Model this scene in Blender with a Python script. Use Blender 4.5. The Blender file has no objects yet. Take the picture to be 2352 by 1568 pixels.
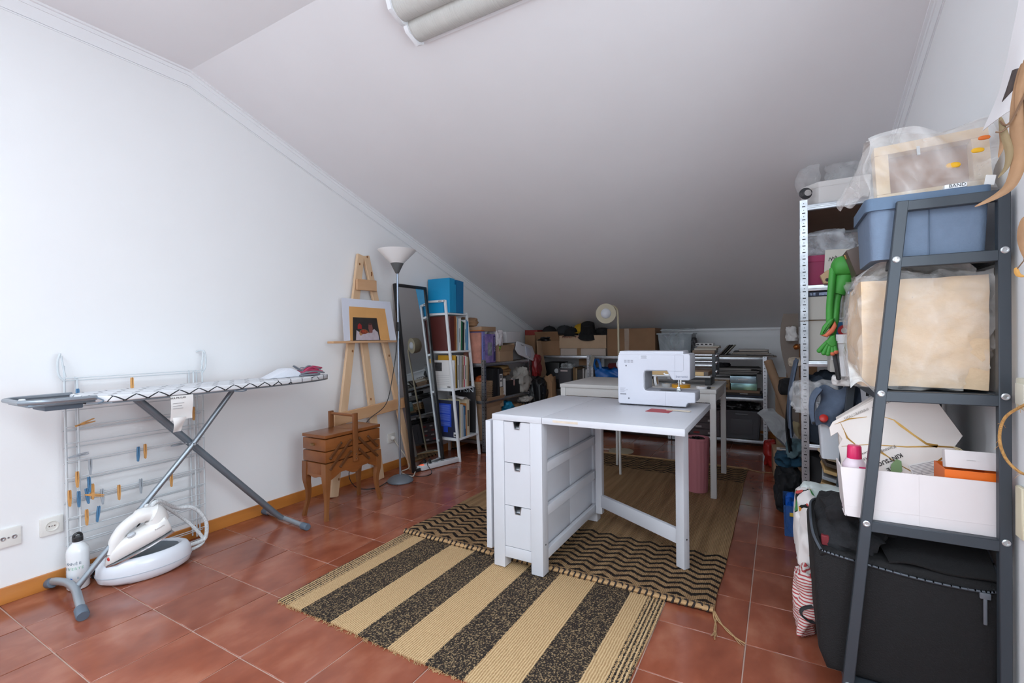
import bpy, bmesh, math, random
from mathutils import Vector, Matrix, noise, Euler

# ------------------------------------------------------------------ camera, world, light
scene = bpy.context.scene
COL = scene.collection
R = math.radians
CAM_H = 1.10
YAW, PITCH, ROLL, FPX = -0.5180, -0.0068, -0.0118, 1074.9
cd = bpy.data.cameras.new('camera')
cam = bpy.data.objects.new('camera', cd); COL.objects.link(cam)
fw = Vector((math.sin(YAW)*math.cos(PITCH), math.cos(YAW)*math.cos(PITCH), math.sin(PITCH)))
r0 = Vector((math.cos(YAW), -math.sin(YAW), 0)); u0 = r0.cross(fw)
rt = r0*math.cos(ROLL)+u0*math.sin(ROLL); up = -r0*math.sin(ROLL)+u0*math.cos(ROLL)
mw = Matrix((rt, up, -fw)).transposed().to_4x4(); mw.translation = (0, 0, CAM_H)
cam.matrix_world = mw
cd.sensor_fit = 'HORIZONTAL'; cd.sensor_width = 36.0; cd.lens = FPX/2352*36.0
cd.clip_start = 0.02; cd.clip_end = 200
scene.camera = cam
scene.cycles.max_bounces = 12; scene.cycles.diffuse_bounces = 7

vs = scene.view_settings
vs.view_transform = 'Standard'; vs.look = 'None'; vs.gamma = 1.0; vs.use_curve_mapping = False
vs.exposure = 0.15

world = bpy.data.worlds.new('sky'); scene.world = world; world.use_nodes = True
wn = world.node_tree.nodes; wl = world.node_tree.links
bg = wn['Background']; bg.inputs[0].default_value = (0.80, 0.90, 1.0, 1); bg.inputs[1].default_value = 1.6

def area(name, loc, rot, sx, sy, power, col):
    l = bpy.data.lights.new(name, 'AREA'); l.shape = 'RECTANGLE'; l.size = sx; l.size_y = sy
    l.energy = power; l.color = col
    o = bpy.data.objects.new(name, l); COL.objects.link(o); o.location = loc; o.rotation_euler = rot
    return o
# daylight by rear and right windows; left and roof ones are added fill
DAY = (0.80, 0.915, 1.0)
area('daylight_rear_window', (-1.75, -1.66, 1.45), (R(90), 0, R(180)), 1.8, 1.4, 28, DAY)
area('daylight_right_window', (0.58, 0.67, 1.30), (R(90), 0, R(90)), 1.05, 1.4, 27, DAY)
area('added_fill_left', (-2.93, -0.60, 1.45), (R(90), 0, R(-90)), 1.1, 1.2, 24, DAY)  # made-up window out of view, brightens the right wall and racks
area('added_fill_roof', (-0.75, -0.80, 2.69), (0, 0, 0), 1.7, 1.0, 60, DAY)  # made-up skylight out of view, lifts floor, tabletops and the far end

# ------------------------------------------------------------------ materials
def srgb(h):
    if isinstance(h, str):
        h = h.lstrip('#'); v = [int(h[i:i+2], 16)/255 for i in (0, 2, 4)]
    else: v = h
    return tuple((c/12.92 if c <= .04045 else ((c+.055)/1.055)**2.4) for c in v)
MATS = {}
def nmat(name):
    m = bpy.data.materials.new(name); m.use_nodes = True
    nt = m.node_tree; b = nt.nodes['Principled BSDF']
    return m, nt, b
def setp(b, **k):
    for kk, v in k.items(): b.inputs[kk].default_value = v
def M(col, rough=.55, metal=0.0, var=0.0, vscale=8.0, bump=0.0, bscale=60.0, stretch=None, spec=.5, coat=0.0, alpha=None, trans=0.0, col2=None, emit=None, rnd=0.0):
    key = (col, rough, metal, var, vscale, bump, bscale, stretch, spec, coat, alpha, trans, col2, emit, rnd)
    if key in MATS: return MATS[key]
    m, nt, b = nmat('mat_%s_%d' % (str(col).strip('#'), len(MATS)))
    c = srgb(col)
    setp(b, **{'Base Color': (*c, 1), 'Roughness': rough, 'Metallic': metal, 'Specular IOR Level': spec, 'Coat Weight': coat, 'Coat Roughness': .12, 'Transmission Weight': trans})
    N, L = nt.nodes, nt.links
    tc = N.new('ShaderNodeTexCoord'); mp = N.new('ShaderNodeMapping'); L.new(tc.outputs['Object'], mp.inputs[0])
    if stretch: mp.inputs['Scale'].default_value = stretch
    if var > 0 or col2 or rnd > 0:
        n = N.new('ShaderNodeTexNoise'); n.inputs['Scale'].default_value = vscale; n.inputs['Detail'].default_value = 5
        L.new(mp.outputs[0], n.inputs['Vector'])
        mx = N.new('ShaderNodeMix'); mx.data_type = 'RGBA'
        rp = N.new('ShaderNodeValToRGB'); rp.color_ramp.elements[0].position = .3; rp.color_ramp.elements[1].position = .7
        L.new(n.outputs['Fac'], rp.inputs[0]); L.new(rp.outputs[0], mx.inputs[0])
        if col2: ca, cb = c, srgb(col2)
        else: ca, cb = tuple(x*(1-var) for x in c), tuple(min(1, x*(1+var)) for x in c)
        mx.inputs[6].default_value = (*ca, 1); mx.inputs[7].default_value = (*cb, 1)
        out = mx.outputs[2]
        if rnd > 0:
            oi = N.new('ShaderNodeObjectInfo'); hs = N.new('ShaderNodeHueSaturation')
            ma = N.new('ShaderNodeMath'); ma.operation = 'MULTIPLY_ADD'; ma.inputs[1].default_value = 2*rnd; ma.inputs[2].default_value = 1-rnd
            L.new(oi.outputs['Random'], ma.inputs[0]); L.new(ma.outputs[0], hs.inputs['Value']); L.new(out, hs.inputs['Color']); out = hs.outputs[0]
        L.new(out, b.inputs['Base Color'])
    if bump > 0:
        n2 = N.new('ShaderNodeTexNoise'); n2.inputs['Scale'].default_value = bscale; n2.inputs['Detail'].default_value = 4
        L.new(mp.outputs[0], n2.inputs['Vector'])
        bp = N.new('ShaderNodeBump'); bp.inputs['Strength'].default_value = bump; bp.inputs['Distance'].default_value = .01
        L.new(n2.outputs['Fac'], bp.inputs['Height']); L.new(bp.outputs[0], b.inputs['Normal'])
    if emit: b.inputs['Emission Color'].default_value = (*srgb(emit[0]), 1); b.inputs['Emission Strength'].default_value = emit[1]
    if alpha is not None:
        b.inputs['Alpha'].default_value = alpha
    MATS[key] = m
    return m
def film(col, dens, rough=.25, scale=6.0):
    """clear or milky plastic film: partly see-through, with glossy creases"""
    key = ('film', col, dens, rough, scale)
    if key in MATS: return MATS[key]
    m, nt, b = nmat('film_%d' % len(MATS)); N, L = nt.nodes, nt.links
    setp(b, **{'Base Color': (*srgb(col), 1), 'Roughness': rough, 'Specular IOR Level': .6})
    tc = N.new('ShaderNodeTexCoord'); n = N.new('ShaderNodeTexNoise'); n.inputs['Scale'].default_value = scale; n.inputs['Detail'].default_value = 6; n.inputs['Distortion'].default_value = 1.2
    L.new(tc.outputs['Object'], n.inputs['Vector'])
    mr = N.new('ShaderNodeMapRange'); mr.inputs[1].default_value = .3; mr.inputs[2].default_value = .75; mr.inputs[3].default_value = dens*.5; mr.inputs[4].default_value = min(1, dens*1.7)
    L.new(n.outputs['Fac'], mr.inputs[0]); L.new(mr.outputs[0], b.inputs['Alpha'])
    bp = N.new('ShaderNodeBump'); bp.inputs['Strength'].default_value = .35; bp.inputs['Distance'].default_value = .02
    L.new(n.outputs['Fac'], bp.inputs['Height']); L.new(bp.outputs[0], b.inputs['Normal'])
    MATS[key] = m
    return m
def wood(col, col2, scale=14.0, axis='y', rough=.45, coat=.0):
    st = {'x': (.12, 1, 1), 'y': (1, .12, 1), 'z': (1, 1, .12)}[axis]
    return M(col, rough, 0, .01, scale, .06, 40, st, .5, coat, None, 0.0, col2)

WHITE_WALL = M('#eeeff0', .85, 0, .008, 3, .03, 180)
CEIL = M('#ecebed', .9, 0, .012, 3, .03, 180)
TRIM_W = M('#eff0f2', .7)
BASEB = wood('#b06a2a', '#cc8640', 10, 'y', .35, .2)
GROUT = M('#b3978a', .85, 0, .08, 20)
WHITE = M('#e6e6e9', .38, 0, .01, 5)
WHITE_P = M('#e8e9ec', .3)
STEEL = M('#b9bdc2', .33, 1.0, .16, 22, .02, 90)
STEEL_D = M('#8d9196', .4, 1.0, .2, 25)
CHROME = M('#d5d8dc', .12, 1.0)
DARKM = M('#3d434a', .45, .2)
BLACK = M('#17171a', .55)
BLACK_CLOTH = M('#1c1c1f', .95, 0, .25, 40, .3, 120)
CARD = M('#a5866a', .85, 0, .07, 9, .05, 60)
CARD_L = M('#b79c80', .85, 0, .06, 9, .05, 60)
CARD_D = M('#8d6b4e', .85, 0, .08, 9, .05, 60)
KRAFT = M('#9a7757', .8, 0, .1, 12, .2, 25)
PAPER = M('#e6e4e2', .8, 0, .02, 6)
PAPER_G = M('#b9b7b6', .8, 0, .05, 9)
PAGES = M('#d8d0c0', .9, 0, .08, 60, 0, 60, (1, 1, 1))

# ------------------------------------------------------------------ mesh builder
WL = {}
class B:
    def __init__(s): s.bm = bmesh.new()
    def _tag(s, vs, Mx):
        if Mx is not None: bmesh.ops.transform(s.bm, matrix=Mx, verts=vs)
        return s
    def box(s, x0, x1, y0, y1, z0, z1, bev=0.0, seg=2, M=None):
        g = bmesh.ops.create_cube(s.bm, size=1.0); v = g['verts']
        bmesh.ops.transform(s.bm, matrix=Matrix.Translation(((x0+x1)/2, (y0+y1)/2, (z0+z1)/2)) @ Matrix.Diagonal((abs(x1-x0), abs(y1-y0), abs(z1-z0), 1)), verts=v)
        if bev > 0:
            bev = min(bev, .49*min(abs(x1-x0), abs(y1-y0), abs(z1-z0)))
            e = list({e for q in v for e in q.link_edges})
            r = bmesh.ops.bevel(s.bm, geom=e, offset=bev, segments=seg, affect='EDGES', profile=.6)
            v = list({q for f in r['faces'] for q in f.verts} | {q for q in v if q.is_valid})
        return s._tag(v, M)
    def prism(s, poly, d0, d1, axis='y', bev=0.0, seg=2, M=None):
        """poly: 2-D outline; axis: extrusion axis. 'y': (x,z)  'x': (y,z)  'z': (x,y)"""
        def P(p, d):
            return {'y': (p[0], d, p[1]), 'x': (d, p[0], p[1]), 'z': (p[0], p[1], d)}[axis]
        a = [s.bm.verts.new(P(p, d0)) for p in poly]; b = [s.bm.verts.new(P(p, d1)) for p in poly]
        n = len(poly); fs = []
        fs.append(s.bm.faces.new(a)); fs.append(s.bm.faces.new(b[::-1]))
        for i in range(n): fs.append(s.bm.faces.new((a[i], b[i], b[(i+1) % n], a[(i+1) % n])))
        bmesh.ops.recalc_face_normals(s.bm, faces=fs)
        v = a+b
        if bev > 0:
            e = list(set(fs[0].edges) | set(fs[1].edges))
            r = bmesh.ops.bevel(s.bm, geom=e, offset=bev, segments=seg, affect='EDGES', profile=.6)
            v = list({q for f in r['faces'] for q in f.verts} | {q for q in v if q.is_valid})
        return s._tag(v, M)
    def tube(s, pts, r, seg=8, closed=False, r2=None, flat=None, cap=True):
        pts = [Vector(p) for p in pts]; n = len(pts); rings = []
        nrm = None
        for i, p in enumerate(pts):
            if closed: t = pts[(i+1) % n]-pts[i-1]
            else: t = pts[min(i+1, n-1)]-pts[max(i-1, 0)]
            if t.length < 1e-9: t = Vector((0, 0, 1))
            t.normalize()
            if nrm is None:
                nrm = t.cross(Vector((0, 0, 1)))
                if nrm.length < 1e-3: nrm = t.cross(Vector((1, 0, 0)))
            nrm = nrm - t*nrm.dot(t)
            if nrm.length < 1e-6: nrm = t.orthogonal()
            nrm.normalize(); bn = t.cross(nrm)
            rr = r[i] if isinstance(r, (list, tuple)) else (r if r2 is None else r+(r2-r)*i/(n-1))
            f = flat or 1.0
            rings.append([s.bm.verts.new(p + nrm*math.cos(2*math.pi*k/seg)*rr + bn*math.sin(2*math.pi*k/seg)*rr*f) for k in range(seg)])
        m = n if closed else n-1
        for i in range(m):
            a, b = rings[i], rings[(i+1) % n]
            for k in range(seg): s.bm.faces.new((a[k], a[(k+1) % seg], b[(k+1) % seg], b[k]))
        if not closed and cap:
            s.bm.faces.new(rings[0][::-1]); s.bm.faces.new(rings[-1])
        return s
    def cyl(s, p0, p1, r, seg=16, r2=None): return s.tube([p0, p1], r, seg, r2=r2)
    def lathe(s, prof, c=(0, 0, 0), seg=24, M=None, rib=None):
        c = Vector(c); rings = []; allv = []
        for (r, z) in prof:
            if r < 1e-6:
                v = s.bm.verts.new(c+Vector((0, 0, z))); rings.append([v]); allv.append(v); continue
            rg = []
            for k in range(seg):
                a = 2*math.pi*k/seg; q = r*(1+(rib if rib and k % 2 else 0))
                v = s.bm.verts.new(c+Vector((q*math.cos(a), q*math.sin(a), z))); rg.append(v)
            rings.append(rg); allv += rg
        for a, b in zip(rings, rings[1:]):
            if len(a) == 1 and len(b) == 1: continue
            for k in range(seg):
                k2 = (k+1) % seg
                if len(a) == 1: s.bm.faces.new((a[0], b[k], b[k2]))
                elif len(b) == 1: s.bm.faces.new((a[k], b[0], a[k2])) 
                else: s.bm.faces.new((a[k], b[k], b[k2], a[k2]))
        if len(rings[0]) > 1: s.bm.faces.new(rings[0])
        if len(rings[-1]) > 1 and (prof[-1] != prof[0]): s.bm.faces.new(rings[-1][::-1])
        bmesh.ops.recalc_face_normals(s.bm, faces=list({f for v in allv for f in v.link_faces}))
        return s._tag(allv, M)
    def blob(s, c, size, amp=.1, freq=3.0, seed=0, cuts=9, sq=.5, ridge=False, flatbase=True, M=None):
        """soft lump: cube blended towards an ellipsoid, crumpled by noise"""
        tb = bmesh.new(); bmesh.ops.create_cube(tb, size=2.0)
        bmesh.ops.subdivide_edges(tb, edges=list(tb.edges), cuts=cuts, use_grid_fill=True)
        v = list(tb.verts)
        off = Vector((seed*7.31, seed*3.17, seed*1.93)); c = Vector(c); h = Vector(size)/2
        for q in v:
            p = q.co.copy(); sp = p.normalized(); p = p*sq*.92 + sp*(1-sq)
            w = Vector((p.x*h.x, p.y*h.y, p.z*h.z))
            nz = noise.fractal(w*freq*4+off, 1.0, 2.0, 3)
            if ridge: nz = .5-abs(nz)*2.0
            k = 1+amp*nz
            w = w*k
            if flatbase and w.z < -h.z*.9: w.z = -h.z*.9
            q.co = c+w
        if M is not None: bmesh.ops.transform(tb, matrix=M, verts=v)
        tm = bpy.data.meshes.new('tmp'); tb.to_mesh(tm); tb.free(); s.bm.from_mesh(tm); bpy.data.meshes.remove(tm)
        return s
    def sheet(s, fn, nu, nv, th=.002):
        """thin curved sheet with real thickness; fn(u,v)->xyz for u,v in 0..1"""
        g = [[Vector(fn(i/nu, j/nv)) for j in range(nv+1)] for i in range(nu+1)]
        top, bot = [], []
        for i in range(nu+1):
            rt_, rb_ = [], []
            for j in range(nv+1):
                du = g[min(i+1, nu)][j]-g[max(i-1, 0)][j]; dv = g[i][min(j+1, nv)]-g[i][max(j-1, 0)]
                n = du.cross(dv); n = n.normalized() if n.length > 1e-12 else Vector((0, 0, 1))
                rt_.append(s.bm.verts.new(g[i][j]+n*th/2)); rb_.append(s.bm.verts.new(g[i][j]-n*th/2))
            top.append(rt_); bot.append(rb_)
        F = s.bm.faces.new
        for i in range(nu):
            for j in range(nv):
                F((top[i][j], top[i+1][j], top[i+1][j+1], top[i][j+1])); F((bot[i][j], bot[i][j+1], bot[i+1][j+1], bot[i+1][j]))
        for i in range(nu):
            F((top[i][0], bot[i][0], bot[i+1][0], top[i+1][0])); F((top[i][nv], top[i+1][nv], bot[i+1][nv], bot[i][nv]))
        for j in range(nv):
            F((top[0][j], top[0][j+1], bot[0][j+1], bot[0][j])); F((top[nu][j], bot[nu][j], bot[nu][j+1], top[nu][j+1]))
        return s
    def tray(s, x0, x1, y0, y1, z0, z1, t=.004, taper=0.0, bev=0.0, M=None):
        """open-topped box with walls; taper: base inset"""
        def rect(i, z, tp): return [Vector((x0+i+tp, y0+i+tp, z)), Vector((x1-i-tp, y0+i+tp, z)), Vector((x1-i-tp, y1-i-tp, z)), Vector((x0+i+tp, y1-i-tp, z))]
        rings = [rect(0, z0, taper), rect(0, z1, 0), rect(t, z1, 0), rect(t, z0+t, taper)]
        vv = [[s.bm.verts.new(p) for p in rg] for rg in rings]; F = s.bm.faces.new
        fs = [F(vv[0][::-1]), F(vv[3])]
        for a, b in zip(vv, vv[1:]):
            for k in range(4): fs.append(F((a[k], a[(k+1) % 4], b[(k+1) % 4], b[k])))
        v = [q for rg in vv for q in rg]
        if bev > 0:
            e = [e for k in range(4) for e in vv[0][k].link_edges if e.other_vert(vv[0][k]) is vv[1][k]]
            r = bmesh.ops.bevel(s.bm, geom=e, offset=bev, segments=3, affect='EDGES', profile=.5)
            v = list({q for f in r['faces'] for q in f.verts} | {q for q in v if q.is_valid})
        return s._tag(v, M)
    def xf(s, Mx):
        bmesh.ops.transform(s.bm, matrix=Mx, verts=list(s.bm.verts)); return s
    def done(s, name, mat, parent=None, label=None, cat=None, group=None, kind=None, ang=40):
        me = bpy.data.meshes.new(name)
        vs_ = [v.co for v in s.bm.verts]
        if parent is None:
            lo = [min(v[i] for v in vs_) for i in range(3)]; hi = [max(v[i] for v in vs_) for i in range(3)]
            org = Vector(((lo[0]+hi[0])/2, (lo[1]+hi[1])/2, lo[2]))
        else: org = WL[parent.name]
        bmesh.ops.translate(s.bm, vec=-org, verts=list(s.bm.verts))
        s.bm.to_mesh(me); s.bm.free()
        for p in me.polygons: p.use_smooth = True
        me.set_sharp_from_angle(angle=R(ang))
        me.materials.append(mat)
        o = bpy.data.objects.new(name, me); COL.objects.link(o)
        if parent is None: o.location = org
        else: o.parent = parent
        WL[o.name] = org
        tag(o, label, cat, group, kind)
        return o
def tag(o, label=None, cat=None, group=None, kind=None):
    if label: o['label'] = label
    if cat: o['category'] = cat
    if group: o['group'] = group
    if kind: o['kind'] = kind
def T(name, label, cat, loc=(0, 0, 0), group=None):
    o = bpy.data.objects.new(name, None); COL.objects.link(o); o.location = loc; o.empty_display_size = .05
    WL[o.name] = Vector(loc); tag(o, label, cat, group)
    return o
def inst(src, name, parent, loc, rot=(0, 0, 0), org=None):
    """copy of a mesh piece placed at world loc (mesh is modelled about its own origin)"""
    o = src.copy(); o.name = name; COL.objects.link(o); o.parent = parent
    base = WL[parent.name] if parent is not None else Vector((0, 0, 0))
    o.location = Vector(loc)-base; o.rotation_euler = rot; WL[o.name] = base
    return o
def TR(x=0, y=0, z=0): return Matrix.Translation((x, y, z))
def RX(a): return Matrix.Rotation(R(a), 4, 'X')
def RY(a): return Matrix.Rotation(R(a), 4, 'Y')
def RZ(a): return Matrix.Rotation(R(a), 4, 'Z')
def about(c, Mx): return Matrix.Translation(c) @ Mx @ Matrix.Translation(-Vector(c))
def text(name, s, size, Mx, mat, parent, ext=.0003, align='CENTER', bold=0.0, squeeze=1.0):
    cu = bpy.data.curves.new(name, 'FONT'); cu.body = s; cu.size = size; cu.extrude = ext; cu.align_x = align; cu.align_y = 'CENTER'; cu.offset = bold; cu.resolution_u = 2
    o = bpy.data.objects.new(name, cu); COL.objects.link(o)
    dg = bpy.context.evaluated_depsgraph_get(); dg.update()
    me = bpy.data.meshes.new_from_object(o.evaluated_get(dg)); bpy.data.objects.remove(o)
    me.transform(TR(*(-WL[parent.name])) @ Mx @ Matrix.Diagonal((squeeze, 1, 1, 1))); me.materials.clear(); me.materials.append(mat)
    o = bpy.data.objects.new(name, me); COL.objects.link(o); o.parent = parent; WL[o.name] = WL[parent.name]
    return o
def frame(o, x, y):
    """matrix with the given origin, x axis and y axis (for lettering on a face)"""
    x = Vector(x).normalized(); y = Vector(y); y = (y-x*y.dot(x)).normalized(); z = x.cross(y)
    m = Matrix((x, y, z)).transposed().to_4x4(); m.translation = o; return m
def arc(c, r, a0, a1, n, u=(1, 0, 0), v=(0, 0, 1)):
    c, u, v = Vector(c), Vector(u), Vector(v)
    return [c+u*r*math.cos(R(a0+(a1-a0)*i/n))+v*r*math.sin(R(a0+(a1-a0)*i/n)) for i in range(n+1)]
def smooth(pts, n=6):
    """Catmull-Rom through points"""
    P = [Vector(p) for p in pts]; out = []
    for i in range(len(P)-1):
        a, b, c, d = P[max(i-1, 0)], P[i], P[i+1], P[min(i+2, len(P)-1)]
        for k in range(n):
            t = k/n
            out.append(.5*((2*b)+(c-a)*t+(2*a-5*b+4*c-d)*t*t+(3*b-a-3*c+d)*t**3))
    out.append(P[-1]); return out

# ------------------------------------------------------------------ the room
XL, XR, YB, YF = -2.865, 0.515, 5.72, -1.60
SL, Y0, ZC = 0.3355, 1.40, 2.62
def zc(y): return ZC if y < Y0 else ZC-SL*(y-Y0)
TS, TX, TY = 0.3057, -2.8613, 0.6278
fl = B().box(XL-.1, XR+.1, YF-.1, YB+.1, -.06, -.0025).done('floor', GROUT, kind='structure')
def tile_mat():
    m, nt, b = nmat('terracotta_tile'); N, L = nt.nodes, nt.links
    tc = N.new('ShaderNodeTexCoord'); oi = N.new('ShaderNodeObjectInfo')
    ad = N.new('ShaderNodeVectorMath'); ad.operation = 'ADD'
    sc = N.new('ShaderNodeVectorMath'); sc.operation = 'SCALE'; sc.inputs[3].default_value = 1.0
    cmb = N.new('ShaderNodeCombineXYZ')
    m9 = N.new('ShaderNodeMath'); m9.operation = 'MULTIPLY'; m9.inputs[1].default_value = 37.0
    L.new(oi.outputs['Random'], m9.inputs[0])
    for k in range(3): L.new(m9.outputs[0], cmb.inputs[k])
    L.new(tc.outputs['Object'], ad.inputs[0]); L.new(cmb.outputs[0], ad.inputs[1])
    mp = N.new('ShaderNodeMapping'); mp.inputs['Scale'].default_value = (1.3, .8, 1); L.new(ad.outputs[0], mp.inputs[0])
    n1 = N.new('ShaderNodeTexNoise'); n1.inputs['Scale'].default_value = 6; n1.inputs['Detail'].default_value = 5; n1.inputs['Roughness'].default_value = .5
    L.new(mp.outputs[0], n1.inputs['Vector'])
    rp = N.new('ShaderNodeValToRGB'); e = rp.color_ramp.elements
    e[0].position = .15; e[0].color = (*srgb('#733a29'), 1); e[1].position = .88; e[1].color = (*srgb('#b4785f'), 1)
    x = e.new(.52); x.color = (*srgb('#91503a'), 1)
    L.new(n1.outputs['Fac'], rp.inputs[0])
    hs = N.new('ShaderNodeHueSaturation'); ma = N.new('ShaderNodeMath'); ma.operation = 'MULTIPLY_ADD'; ma.inputs[1].default_value = .16; ma.inputs[2].default_value = .92
    L.new(oi.outputs['Random'], ma.inputs[0]); L.new(ma.outputs[0], hs.inputs['Value']); L.new(rp.outputs[0], hs.inputs['Color'])
    L.new(hs.outputs[0], b.inputs['Base Color'])
    n2 = N.new('ShaderNodeTexNoise'); n2.inputs['Scale'].default_value = 5; n2.inputs['Detail'].default_value = 3; L.new(ad.outputs[0], n2.inputs['Vector'])
    mr = N.new('ShaderNodeMapRange'); mr.inputs[3].default_value = .14; mr.inputs[4].default_value = .27; L.new(n2.outputs['Fac'], mr.inputs[0]); L.new(mr.outputs[0], b.inputs['Roughness'])
    bp = N.new('ShaderNodeBump'); bp.inputs['Strength'].default_value = .05; bp.inputs['Distance'].default_value = .01
    L.new(n1.outputs['Fac'], bp.inputs['Height']); L.new(bp.outputs[0], b.inputs['Normal'])
    setp(b, **{'Specular IOR Level': .5, 'Coat Weight': .22, 'Coat Roughness': .1})
    return m
TILE = tile_mat()
h = TS/2-.002
t0 = B().box(-h, h, -h, h, -.012, 0, .0015, 1).done('tile', TILE, fl)
t0.data.transform(TR(*WL['floor']))
first = True
for i in range(11):
    for j in range(-7, 17):
        c = (TX+(i+.5)*TS, TY+(j+.5)*TS, 0)
        if first: t0.location = Vector(c)-WL['floor']; first = False
        else: inst(t0, 'tile', fl, c)

def wallpoly(): return [(YF, -.05), (YB, -.05), (YB, zc(YB)), (Y0, ZC), (YF, ZC)]
WB = B()
lwy0, lwy1, lwz0, lwz1 = -1.2, 0.0, .8, 2.1  # opening for the added left window
WB.prism([(lwy1, -.05), (YB, -.05), (YB, zc(YB)), (Y0, ZC), (lwy1, ZC)], XL-.1, XL, 'x')
WB.box(XL-.1, XL, YF, lwy0, -.05, ZC); WB.box(XL-.1, XL, lwy0, lwy1, -.05, lwz0); WB.box(XL-.1, XL, lwy0, lwy1, lwz1, ZC)
WB.done('wall_left', WHITE_WALL, kind='structure')
# right wall, with a window opening behind the camera
WB = B()
wy0, wy1, wz0, wz1 = .10, 1.24, .55, 2.05
WB.prism([(wy1, -.05), (YB, -.05), (YB, zc(YB)), (Y0, ZC), (wy1, ZC)], XR, XR+.1, 'x')
WB.box(XR, XR+.1, YF, wy0, -.05, ZC); WB.box(XR, XR+.1, wy0, wy1, -.05, wz0); WB.box(XR, XR+.1, wy0, wy1, wz1, ZC)
WB.done('wall_right', WHITE_WALL, kind='structure')
B().box(XL-.1, XR+.1, YB, YB+.1, -.05, zc(YB)+.02).done('wall_back', WHITE_WALL, kind='structure')
WB = B(); fx0, fx1, fz0, fz1 = -2.7, -.8, .7, 2.2
WB.box(XL-.1, fx0, YF-.1, YF, -.05, ZC); WB.box(fx1, XR+.1, YF-.1, YF, -.05, ZC); WB.box(fx0, fx1, YF-.1, YF, -.05, fz0); WB.box(fx0, fx1, YF-.1, YF, fz1, ZC)
WB.done('wall_front', WHITE_WALL, kind='structure')
rx0, rx1, ry0, ry1 = -1.65, .15, -1.35, -.25  # ceiling opening for the added roof window
CE = B().box(XL-.1, XR+.1, YF-.1, ry0, ZC, ZC+.1).box(XL-.1, XR+.1, ry1, Y0, ZC, ZC+.1).box(XL-.1, rx0, ry0, ry1, ZC, ZC+.1).box(rx1, XR+.1, ry0, ry1, ZC, ZC+.1); CE.prism([(Y0, ZC), (YB+.1, zc(YB+.1)), (YB+.1, zc(YB+.1)+.1), (Y0, ZC+.1)], XL-.1, XR+.1, 'x')
CE.done('ceiling', CEIL, kind='structure')
PANE = film('#f4f8ff', .05, .02)
def window(n, x0, x1, y0, y1, z0, z1, along):
    w = B()
    f = .05
    if along == 'x':
        w.box(x0, x1, y0, y1, z0, z0+f, .004); w.box(x0, x1, y0, y1, z1-f, z1, .004); w.box(x0, x0+f, y0, y1, z0, z1, .004); w.box(x1-f, x1, y0, y1, z0, z1, .004); xm = (x0+x1)/2; w.box(xm-f, xm+f, y0, y1, z0, z1, .004)
    else:
        w.box(x0, x1, y0, y1, z0, z0+f, .004); w.box(x0, x1, y0, y1, z1-f, z1, .004); w.box(x0, x1, y0, y0+f, z0, z1, .004); w.box(x0, x1, y1-f, y1, z0, z1, .004); ym = (y0+y1)/2; w.box(x0, x1, ym-f, ym+f, z0, z1, .004)
    o = w.done('window_%d' % n, TRIM_W, kind='structure')
    for k in (0, 1):
        if along == 'x':
            a = x0+f+k*(x1-x0)/2; B().box(a-k*f+k*f, a+(x1-x0)/2-2*f, (y0+y1)/2-.003, (y0+y1)/2+.003, z0+f, z1-f).done('pane', PANE, o)
        else:
            a = y0+f+k*(y1-y0)/2; B().box((x0+x1)/2-.003, (x0+x1)/2+.003, a, a+(y1-y0)/2-2*f, z0+f, z1-f).done('pane', PANE, o)
window(1, fx0, fx1, YF-.05, YF-.005, fz0, fz1, 'x')
window(3, XL-.05, XL-.005, lwy0, lwy1, lwz0, lwz1, 'y')  # unseen left window, added to carry fill light
rw = B().box(rx0, rx1, ry0, ry0+.05, ZC+.01, ZC+.05).box(rx0, rx1, ry1-.05, ry1, ZC+.01, ZC+.05).box(rx0, rx0+.05, ry0+.05, ry1-.05, ZC+.01, ZC+.05).box(rx1-.05, rx1, ry0+.05, ry1-.05, ZC+.01, ZC+.05).done('window_4', TRIM_W, kind='structure')  # unseen roof window frame, added around the overhead fill light
B().box(rx0+.05, rx1-.05, ry0+.05, ry1-.05, ZC+.027, ZC+.033).done('pane', PANE, rw)
window(2, XR+.005, XR+.05, wy0, wy1, wz0, wz1, 'y')
B().box(XL, XL+.013, YF, YB, 0, .07, .003).done('baseboard_left', BASEB, kind='structure')
B().box(XL+.013, XR-.013, YB-.013, YB, 0, .07, .003).done('baseboard_back', BASEB, kind='structure')
B().box(XR-.013, XR, YF, YB, 0, .07, .003).done('baseboard_right', BASEB, kind='structure')
# crown moulding: wall board with a bead at the ceiling and a groove line below
def crown_side(name, x, sgn):
    b = B()
    def seg(y0, y1, top, bot, d):
        b.prism([(y0, zc(y0)-top), (y1, zc(y1)-top), (y1, zc(y1)-bot), (y0, zc(y0)-bot)], x, x+sgn*d, 'x')
    for (a, c) in ((YF, Y0), (Y0, YB)):
        seg(a, c, .0, .010, .022); seg(a, c, .010, .028, .011); seg(a, c, .028, .084, .006); seg(a, c, .087, .092, .0035)
    b.done(name, TRIM_W, kind='structure')
crown_side('trim_1', XL, 1); crown_side('trim_2', XR, -1)
zb = zc(YB)
B().box(XL, XR, YB-.04, YB, zb-.012, zb+.013).box(XL, XR, YB-.014, YB, zb-.03, zb-.012).box(XL, XR, YB-.006, YB, zb-.084, zb-.03).box(XL, XR, YB-.0035, YB, zb-.092, zb-.087).done('trim_3', TRIM_W, kind='structure')
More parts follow.
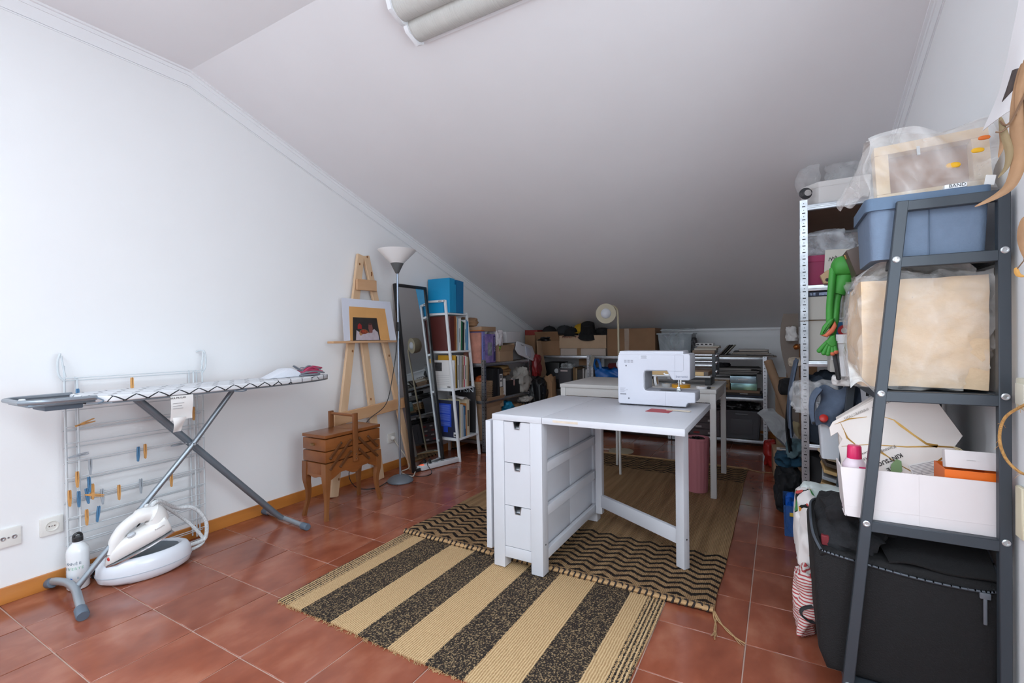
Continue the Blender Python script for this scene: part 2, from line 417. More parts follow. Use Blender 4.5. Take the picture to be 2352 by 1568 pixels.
def plate(name, label, y, z, kind):
    t = T(name, label, 'socket', (XL, y, z-.04))
    B().box(XL, XL+.011, y-.04, y+.04, z-.04, z+.04, .008).done('cover_plate', M('#e4e3de', .4), t)
    if kind == 'schuko':
        B().lathe([(.021, .0), (.023, .003), (.0225, .0045), (.0185, .0035), (.0175, .0015), (0, .0015)], M=TR(XL+.0105, y, z) @ RY(90)).done('socket_well', M('#dedcd5', .4), t)
        for d in (-.009, .009): B().cyl((XL+.0115, y+d, z), (XL+.0128, y+d, z), .0028, 10).done('contact_hole', M('#5b4a40', .6), t)
        B().box(XL+.0115, XL+.0126, y-.003, y+.003, z-.002, z+.001).done('earth_clip', STEEL_D, t)
    else:
        for d in (-.017, .017): B().lathe([(.008, 0), (.0085, .003), (.006, .0035), (.003, .002), (0, .002)], M=TR(XL+.011, y+d, z) @ RY(90), seg=16).done('aerial_jack', STEEL, t)
        B().lathe([(.0035, 0), (.003, .002), (0, .002)], M=TR(XL+.011, y, z) @ RY(90), seg=12).done('screw', STEEL_D, t)
plate('aerial_socket', 'cream aerial socket plate with two metal jacks at the left picture edge', .66, .277, 'tv')
plate('wall_socket', 'cream wall socket beside the wire drying rack above the white bottle', .797, .279, 'schuko')
plate('wall_socket', 'cream wall socket behind the floor lamp with a plug in it', 2.932, .268, 'schuko')

# fluorescent ceiling light on the slope just past the crease
t = T('ceiling_light', 'fluorescent ceiling light with ribbed clear cover on the sloping ceiling', 'ceiling light', (-.85, 1.61, zc(1.61)))
th = math.atan(SL); Ms = Matrix.Translation((-.85, 1.615, zc(1.615))) @ Matrix.Rotation(-th, 4, 'X')
B().box(-.61, .61, -.125, .125, -.022, -.001, .004, M=Ms).done('housing', WHITE_P, t)
prof = []
for k in range(41):
    v = -.108+.216*k/40; prof.append((v, -.024-.032*(abs(math.sin(math.pi*(v+.108)/.108)))**.6*(1 if abs(v) < .107 else 0)))
poly = [(v, z) for v, z in prof]+[(.108, -.021), (-.108, -.021)]
B().prism([(p[0], p[1]) for p in poly], -.585, .585, 'x', M=Ms).done('diffuser', M('#c9c8c3', .22, 0, .03, 6, .5, 300, (1, .02, .02), .6), t, ang=60)
for s in (-1, 1):
    B().prism([(-.118, -.02), (-.118, -.032), (-.095, -.058), (-.02, -.06), (0, -.045), (.02, -.06), (.095, -.058), (.118, -.032), (.118, -.02)], s*.585, s*.605, 'x', M=Ms).done('end_cap', WHITE_P, t)
# ------------------------------------------------------------------ rugs
def rug_mats():
    m, nt, b = nmat('chevron_jute'); N, L = nt.nodes, nt.links
    def math_(op, a, c=None, d=None):
        n = N.new('ShaderNodeMath'); n.operation = op
        for k, x in enumerate((a, c, d)):
            if x is None: continue
            if isinstance(x, (int, float)): n.inputs[k].default_value = x
            else: L.new(x, n.inputs[k])
        return n.outputs[0]
    tc = N.new('ShaderNodeTexCoord'); sx = N.new('ShaderNodeSeparateXYZ'); L.new(tc.outputs['Object'], sx.inputs[0])
    X, Y = sx.outputs[0], sx.outputs[1]
    nz = N.new('ShaderNodeTexNoise'); nz.inputs['Scale'].default_value = 90; L.new(tc.outputs['Object'], nz.inputs['Vector'])
    nl = N.new('ShaderNodeTexNoise'); nl.inputs['Scale'].default_value = 5; L.new(tc.outputs['Object'], nl.inputs['Vector'])
    wob = math_('MULTIPLY', math_('SUBTRACT', nz.outputs['Fac'], .5), .014)
    # zigzag line across x, repeating along y
    zz = math_('MULTIPLY', math_('PINGPONG', X, .055), .62)
    yy = math_('ADD', math_('ADD', Y, zz), math_('ADD', wob, math_('MULTIPLY', math_('SUBTRACT', nl.outputs['Fac'], .5), .02)))
    ph = math_('FRACT', math_('DIVIDE', yy, .052))
    line = math_('LESS_THAN', ph, .40)
    half = 1.135
    ay = math_('ABSOLUTE', math_('ADD', Y, .06))
    near = math_('LESS_THAN', Y, -.60); far = math_('GREATER_THAN', Y, .72)
    band = math_('MAXIMUM', near, far)
    edge = math_('LESS_THAN', math_('ABSOLUTE', Y), 1.10)
    mask = math_('MULTIPLY', math_('MULTIPLY', line, band), edge)
    # jute ground: fine ribs along y
    wv = N.new('ShaderNodeTexWave'); wv.inputs['Scale'].default_value = 42; wv.inputs['Distortion'].default_value = 1.5; wv.inputs['Detail'].default_value = 2; wv.bands_direction = 'X'
    L.new(tc.outputs['Object'], wv.inputs['Vector'])
    mp = N.new('ShaderNodeMapping'); mp.inputs['Scale'].default_value = (28, 1.2, 1); L.new(tc.outputs['Object'], mp.inputs[0])
    n3 = N.new('ShaderNodeTexNoise'); n3.inputs['Scale'].default_value = 1.0; n3.inputs['Detail'].default_value = 4; L.new(mp.outputs[0], n3.inputs['Vector'])
    g = N.new('ShaderNodeValToRGB'); e = g.color_ramp.elements; e[0].color = (*srgb('#7d5f43'), 1); e[1].color = (*srgb('#bd9a72'), 1); e[0].position = .25; e[1].position = .75
    L.new(math_('ADD', math_('MULTIPLY', n3.outputs['Fac'], .75), math_('MULTIPLY', wv.outputs['Fac'], .25)), g.inputs[0])
    mx = N.new('ShaderNodeMix'); mx.data_type = 'RGBA'; L.new(mask, mx.inputs[0]); L.new(g.outputs[0], mx.inputs[6]); mx.inputs[7].default_value = (*srgb('#2b231f'), 1)
    L.new(mx.outputs[2], b.inputs['Base Color']); setp(b, Roughness=.95, **{'Specular IOR Level': .15})
    bp = N.new('ShaderNodeBump'); bp.inputs['Strength'].default_value = .8; bp.inputs['Distance'].default_value = .006
    L.new(math_('ADD', wv.outputs['Fac'], math_('MULTIPLY', nz.outputs['Fac'], .8)), bp.inputs['Height']); L.new(bp.outputs[0], b.inputs['Normal'])
    A = m
    m, nt, b = nmat('striped_jute'); N, L = nt.nodes, nt.links
    tc = N.new('ShaderNodeTexCoord'); sx = N.new('ShaderNodeSeparateXYZ'); L.new(tc.outputs['Object'], sx.inputs[0])
    nz = N.new('ShaderNodeTexNoise'); nz.inputs['Scale'].default_value = 120; nz.inputs['Detail'].default_value = 3; L.new(tc.outputs['Object'], nz.inputs['Vector'])
    X = math_('ADD', sx.outputs[0], math_('MULTIPLY', math_('SUBTRACT', nz.outputs['Fac'], .5), .012))
    c = -1.1325   # rug centre in x
    cr = N.new('ShaderNodeValToRGB'); cr.color_ramp.interpolation = 'CONSTANT'
    edges = [(-1.86, 1), (-1.70, 0), (-1.525, 1), (-1.37, 0), (-1.215, 1), (-1.05, 0), (-.89, 1), (-.72, 0), (-.56, 1)]
    el = cr.color_ramp.elements; el.remove(el[1])
    first = True
    for xe, v in edges:
        p = max(0, (xe-c+.75)/1.5)
        if first: el[0].position = 0; el[0].color = (v, v, v, 1); first = False
        else: q = el.new(p); q.color = (v, v, v, 1)
    L.new(math_('DIVIDE', math_('ADD', X, .75), 1.5), cr.inputs[0])
    fine = math_('GREATER_THAN', math_('ABSOLUTE', math_('ADD', X, -.003)), .645)
    fl_ = math_('GREATER_THAN', math_('FRACT', math_('DIVIDE', X, .0145)), .52)
    tan = math_('MULTIPLY', cr.outputs[0], math_('SUBTRACT', 1.0, math_('MULTIPLY', fine, fl_)))
    # woven rows run across the stripes
    wv = N.new('ShaderNodeTexWave'); wv.bands_direction = 'Y'; wv.inputs['Scale'].default_value = 30; wv.inputs['Distortion'].default_value = 3; wv.inputs['Detail'].default_value = 3; wv.inputs['Detail Scale'].default_value = 6
    L.new(tc.outputs['Object'], wv.inputs['Vector'])
    wx = N.new('ShaderNodeTexWave'); wx.bands_direction = 'X'; wx.inputs['Scale'].default_value = 34; wx.inputs['Distortion'].default_value = 2; L.new(tc.outputs['Object'], wx.inputs['Vector'])
    w = math_('ADD', math_('MULTIPLY', wx.outputs['Fac'], .5), math_('MULTIPLY', nz.outputs['Fac'], .6))
    g1 = N.new('ShaderNodeValToRGB'); e = g1.color_ramp.elements; e[0].color = (*srgb('#a27f57'), 1); e[1].color = (*srgb('#d2b489'), 1); e[0].position = .2; e[1].position = .8; L.new(w, g1.inputs[0])
    n5 = N.new('ShaderNodeTexNoise'); n5.inputs['Scale'].default_value = 170; n5.inputs['Detail'].default_value = 2; L.new(tc.outputs['Object'], n5.inputs['Vector'])
    g2 = N.new('ShaderNodeValToRGB'); e = g2.color_ramp.elements; e[0].color = (*srgb('#2f2926'), 1); e[1].color = (*srgb('#9c8464'), 1); e[0].position = .50; e[1].position = .66; L.new(n5.outputs['Fac'], g2.inputs[0])
    mx = N.new('ShaderNodeMix'); mx.data_type = 'RGBA'; L.new(tan, mx.inputs[0]); L.new(g2.outputs[0], mx.inputs[6]); L.new(g1.outputs[0], mx.inputs[7])
    L.new(mx.outputs[2], b.inputs['Base Color']); setp(b, Roughness=.95, **{'Specular IOR Level': .15})
    bp = N.new('ShaderNodeBump'); bp.inputs['Strength'].default_value = .8; bp.inputs['Distance'].default_value = .006
    L.new(w, bp.inputs['Height']); L.new(bp.outputs[0], b.inputs['Normal'])
    return A, m
JUTE_A, JUTE_B = rug_mats()
def rug(name, label, x0, x1, y0, y1, z0, th, mat, seed, wav=.006):
    t = T(name, label, 'rug', ((x0+x1)/2, (y0+y1)/2, 0))
    def fn(u, v):
        x = x0+(x1-x0)*u; y = y0+(y1-y0)*v
        n = noise.noise((x*1.7+seed, y*1.7, seed))
        dx = .008*noise.noise((y*3, seed, 1)); dy = .006*noise.noise((x*3, seed, 5))
        return (x+dx, y+dy, z0(x, y)+th/2+max(0, n)*wav)
    B().sheet(fn, 48, 48, th).done('woven_field', mat, t)
    return t, fn
# striped rug lies on the tiles, its far end tucked under the chevron rug
tB, fB = rug('striped_rug', 'tan and charcoal striped woven rug on the tiles in the foreground', -1.847, -.418, 1.215, 2.10, lambda x, y: .0005, .007, JUTE_B, 3, .002)
tA, fA = rug('chevron_rug', 'brown jute rug with black zigzag bands under the two white tables', -1.852, -.228, 1.995, 4.265, lambda x, y: .0005+(.0085 if y < 2.1 and x > -1.87 else max(0, .0085*(1-(y-2.1)/.12))), .008, JUTE_A, 8, .003)
CORD = M('#b08d64', .95, 0, .12, 70, .5, 140)
CORD_D = M('#2c2320', .95)
# rolled hem cord along the near end, bound with dark yarn
def hem(t, x0, x1, y, z, seed, label):
    pts = [(x0+(x1-x0)*k/60, y+.006*noise.noise((k*.2, seed, 2)), z+.002*noise.noise((k*.35, seed, 4))) for k in range(61)]
    c = B().tube(pts, .012, 8, flat=.8).done('hem_cord', CORD, t)
    random.seed(seed); src = None; n = 96
    for k in range(n):
        f = (k+.5+random.uniform(-.2, .2))/n; p = Vector(pts[int(f*60)])
        if src is None:
            bb = B(); bb.tube([Vector((.010*math.sin(a)*1.0+.004*a-.006, .0128*math.cos(a), .0112*math.sin(a))) for a in [math.pi*2*q/10 for q in range(11)]], .0038, 5)
            src = bb.done('binding', CORD_D, c); src.data.transform(TR(*WL[c.name])); src.location = p-WL[c.name]; src.rotation_euler = (0, 0, .2)
        else: inst(src, 'binding', c, p, (0, 0, random.uniform(-.1, .5)))
hem(tA, -1.85, -.232, 1.992, .0165, 11, '')
B().tube([(-1.85+1.62*k/40, 4.268+.004*noise.noise((k*.3, 1, 2)), .010) for k in range(41)], .008, 6).done('hem_cord', CORD, tA)
def tassel(p, path, n=9, spread=.012):
    for k in range(2):
        q = [Vector(a)+Vector((.004*math.sin(i*1.8+k*3), .004*math.cos(i*1.8+k*3), 0)) for i, a in enumerate(path)]
        B().tube(smooth(q, 4), .0025, 5).done('tassel_strand', CORD, p)
    e = Vector(path[-1]); d = (e-Vector(path[-2])).normalized()
    b = B()
    for k in range(n):
        s = Vector((random.uniform(-1, 1), random.uniform(-1, 1), random.uniform(0, .4)))*spread
        b.tube([e-d*.01, e+d*.02+s*.5, e+d*.042+s], .0012, 4)
    b.done('tassel_end', CORD, p)
random.seed(5)
tassel(tA, [(-.232, 1.985, .014), (-.222, 1.955, .005), (-.216, 1.915, .004), (-.213, 1.87, .004)])
tassel(tA, [(-.228, 1.985, .014), (-.205, 1.94, .005), (-.175, 1.90, .004), (-.148, 1.868, .004)])
tassel(tA, [(-.23, 4.266, .010), (-.19, 4.255, .005), (-.15, 4.235, .004), (-.10, 4.24, .004)])
# frayed edge of the striped rug
random.seed(9); b = B()
for k in range(230):
    x = -1.84+1.42*random.random(); y = 1.215; L_ = random.uniform(.005, .016)
    b.tube([(x, y+.006, .005), (x+random.uniform(-.006, .006), y-L_*.5, .004), (x+random.uniform(-.008, .008), y-L_, .0015)], .0011, 4)
b.done('fringe', CORD, tB, kind='stuff')

# ------------------------------------------------------------------ wire drying rack against the left wall
WIRE = M('#cdd3d7', .35)
rk = T('drying_rack', 'white wire folding drying rack leaning on the left wall behind the ironing board', 'drying rack', (-2.81, 1.12, 0))
def side_frame(y, s):
    for dx, dy in ((-2.79, 0), (-2.825, .012*s), (-2.79, .045*s), (-2.825, .050*s)):
        top = .945 if dy else 1.0
        B().tube([(dx, y+dy, .03), (dx-.005, y+dy, .5), (dx-.012, y+dy, top)], .0042, 8).done('upright', WIRE, rk)
    # over-door hook: loop rising above the top bar and bent towards the wall
    B().tube(smooth([(-2.80, y, .93), (-2.802, y-.018*s, .96), (-2.803, y-.020*s, 1.02), (-2.806, y-.012*s, 1.05), (-2.83, y-.004*s, 1.052), (-2.855, y, 1.045)], 5), .0045, 8).done('hook', WIRE, rk)
    B().tube(smooth([(-2.80, y+.004*s, .95), (-2.80, y-.004*s, 1.0), (-2.803, y-.008*s, 1.045)], 4), .0038, 8).done('hook_stay', WIRE, rk)
    # rounded bottom corner
    B().tube(smooth([(-2.79, y, .06), (-2.788, y+.006*s, .025), (-2.786, y+.03*s, .006), (-2.785, y+.06*s, .006)], 5), .0042, 8).done('corner_bend', WIRE, rk)
side_frame(.832, 1); side_frame(1.413, -1)
zs = [(.943, -2.795), (.93, -2.825), (.811, -2.795), (.793, -2.825), (.722, -2.79), (.706, -2.82), (.700, -2.83), (.647, -2.79), (.623, -2.825), (.568, -2.79), (.552, -2.825), (.489, -2.79), (.477, -2.80), (.468, -2.82), (.40, -2.79), (.388, -2.80), (.376, -2.82), (.367, -2.83), (.311, -2.79), (.300, -2.81), (.292, -2.825), (.258, -2.79), (.22, -2.82), (.199, -2.79), (.179, -2.82), (.13, -2.79), (.110, -2.825), (.071, -2.79), (.05, -2.82), (.012, -2.79)]
wsrc = None
for z, x in zs:
    if wsrc is None:
        wsrc = B().tube([(0, -.291, 0), (0, .291, 0)], .0026, 6).done('rail', WIRE, rk); wsrc.data.transform(TR(*WL[rk.name])); wsrc.location = Vector((x, 1.1225, z))-WL[rk.name]
    else: inst(wsrc, 'rail', rk, (x, 1.1225, z))
# clothes pegs
PEGC = {'wood': (M('#cf9a5c', .7, 0, .08, 30), 'pale wooden'), 'blue': (M('#4f7fa6', .45), 'blue plastic'), 'grey': (M('#a4abb3', .45), 'grey plastic')}
PEGS = [('wood', 1.077, .892, 90, 'half hidden behind the ironing board top'), ('wood', .894, .734, 15, 'lying open like a V on the second rail'), ('wood', 1.334, .799, 50, 'tilted at the right end under the board'), ('wood', 1.354, .71, 90, 'upright at the right end of the rack'),
 ('wood', 1.127, .553, 90, 'hanging beside a blue peg at mid height'), ('wood', .863, .481, 90, 'by the left upright of the rack'), ('wood', .836, .403, 90, 'outermost at the left edge of the rack'), ('wood', .917, .41, 90, 'behind the crossed peg cluster'), ('wood', .923, .393, -18, 'lying crosswise over the blue pegs'), ('wood', 1.017, .377, 90, 'alone on the lower middle rail'), ('wood', 1.241, .378, 90, 'left of the crossing of the board legs, low'), ('wood', .894, .298, 90, 'lowest of the pegs at the left'),
 ('blue', .87, .857, 90, 'at the top left, crossing the iron rest'), ('blue', 1.097, .545, 88, 'hanging beside a wooden peg at mid height'), ('blue', .905, .446, 92, 'upper one of the left cluster'), ('blue', .898, .395, 96, 'lower one of the left cluster'), ('blue', .867, .39, 90, 'nearest the left upright'), ('blue', .935, .30, 84, 'lowest, beside the lowest wooden peg'),
 ('grey', .869, .59, 6, 'lying along a rail at the left'), ('grey', .91, .527, 90, 'upright at the left below a lying grey peg'), ('grey', 1.106, .383, 90, 'in the middle of the lower rails'), ('grey', .953, .376, 92, 'beside the crossed wooden peg'), ('grey', 1.278, .557, 4, 'lying on a rail by the crossing legs')]
def peg(kind, y, z, ang, where, i):
    mat, word = PEGC[kind]
    x = -2.777+.0006*(i % 3)
    t = T('clothes_peg', '%s clothes peg %s' % (word, where), 'clothes peg', (x, y, z), 'clothes pegs on the drying rack')
    Mx = TR(x, y, z) @ RX(ang)
    op = 14 if 'V' in where else (6 if kind == 'grey' else 3)
    for s in (-1, 1):
        B().prism([(-.037, .0005), (-.034, .0045), (-.005, .0062), (.030, .0048), (.037, .0035), (.037, .0005)], -.0055, .0055, 'x', .0008, 1, M=Mx @ RX(s*op*.5) @ Matrix.Diagonal((1, 1, s, 1))).done('jaw', mat, t)
    B().tube([Mx @ Vector((math.sin(a)*.0001-.0055+.011*k/8, .0035*math.cos(a), .0035*math.sin(a))) for k, a in enumerate([q*math.pi/2 for q in range(9)])], .0009, 5).done('spring', STEEL_D, t)
for i, p in enumerate(PEGS): peg(*p, i)

# ------------------------------------------------------------------ ironing board
def hexmat():
    m, nt, b = nmat('hexagon_cover'); N, L = nt.nodes, nt.links
    tc = N.new('ShaderNodeTexCoord')
    def vm(op, a, c=None):
        n = N.new('ShaderNodeVectorMath'); n.operation = op
        for k, x in enumerate((a, c)):
            if x is None: continue
            if isinstance(x, tuple): n.inputs[k].default_value = x
            else: L.new(x, n.inputs[k])
        return n
    def fm(op, a, c=None):
        n = N.new('ShaderNodeMath'); n.operation = op
        for k, x in enumerate((a, c)):
            if x is None: continue
            if isinstance(x, (int, float)): n.inputs[k].default_value = x
            else: L.new(x, n.inputs[k])
        return n.outputs[0]
    # unfold the rim: height adds to x
    sp = N.new('ShaderNodeSeparateXYZ'); L.new(tc.outputs['Object'], sp.inputs[0])
    cb = N.new('ShaderNodeCombineXYZ'); L.new(fm('SUBTRACT', sp.outputs[0], fm('MULTIPLY', sp.outputs[2], 1.0)), cb.inputs[1]); L.new(sp.outputs[1], cb.inputs[0])
    p = vm('SCALE', cb.outputs[0]); p.inputs[3].default_value = 1/.085
    r = (1.0, 1.7320508, 1.0); h = (.5, .8660254, .5)
    pos = vm('ADD', p.outputs[0], (100.0, 173.20508, 0)).outputs[0]
    a = vm('SUBTRACT', vm('MODULO', pos, r).outputs[0], h).outputs[0]
    c = vm('SUBTRACT', vm('MODULO', vm('SUBTRACT', pos, h).outputs[0], r).outputs[0], h).outputs[0]
    def hd(v):
        fl_ = vm('MULTIPLY', v, (1, 1, 0)).outputs[0]; ab = vm('ABSOLUTE', fl_).outputs[0]
        d = vm('DOT_PRODUCT', ab, (.5, .8660254, 0)).outputs['Value']
        s = N.new('ShaderNodeSeparateXYZ'); L.new(ab, s.inputs[0])
        return fm('MAXIMUM', d, s.outputs[0])
    dist = fm('MINIMUM', hd(a), hd(c))
    line = fm('GREATER_THAN', dist, .468)
    mx = N.new('ShaderNodeMix'); mx.data_type = 'RGBA'; L.new(line, mx.inputs[0]); mx.inputs[6].default_value = (*srgb('#dfe1e5'), 1); mx.inputs[7].default_value = (*srgb('#33363b'), 1)
    L.new(mx.outputs[2], b.inputs['Base Color']); setp(b, Roughness=.85)
    return m
GREYT = M('#8f979f', .3, .55)
GREYP = M('#5d6b7a', .5)
ib = T('ironing_board', 'ironing board with white hexagon print cover on grey crossed legs', 'ironing board', (-2.63, 1.27, 0))
zb_ = .872
out = []
n = 40
# outline: blunt end at y=.82, pointed nose at y=2.11; half width .17
def halfw(s): return .165*(1-max(0, (s-.45)/.55)**2.6)**.75 if s < 1 else 0
ys = [k/n for k in range(n+1)]
rgt = [(-2.63+max(.004, halfw(s)*(min(1, .55+s/.05*.45) if s < .05 else 1)), .825+1.285*s) for s in ys]
lft = [(-2.63-max(.004, halfw(s)*(min(1, .55+s/.05*.45) if s < .05 else 1)), .825+1.285*s) for s in ys]
outline = rgt+lft[::-1]
B().prism(outline, zb_-.022, zb_+.004, 'z', .007, 3).done('padded_cover', hexmat(), ib, ang=60)
B().prism([(x*.93+-2.63*.07, y) for x, y in outline], zb_-.030, zb_-.021, 'z').done('mesh_deck', GREYT, ib)
# iron rest at the near end
rest = B()
rest.tube([(-2.50, .845, .872), (-2.50, .72, .872), (-2.512, .655, .872), (-2.54, .625, .872), (-2.72, .625, .872), (-2.75, .655, .872), (-2.76, .72, .872), (-2.76, .845, .872)], .010, 8, flat=1.0)
rest.done('iron_rest_frame', GREYT, ib)
B().box(-2.745, -2.515, .64, .85, .852, .864, .004).done('iron_rest_tray', M('#7c8791', .4, .4), ib)
B().box(-2.70, -2.56, .70, .82, .828, .852, .004).done('rest_bracket', GREYP, ib)
for x, y in ((-2.70, .67), (-2.58, .68), (-2.56, .76)): B().lathe([(.012, 0), (.012, .006), (.008, .010), (0, .011)], (x, y, .864), 14).done('silicone_pad', WHITE_P, ib)
B().tube(smooth([(-2.49, .84, .872), (-2.478, .86, .858), (-2.485, .845, .848), (-2.50, .87, .852)], 5), .003, 6).done('cover_cord', M('#6e7f8e', .8), ib)
# crossed legs: front-left foot rises to the right under the board, the double leg falls to the right
B().tube([(-2.615, .80, .052), (-2.60, 1.26, .575), (-2.60, 1.475, .845)], .0125, 12).done('leg', GREYT, ib)
for d in (-.016, .016): B().tube([(-2.655+d, 1.035, .845), (-2.655+d, 1.10, .775), (-2.645+d, 1.72, .075), (-2.63+d*.3, 1.765, .026)], .0145, 12).done('leg', M('#77828c', .35, .4), ib)
B().cyl((-2.70, 1.262, .581), (-2.58, 1.262, .581), .006, 10).done('pivot_bolt', CHROME, ib)
B().tube(smooth([(-2.855, .784, .028), (-2.80, .788, .046), (-2.70, .80, .058), (-2.60, .795, .058), (-2.50, .775, .048), (-2.43, .762, .030)], 6), .0155, 12).done('foot_bar', M('#9aa3ab', .35, .4), ib)
B().tube([(-2.845, 1.794, .022), (-2.63, 1.775, .024), (-2.40, 1.757, .022)], .0135, 12).done('foot_bar', M('#9aa3ab', .35, .4), ib)
def cap(p, d, r):
    p, d = Vector(p), Vector(d).normalized()
    B().tube([p-d*.028, p-d*.024, p+d*.02, p+d*.026], [r*.9, r, r*1.06, r*.95], 14).done('end_cap', GREYP, ib)
cap((-2.838, .785, .030), (-1, 0, -.25), .021); cap((-2.425, .760, .026), (1, -.15, -.25), .021)
cap((-2.834, 1.793, .021), (-1, 0, 0), .019); cap((-2.402, 1.757, .021), (1, 0, 0), .019)
B().tube(smooth([(-2.47, 1.40, .842), (-2.455, 1.43, .838), (-2.46, 1.46, .842), (-2.48, 1.455, .846), (-2.475, 1.415, .846)], 4), .0028, 6).done('release_lever', GREYP, ib)
lb = B().sheet(lambda u, v: (-2.468+.006*math.sin(v*4+u), 1.105+.095*u, .848-.115*v), 6, 8, .0008).done('care_label', PAPER, ib)
B().sheet(lambda u, v: (-2.472+.01*math.sin(v*3+u*2), 1.115+.055*u*(1-.3*v), .745-.068*v), 6, 6, .0008).done('care_label', PAPER, ib)
text('label_print', 'BRA PRYLAR', .012, frame((-2.4605, 1.134, .838), (0, 1, 0), (.05, 0, 1)), M('#3a3a3c', .8), ib)
B().box(-2.462, -2.4605, 1.112, 1.160, .812, .8135).box(-2.462, -2.4605, 1.112, 1.150, .800, .8012).box(-2.462, -2.4605, 1.112, 1.155, .788, .7892).done('label_lines', M('#77777a', .8), ib)

# white fabric with pink and grey tape on the nose of the board
fb = T('folded_fabric', 'folded white cloth lying on the nose of the ironing board', 'cloth', (-2.64, 1.83, .876))
B().prism([(1.68, .8775), (1.90, .8775), (1.885, .905), (1.83, .932), (1.80, .93)], -2.70, -2.60, 'x', .006).done('cloth_fold', M('#e3e6ee', .9, 0, .02, 20, .2, 40), fb)
random.seed(4)
tp = T('tape_bundle', 'tangle of pink and grey tape on the tip of the ironing board', 'tape', (-2.62, 1.97, .878))
PINK = M('#c4476b', .7); GTAPE = M('#7d828a', .7)
for k in range(12):
    y0 = 1.885+random.uniform(-.01, .03); y1 = 2.04+random.uniform(-.05, .03); zt = .889+.045*(1-k/12); x = -2.60-.05*random.random()
    pts = [(x, y0, .892+random.random()*.02), (x+.012, (y0+y1)/2, zt+.004), (x, y1, zt-.008), (x-.015, y1+.012, zt-.014), (x-.02, (y0+y1)/2+random.uniform(-.03, .03), zt-.006), (x-.01, y0+.01, .892)]
    B().tube(smooth(pts, 5), .0022, 5, flat=2.0).done('tape_loop', PINK if k % 3 else GTAPE, tp)
B().tube(smooth([(-2.60, 1.95, .897), (-2.61, 1.89, .915), (-2.615, 1.86, .935), (-2.612, 1.845, .945), (-2.605, 1.855, .942), (-2.60, 1.90, .912)], 5), .003, 6, flat=1.8).done('tape_loop', GTAPE, tp)
B().blob((-2.62, 1.955, .884), (.10, .17, .016), .12, 6, 3, 6, .3).done('grey_bundle', GTAPE, tp)

# white bottle with handwritten print
bt = T('drink_bottle', 'white aluminium bottle with black loop cap and handwritten words', 'bottle', (-2.752, .853, 0))
B().lathe([(.0, .003), (.036, .003), (.040, .008), (.040, .165), (.037, .180), (.026, .196), (.019, .203), (.0185, .214), (0, .214)], (-2.752, .853, 0), 36).done('bottle_body', M('#eaeef1', .25, 0, 0, 8, 0, 60, None, .5, .4), bt)
B().lathe([(.0195, .211), (.0195, .228), (.016, .231), (0, .231)], (-2.752, .853, 0), 24).tube(arc((-2.752, .853, .232), .014, -25, 205, 12, (0, 1, 0)), .0055, 8).done('loop_cap', M('#2c2d2f', .3), bt)
def curved(s, size, zc_, a_mid, col):
    # lettering wrapped round the bottle: each character on its own bearing
    for k, ch in enumerate(s):
        a = R(a_mid)+(k-(len(s)-1)/2)*size*.72/.0403
        n = Vector((math.cos(a), math.sin(a), 0))
        text('lettering', ch, size, frame(Vector((-2.752, .853, zc_))+n*.0403, Vector((-n.y, n.x, 0)), (0, 0, 1)) @ Matrix.Shear('XY', 4, (.25, 0)), col, bt)
curved('ANNÉE', .017, .122, -42, M('#7b8794', .7)); curved('ET', .016, .099, -76, M('#7b8794', .7)); curved('VERTE', .016, .100, -28, M('#8fc0a4', .7))
for a, z, s in ((-62, .052, 1.0), (-57, .056, .7), (-66, .050, .6)):
    n = Vector((math.cos(R(a)), math.sin(R(a)), 0))
    B().lathe([(.011*s, 0), (.011*s, .0006), (0, .0008)], M=frame(Vector((-2.752, .853, z))+n*.0393, Vector((-n.y, n.x, 0)), (0, 0, 1)) @ Matrix.Diagonal((1, .45, 1, 1)), seg=12).done('blue_mark', M('#1f6fd0', .6), bt)
curved('&', .014, .058, -18, M('#9fb8c4', .7))

# steam iron on its oval station
st = T('steam_station', 'white oval steam iron base with grey tray on the tiles', 'iron station', (-2.64, 1.065, 0))
def oval(c, L_, W_, prof, yaw, pitch=0):
    Mx = TR(*c) @ RZ(yaw) @ RY(pitch)
    b = B(); b.lathe([(r, z) for r, z in prof], seg=40, M=Mx @ Matrix.Diagonal((L_/2, W_/2, 1, 1))); return b
YW = 78   # long axis bearing
oval((-2.635, 1.065, 0), .37, .225, [(0, .004), (.80, .004), (.95, .02), (1.0, .048), (.98, .085), (.90, .108), (.80, .116), (.74, .113), (.70, .104), (0, .100)], YW).done('base_shell', M('#e3e8f0', .25, 0, 0, 8, 0, 60, None, .5, .3), st)
oval((-2.637, 1.085, .0985), .27, .145, [(0, 0), (1, 0), (1, .007), (.93, .011), (.85, .007), (0, .006)], YW).done('rest_mat', M('#6f7a82', .5, 0, .1, 20), st)
oval((-2.635, 1.065, .0), .371, .226, [(1.0005, .046), (1.002, .048), (1.0005, .050)], YW).done('seam', M('#b9c2cc', .4), st)
ir = T('steam_iron', 'white steam iron resting tilted on the oval station, nose to the left', 'iron', (-2.63, 1.02, .11))
Mi = TR(-2.615, .905, .098) @ RZ(80) @ RY(-21)
def loft(secs, seg=20):
    b = B(); rings = []
    for (x, hw, z0, z1, sq) in secs:
        rg = []
        for k in range(seg):
            a = 2*math.pi*k/seg; ca, sa = math.cos(a), math.sin(a)
            sx = math.copysign(abs(ca)**sq, ca); sz = math.copysign(abs(sa)**sq, sa)
            rg.append(b.bm.verts.new((x, hw*sx, (z0+z1)/2+(z1-z0)/2*sz)))
        rings.append(rg)
    for a, c in zip(rings, rings[1:]):
        for k in range(seg): b.bm.faces.new((a[k], a[(k+1) % seg], c[(k+1) % seg], c[k]))
    b.bm.faces.new(rings[0][::-1]); b.bm.faces.new(rings[-1]); bmesh.ops.recalc_face_normals(b.bm, faces=list(b.bm.faces))
    return b
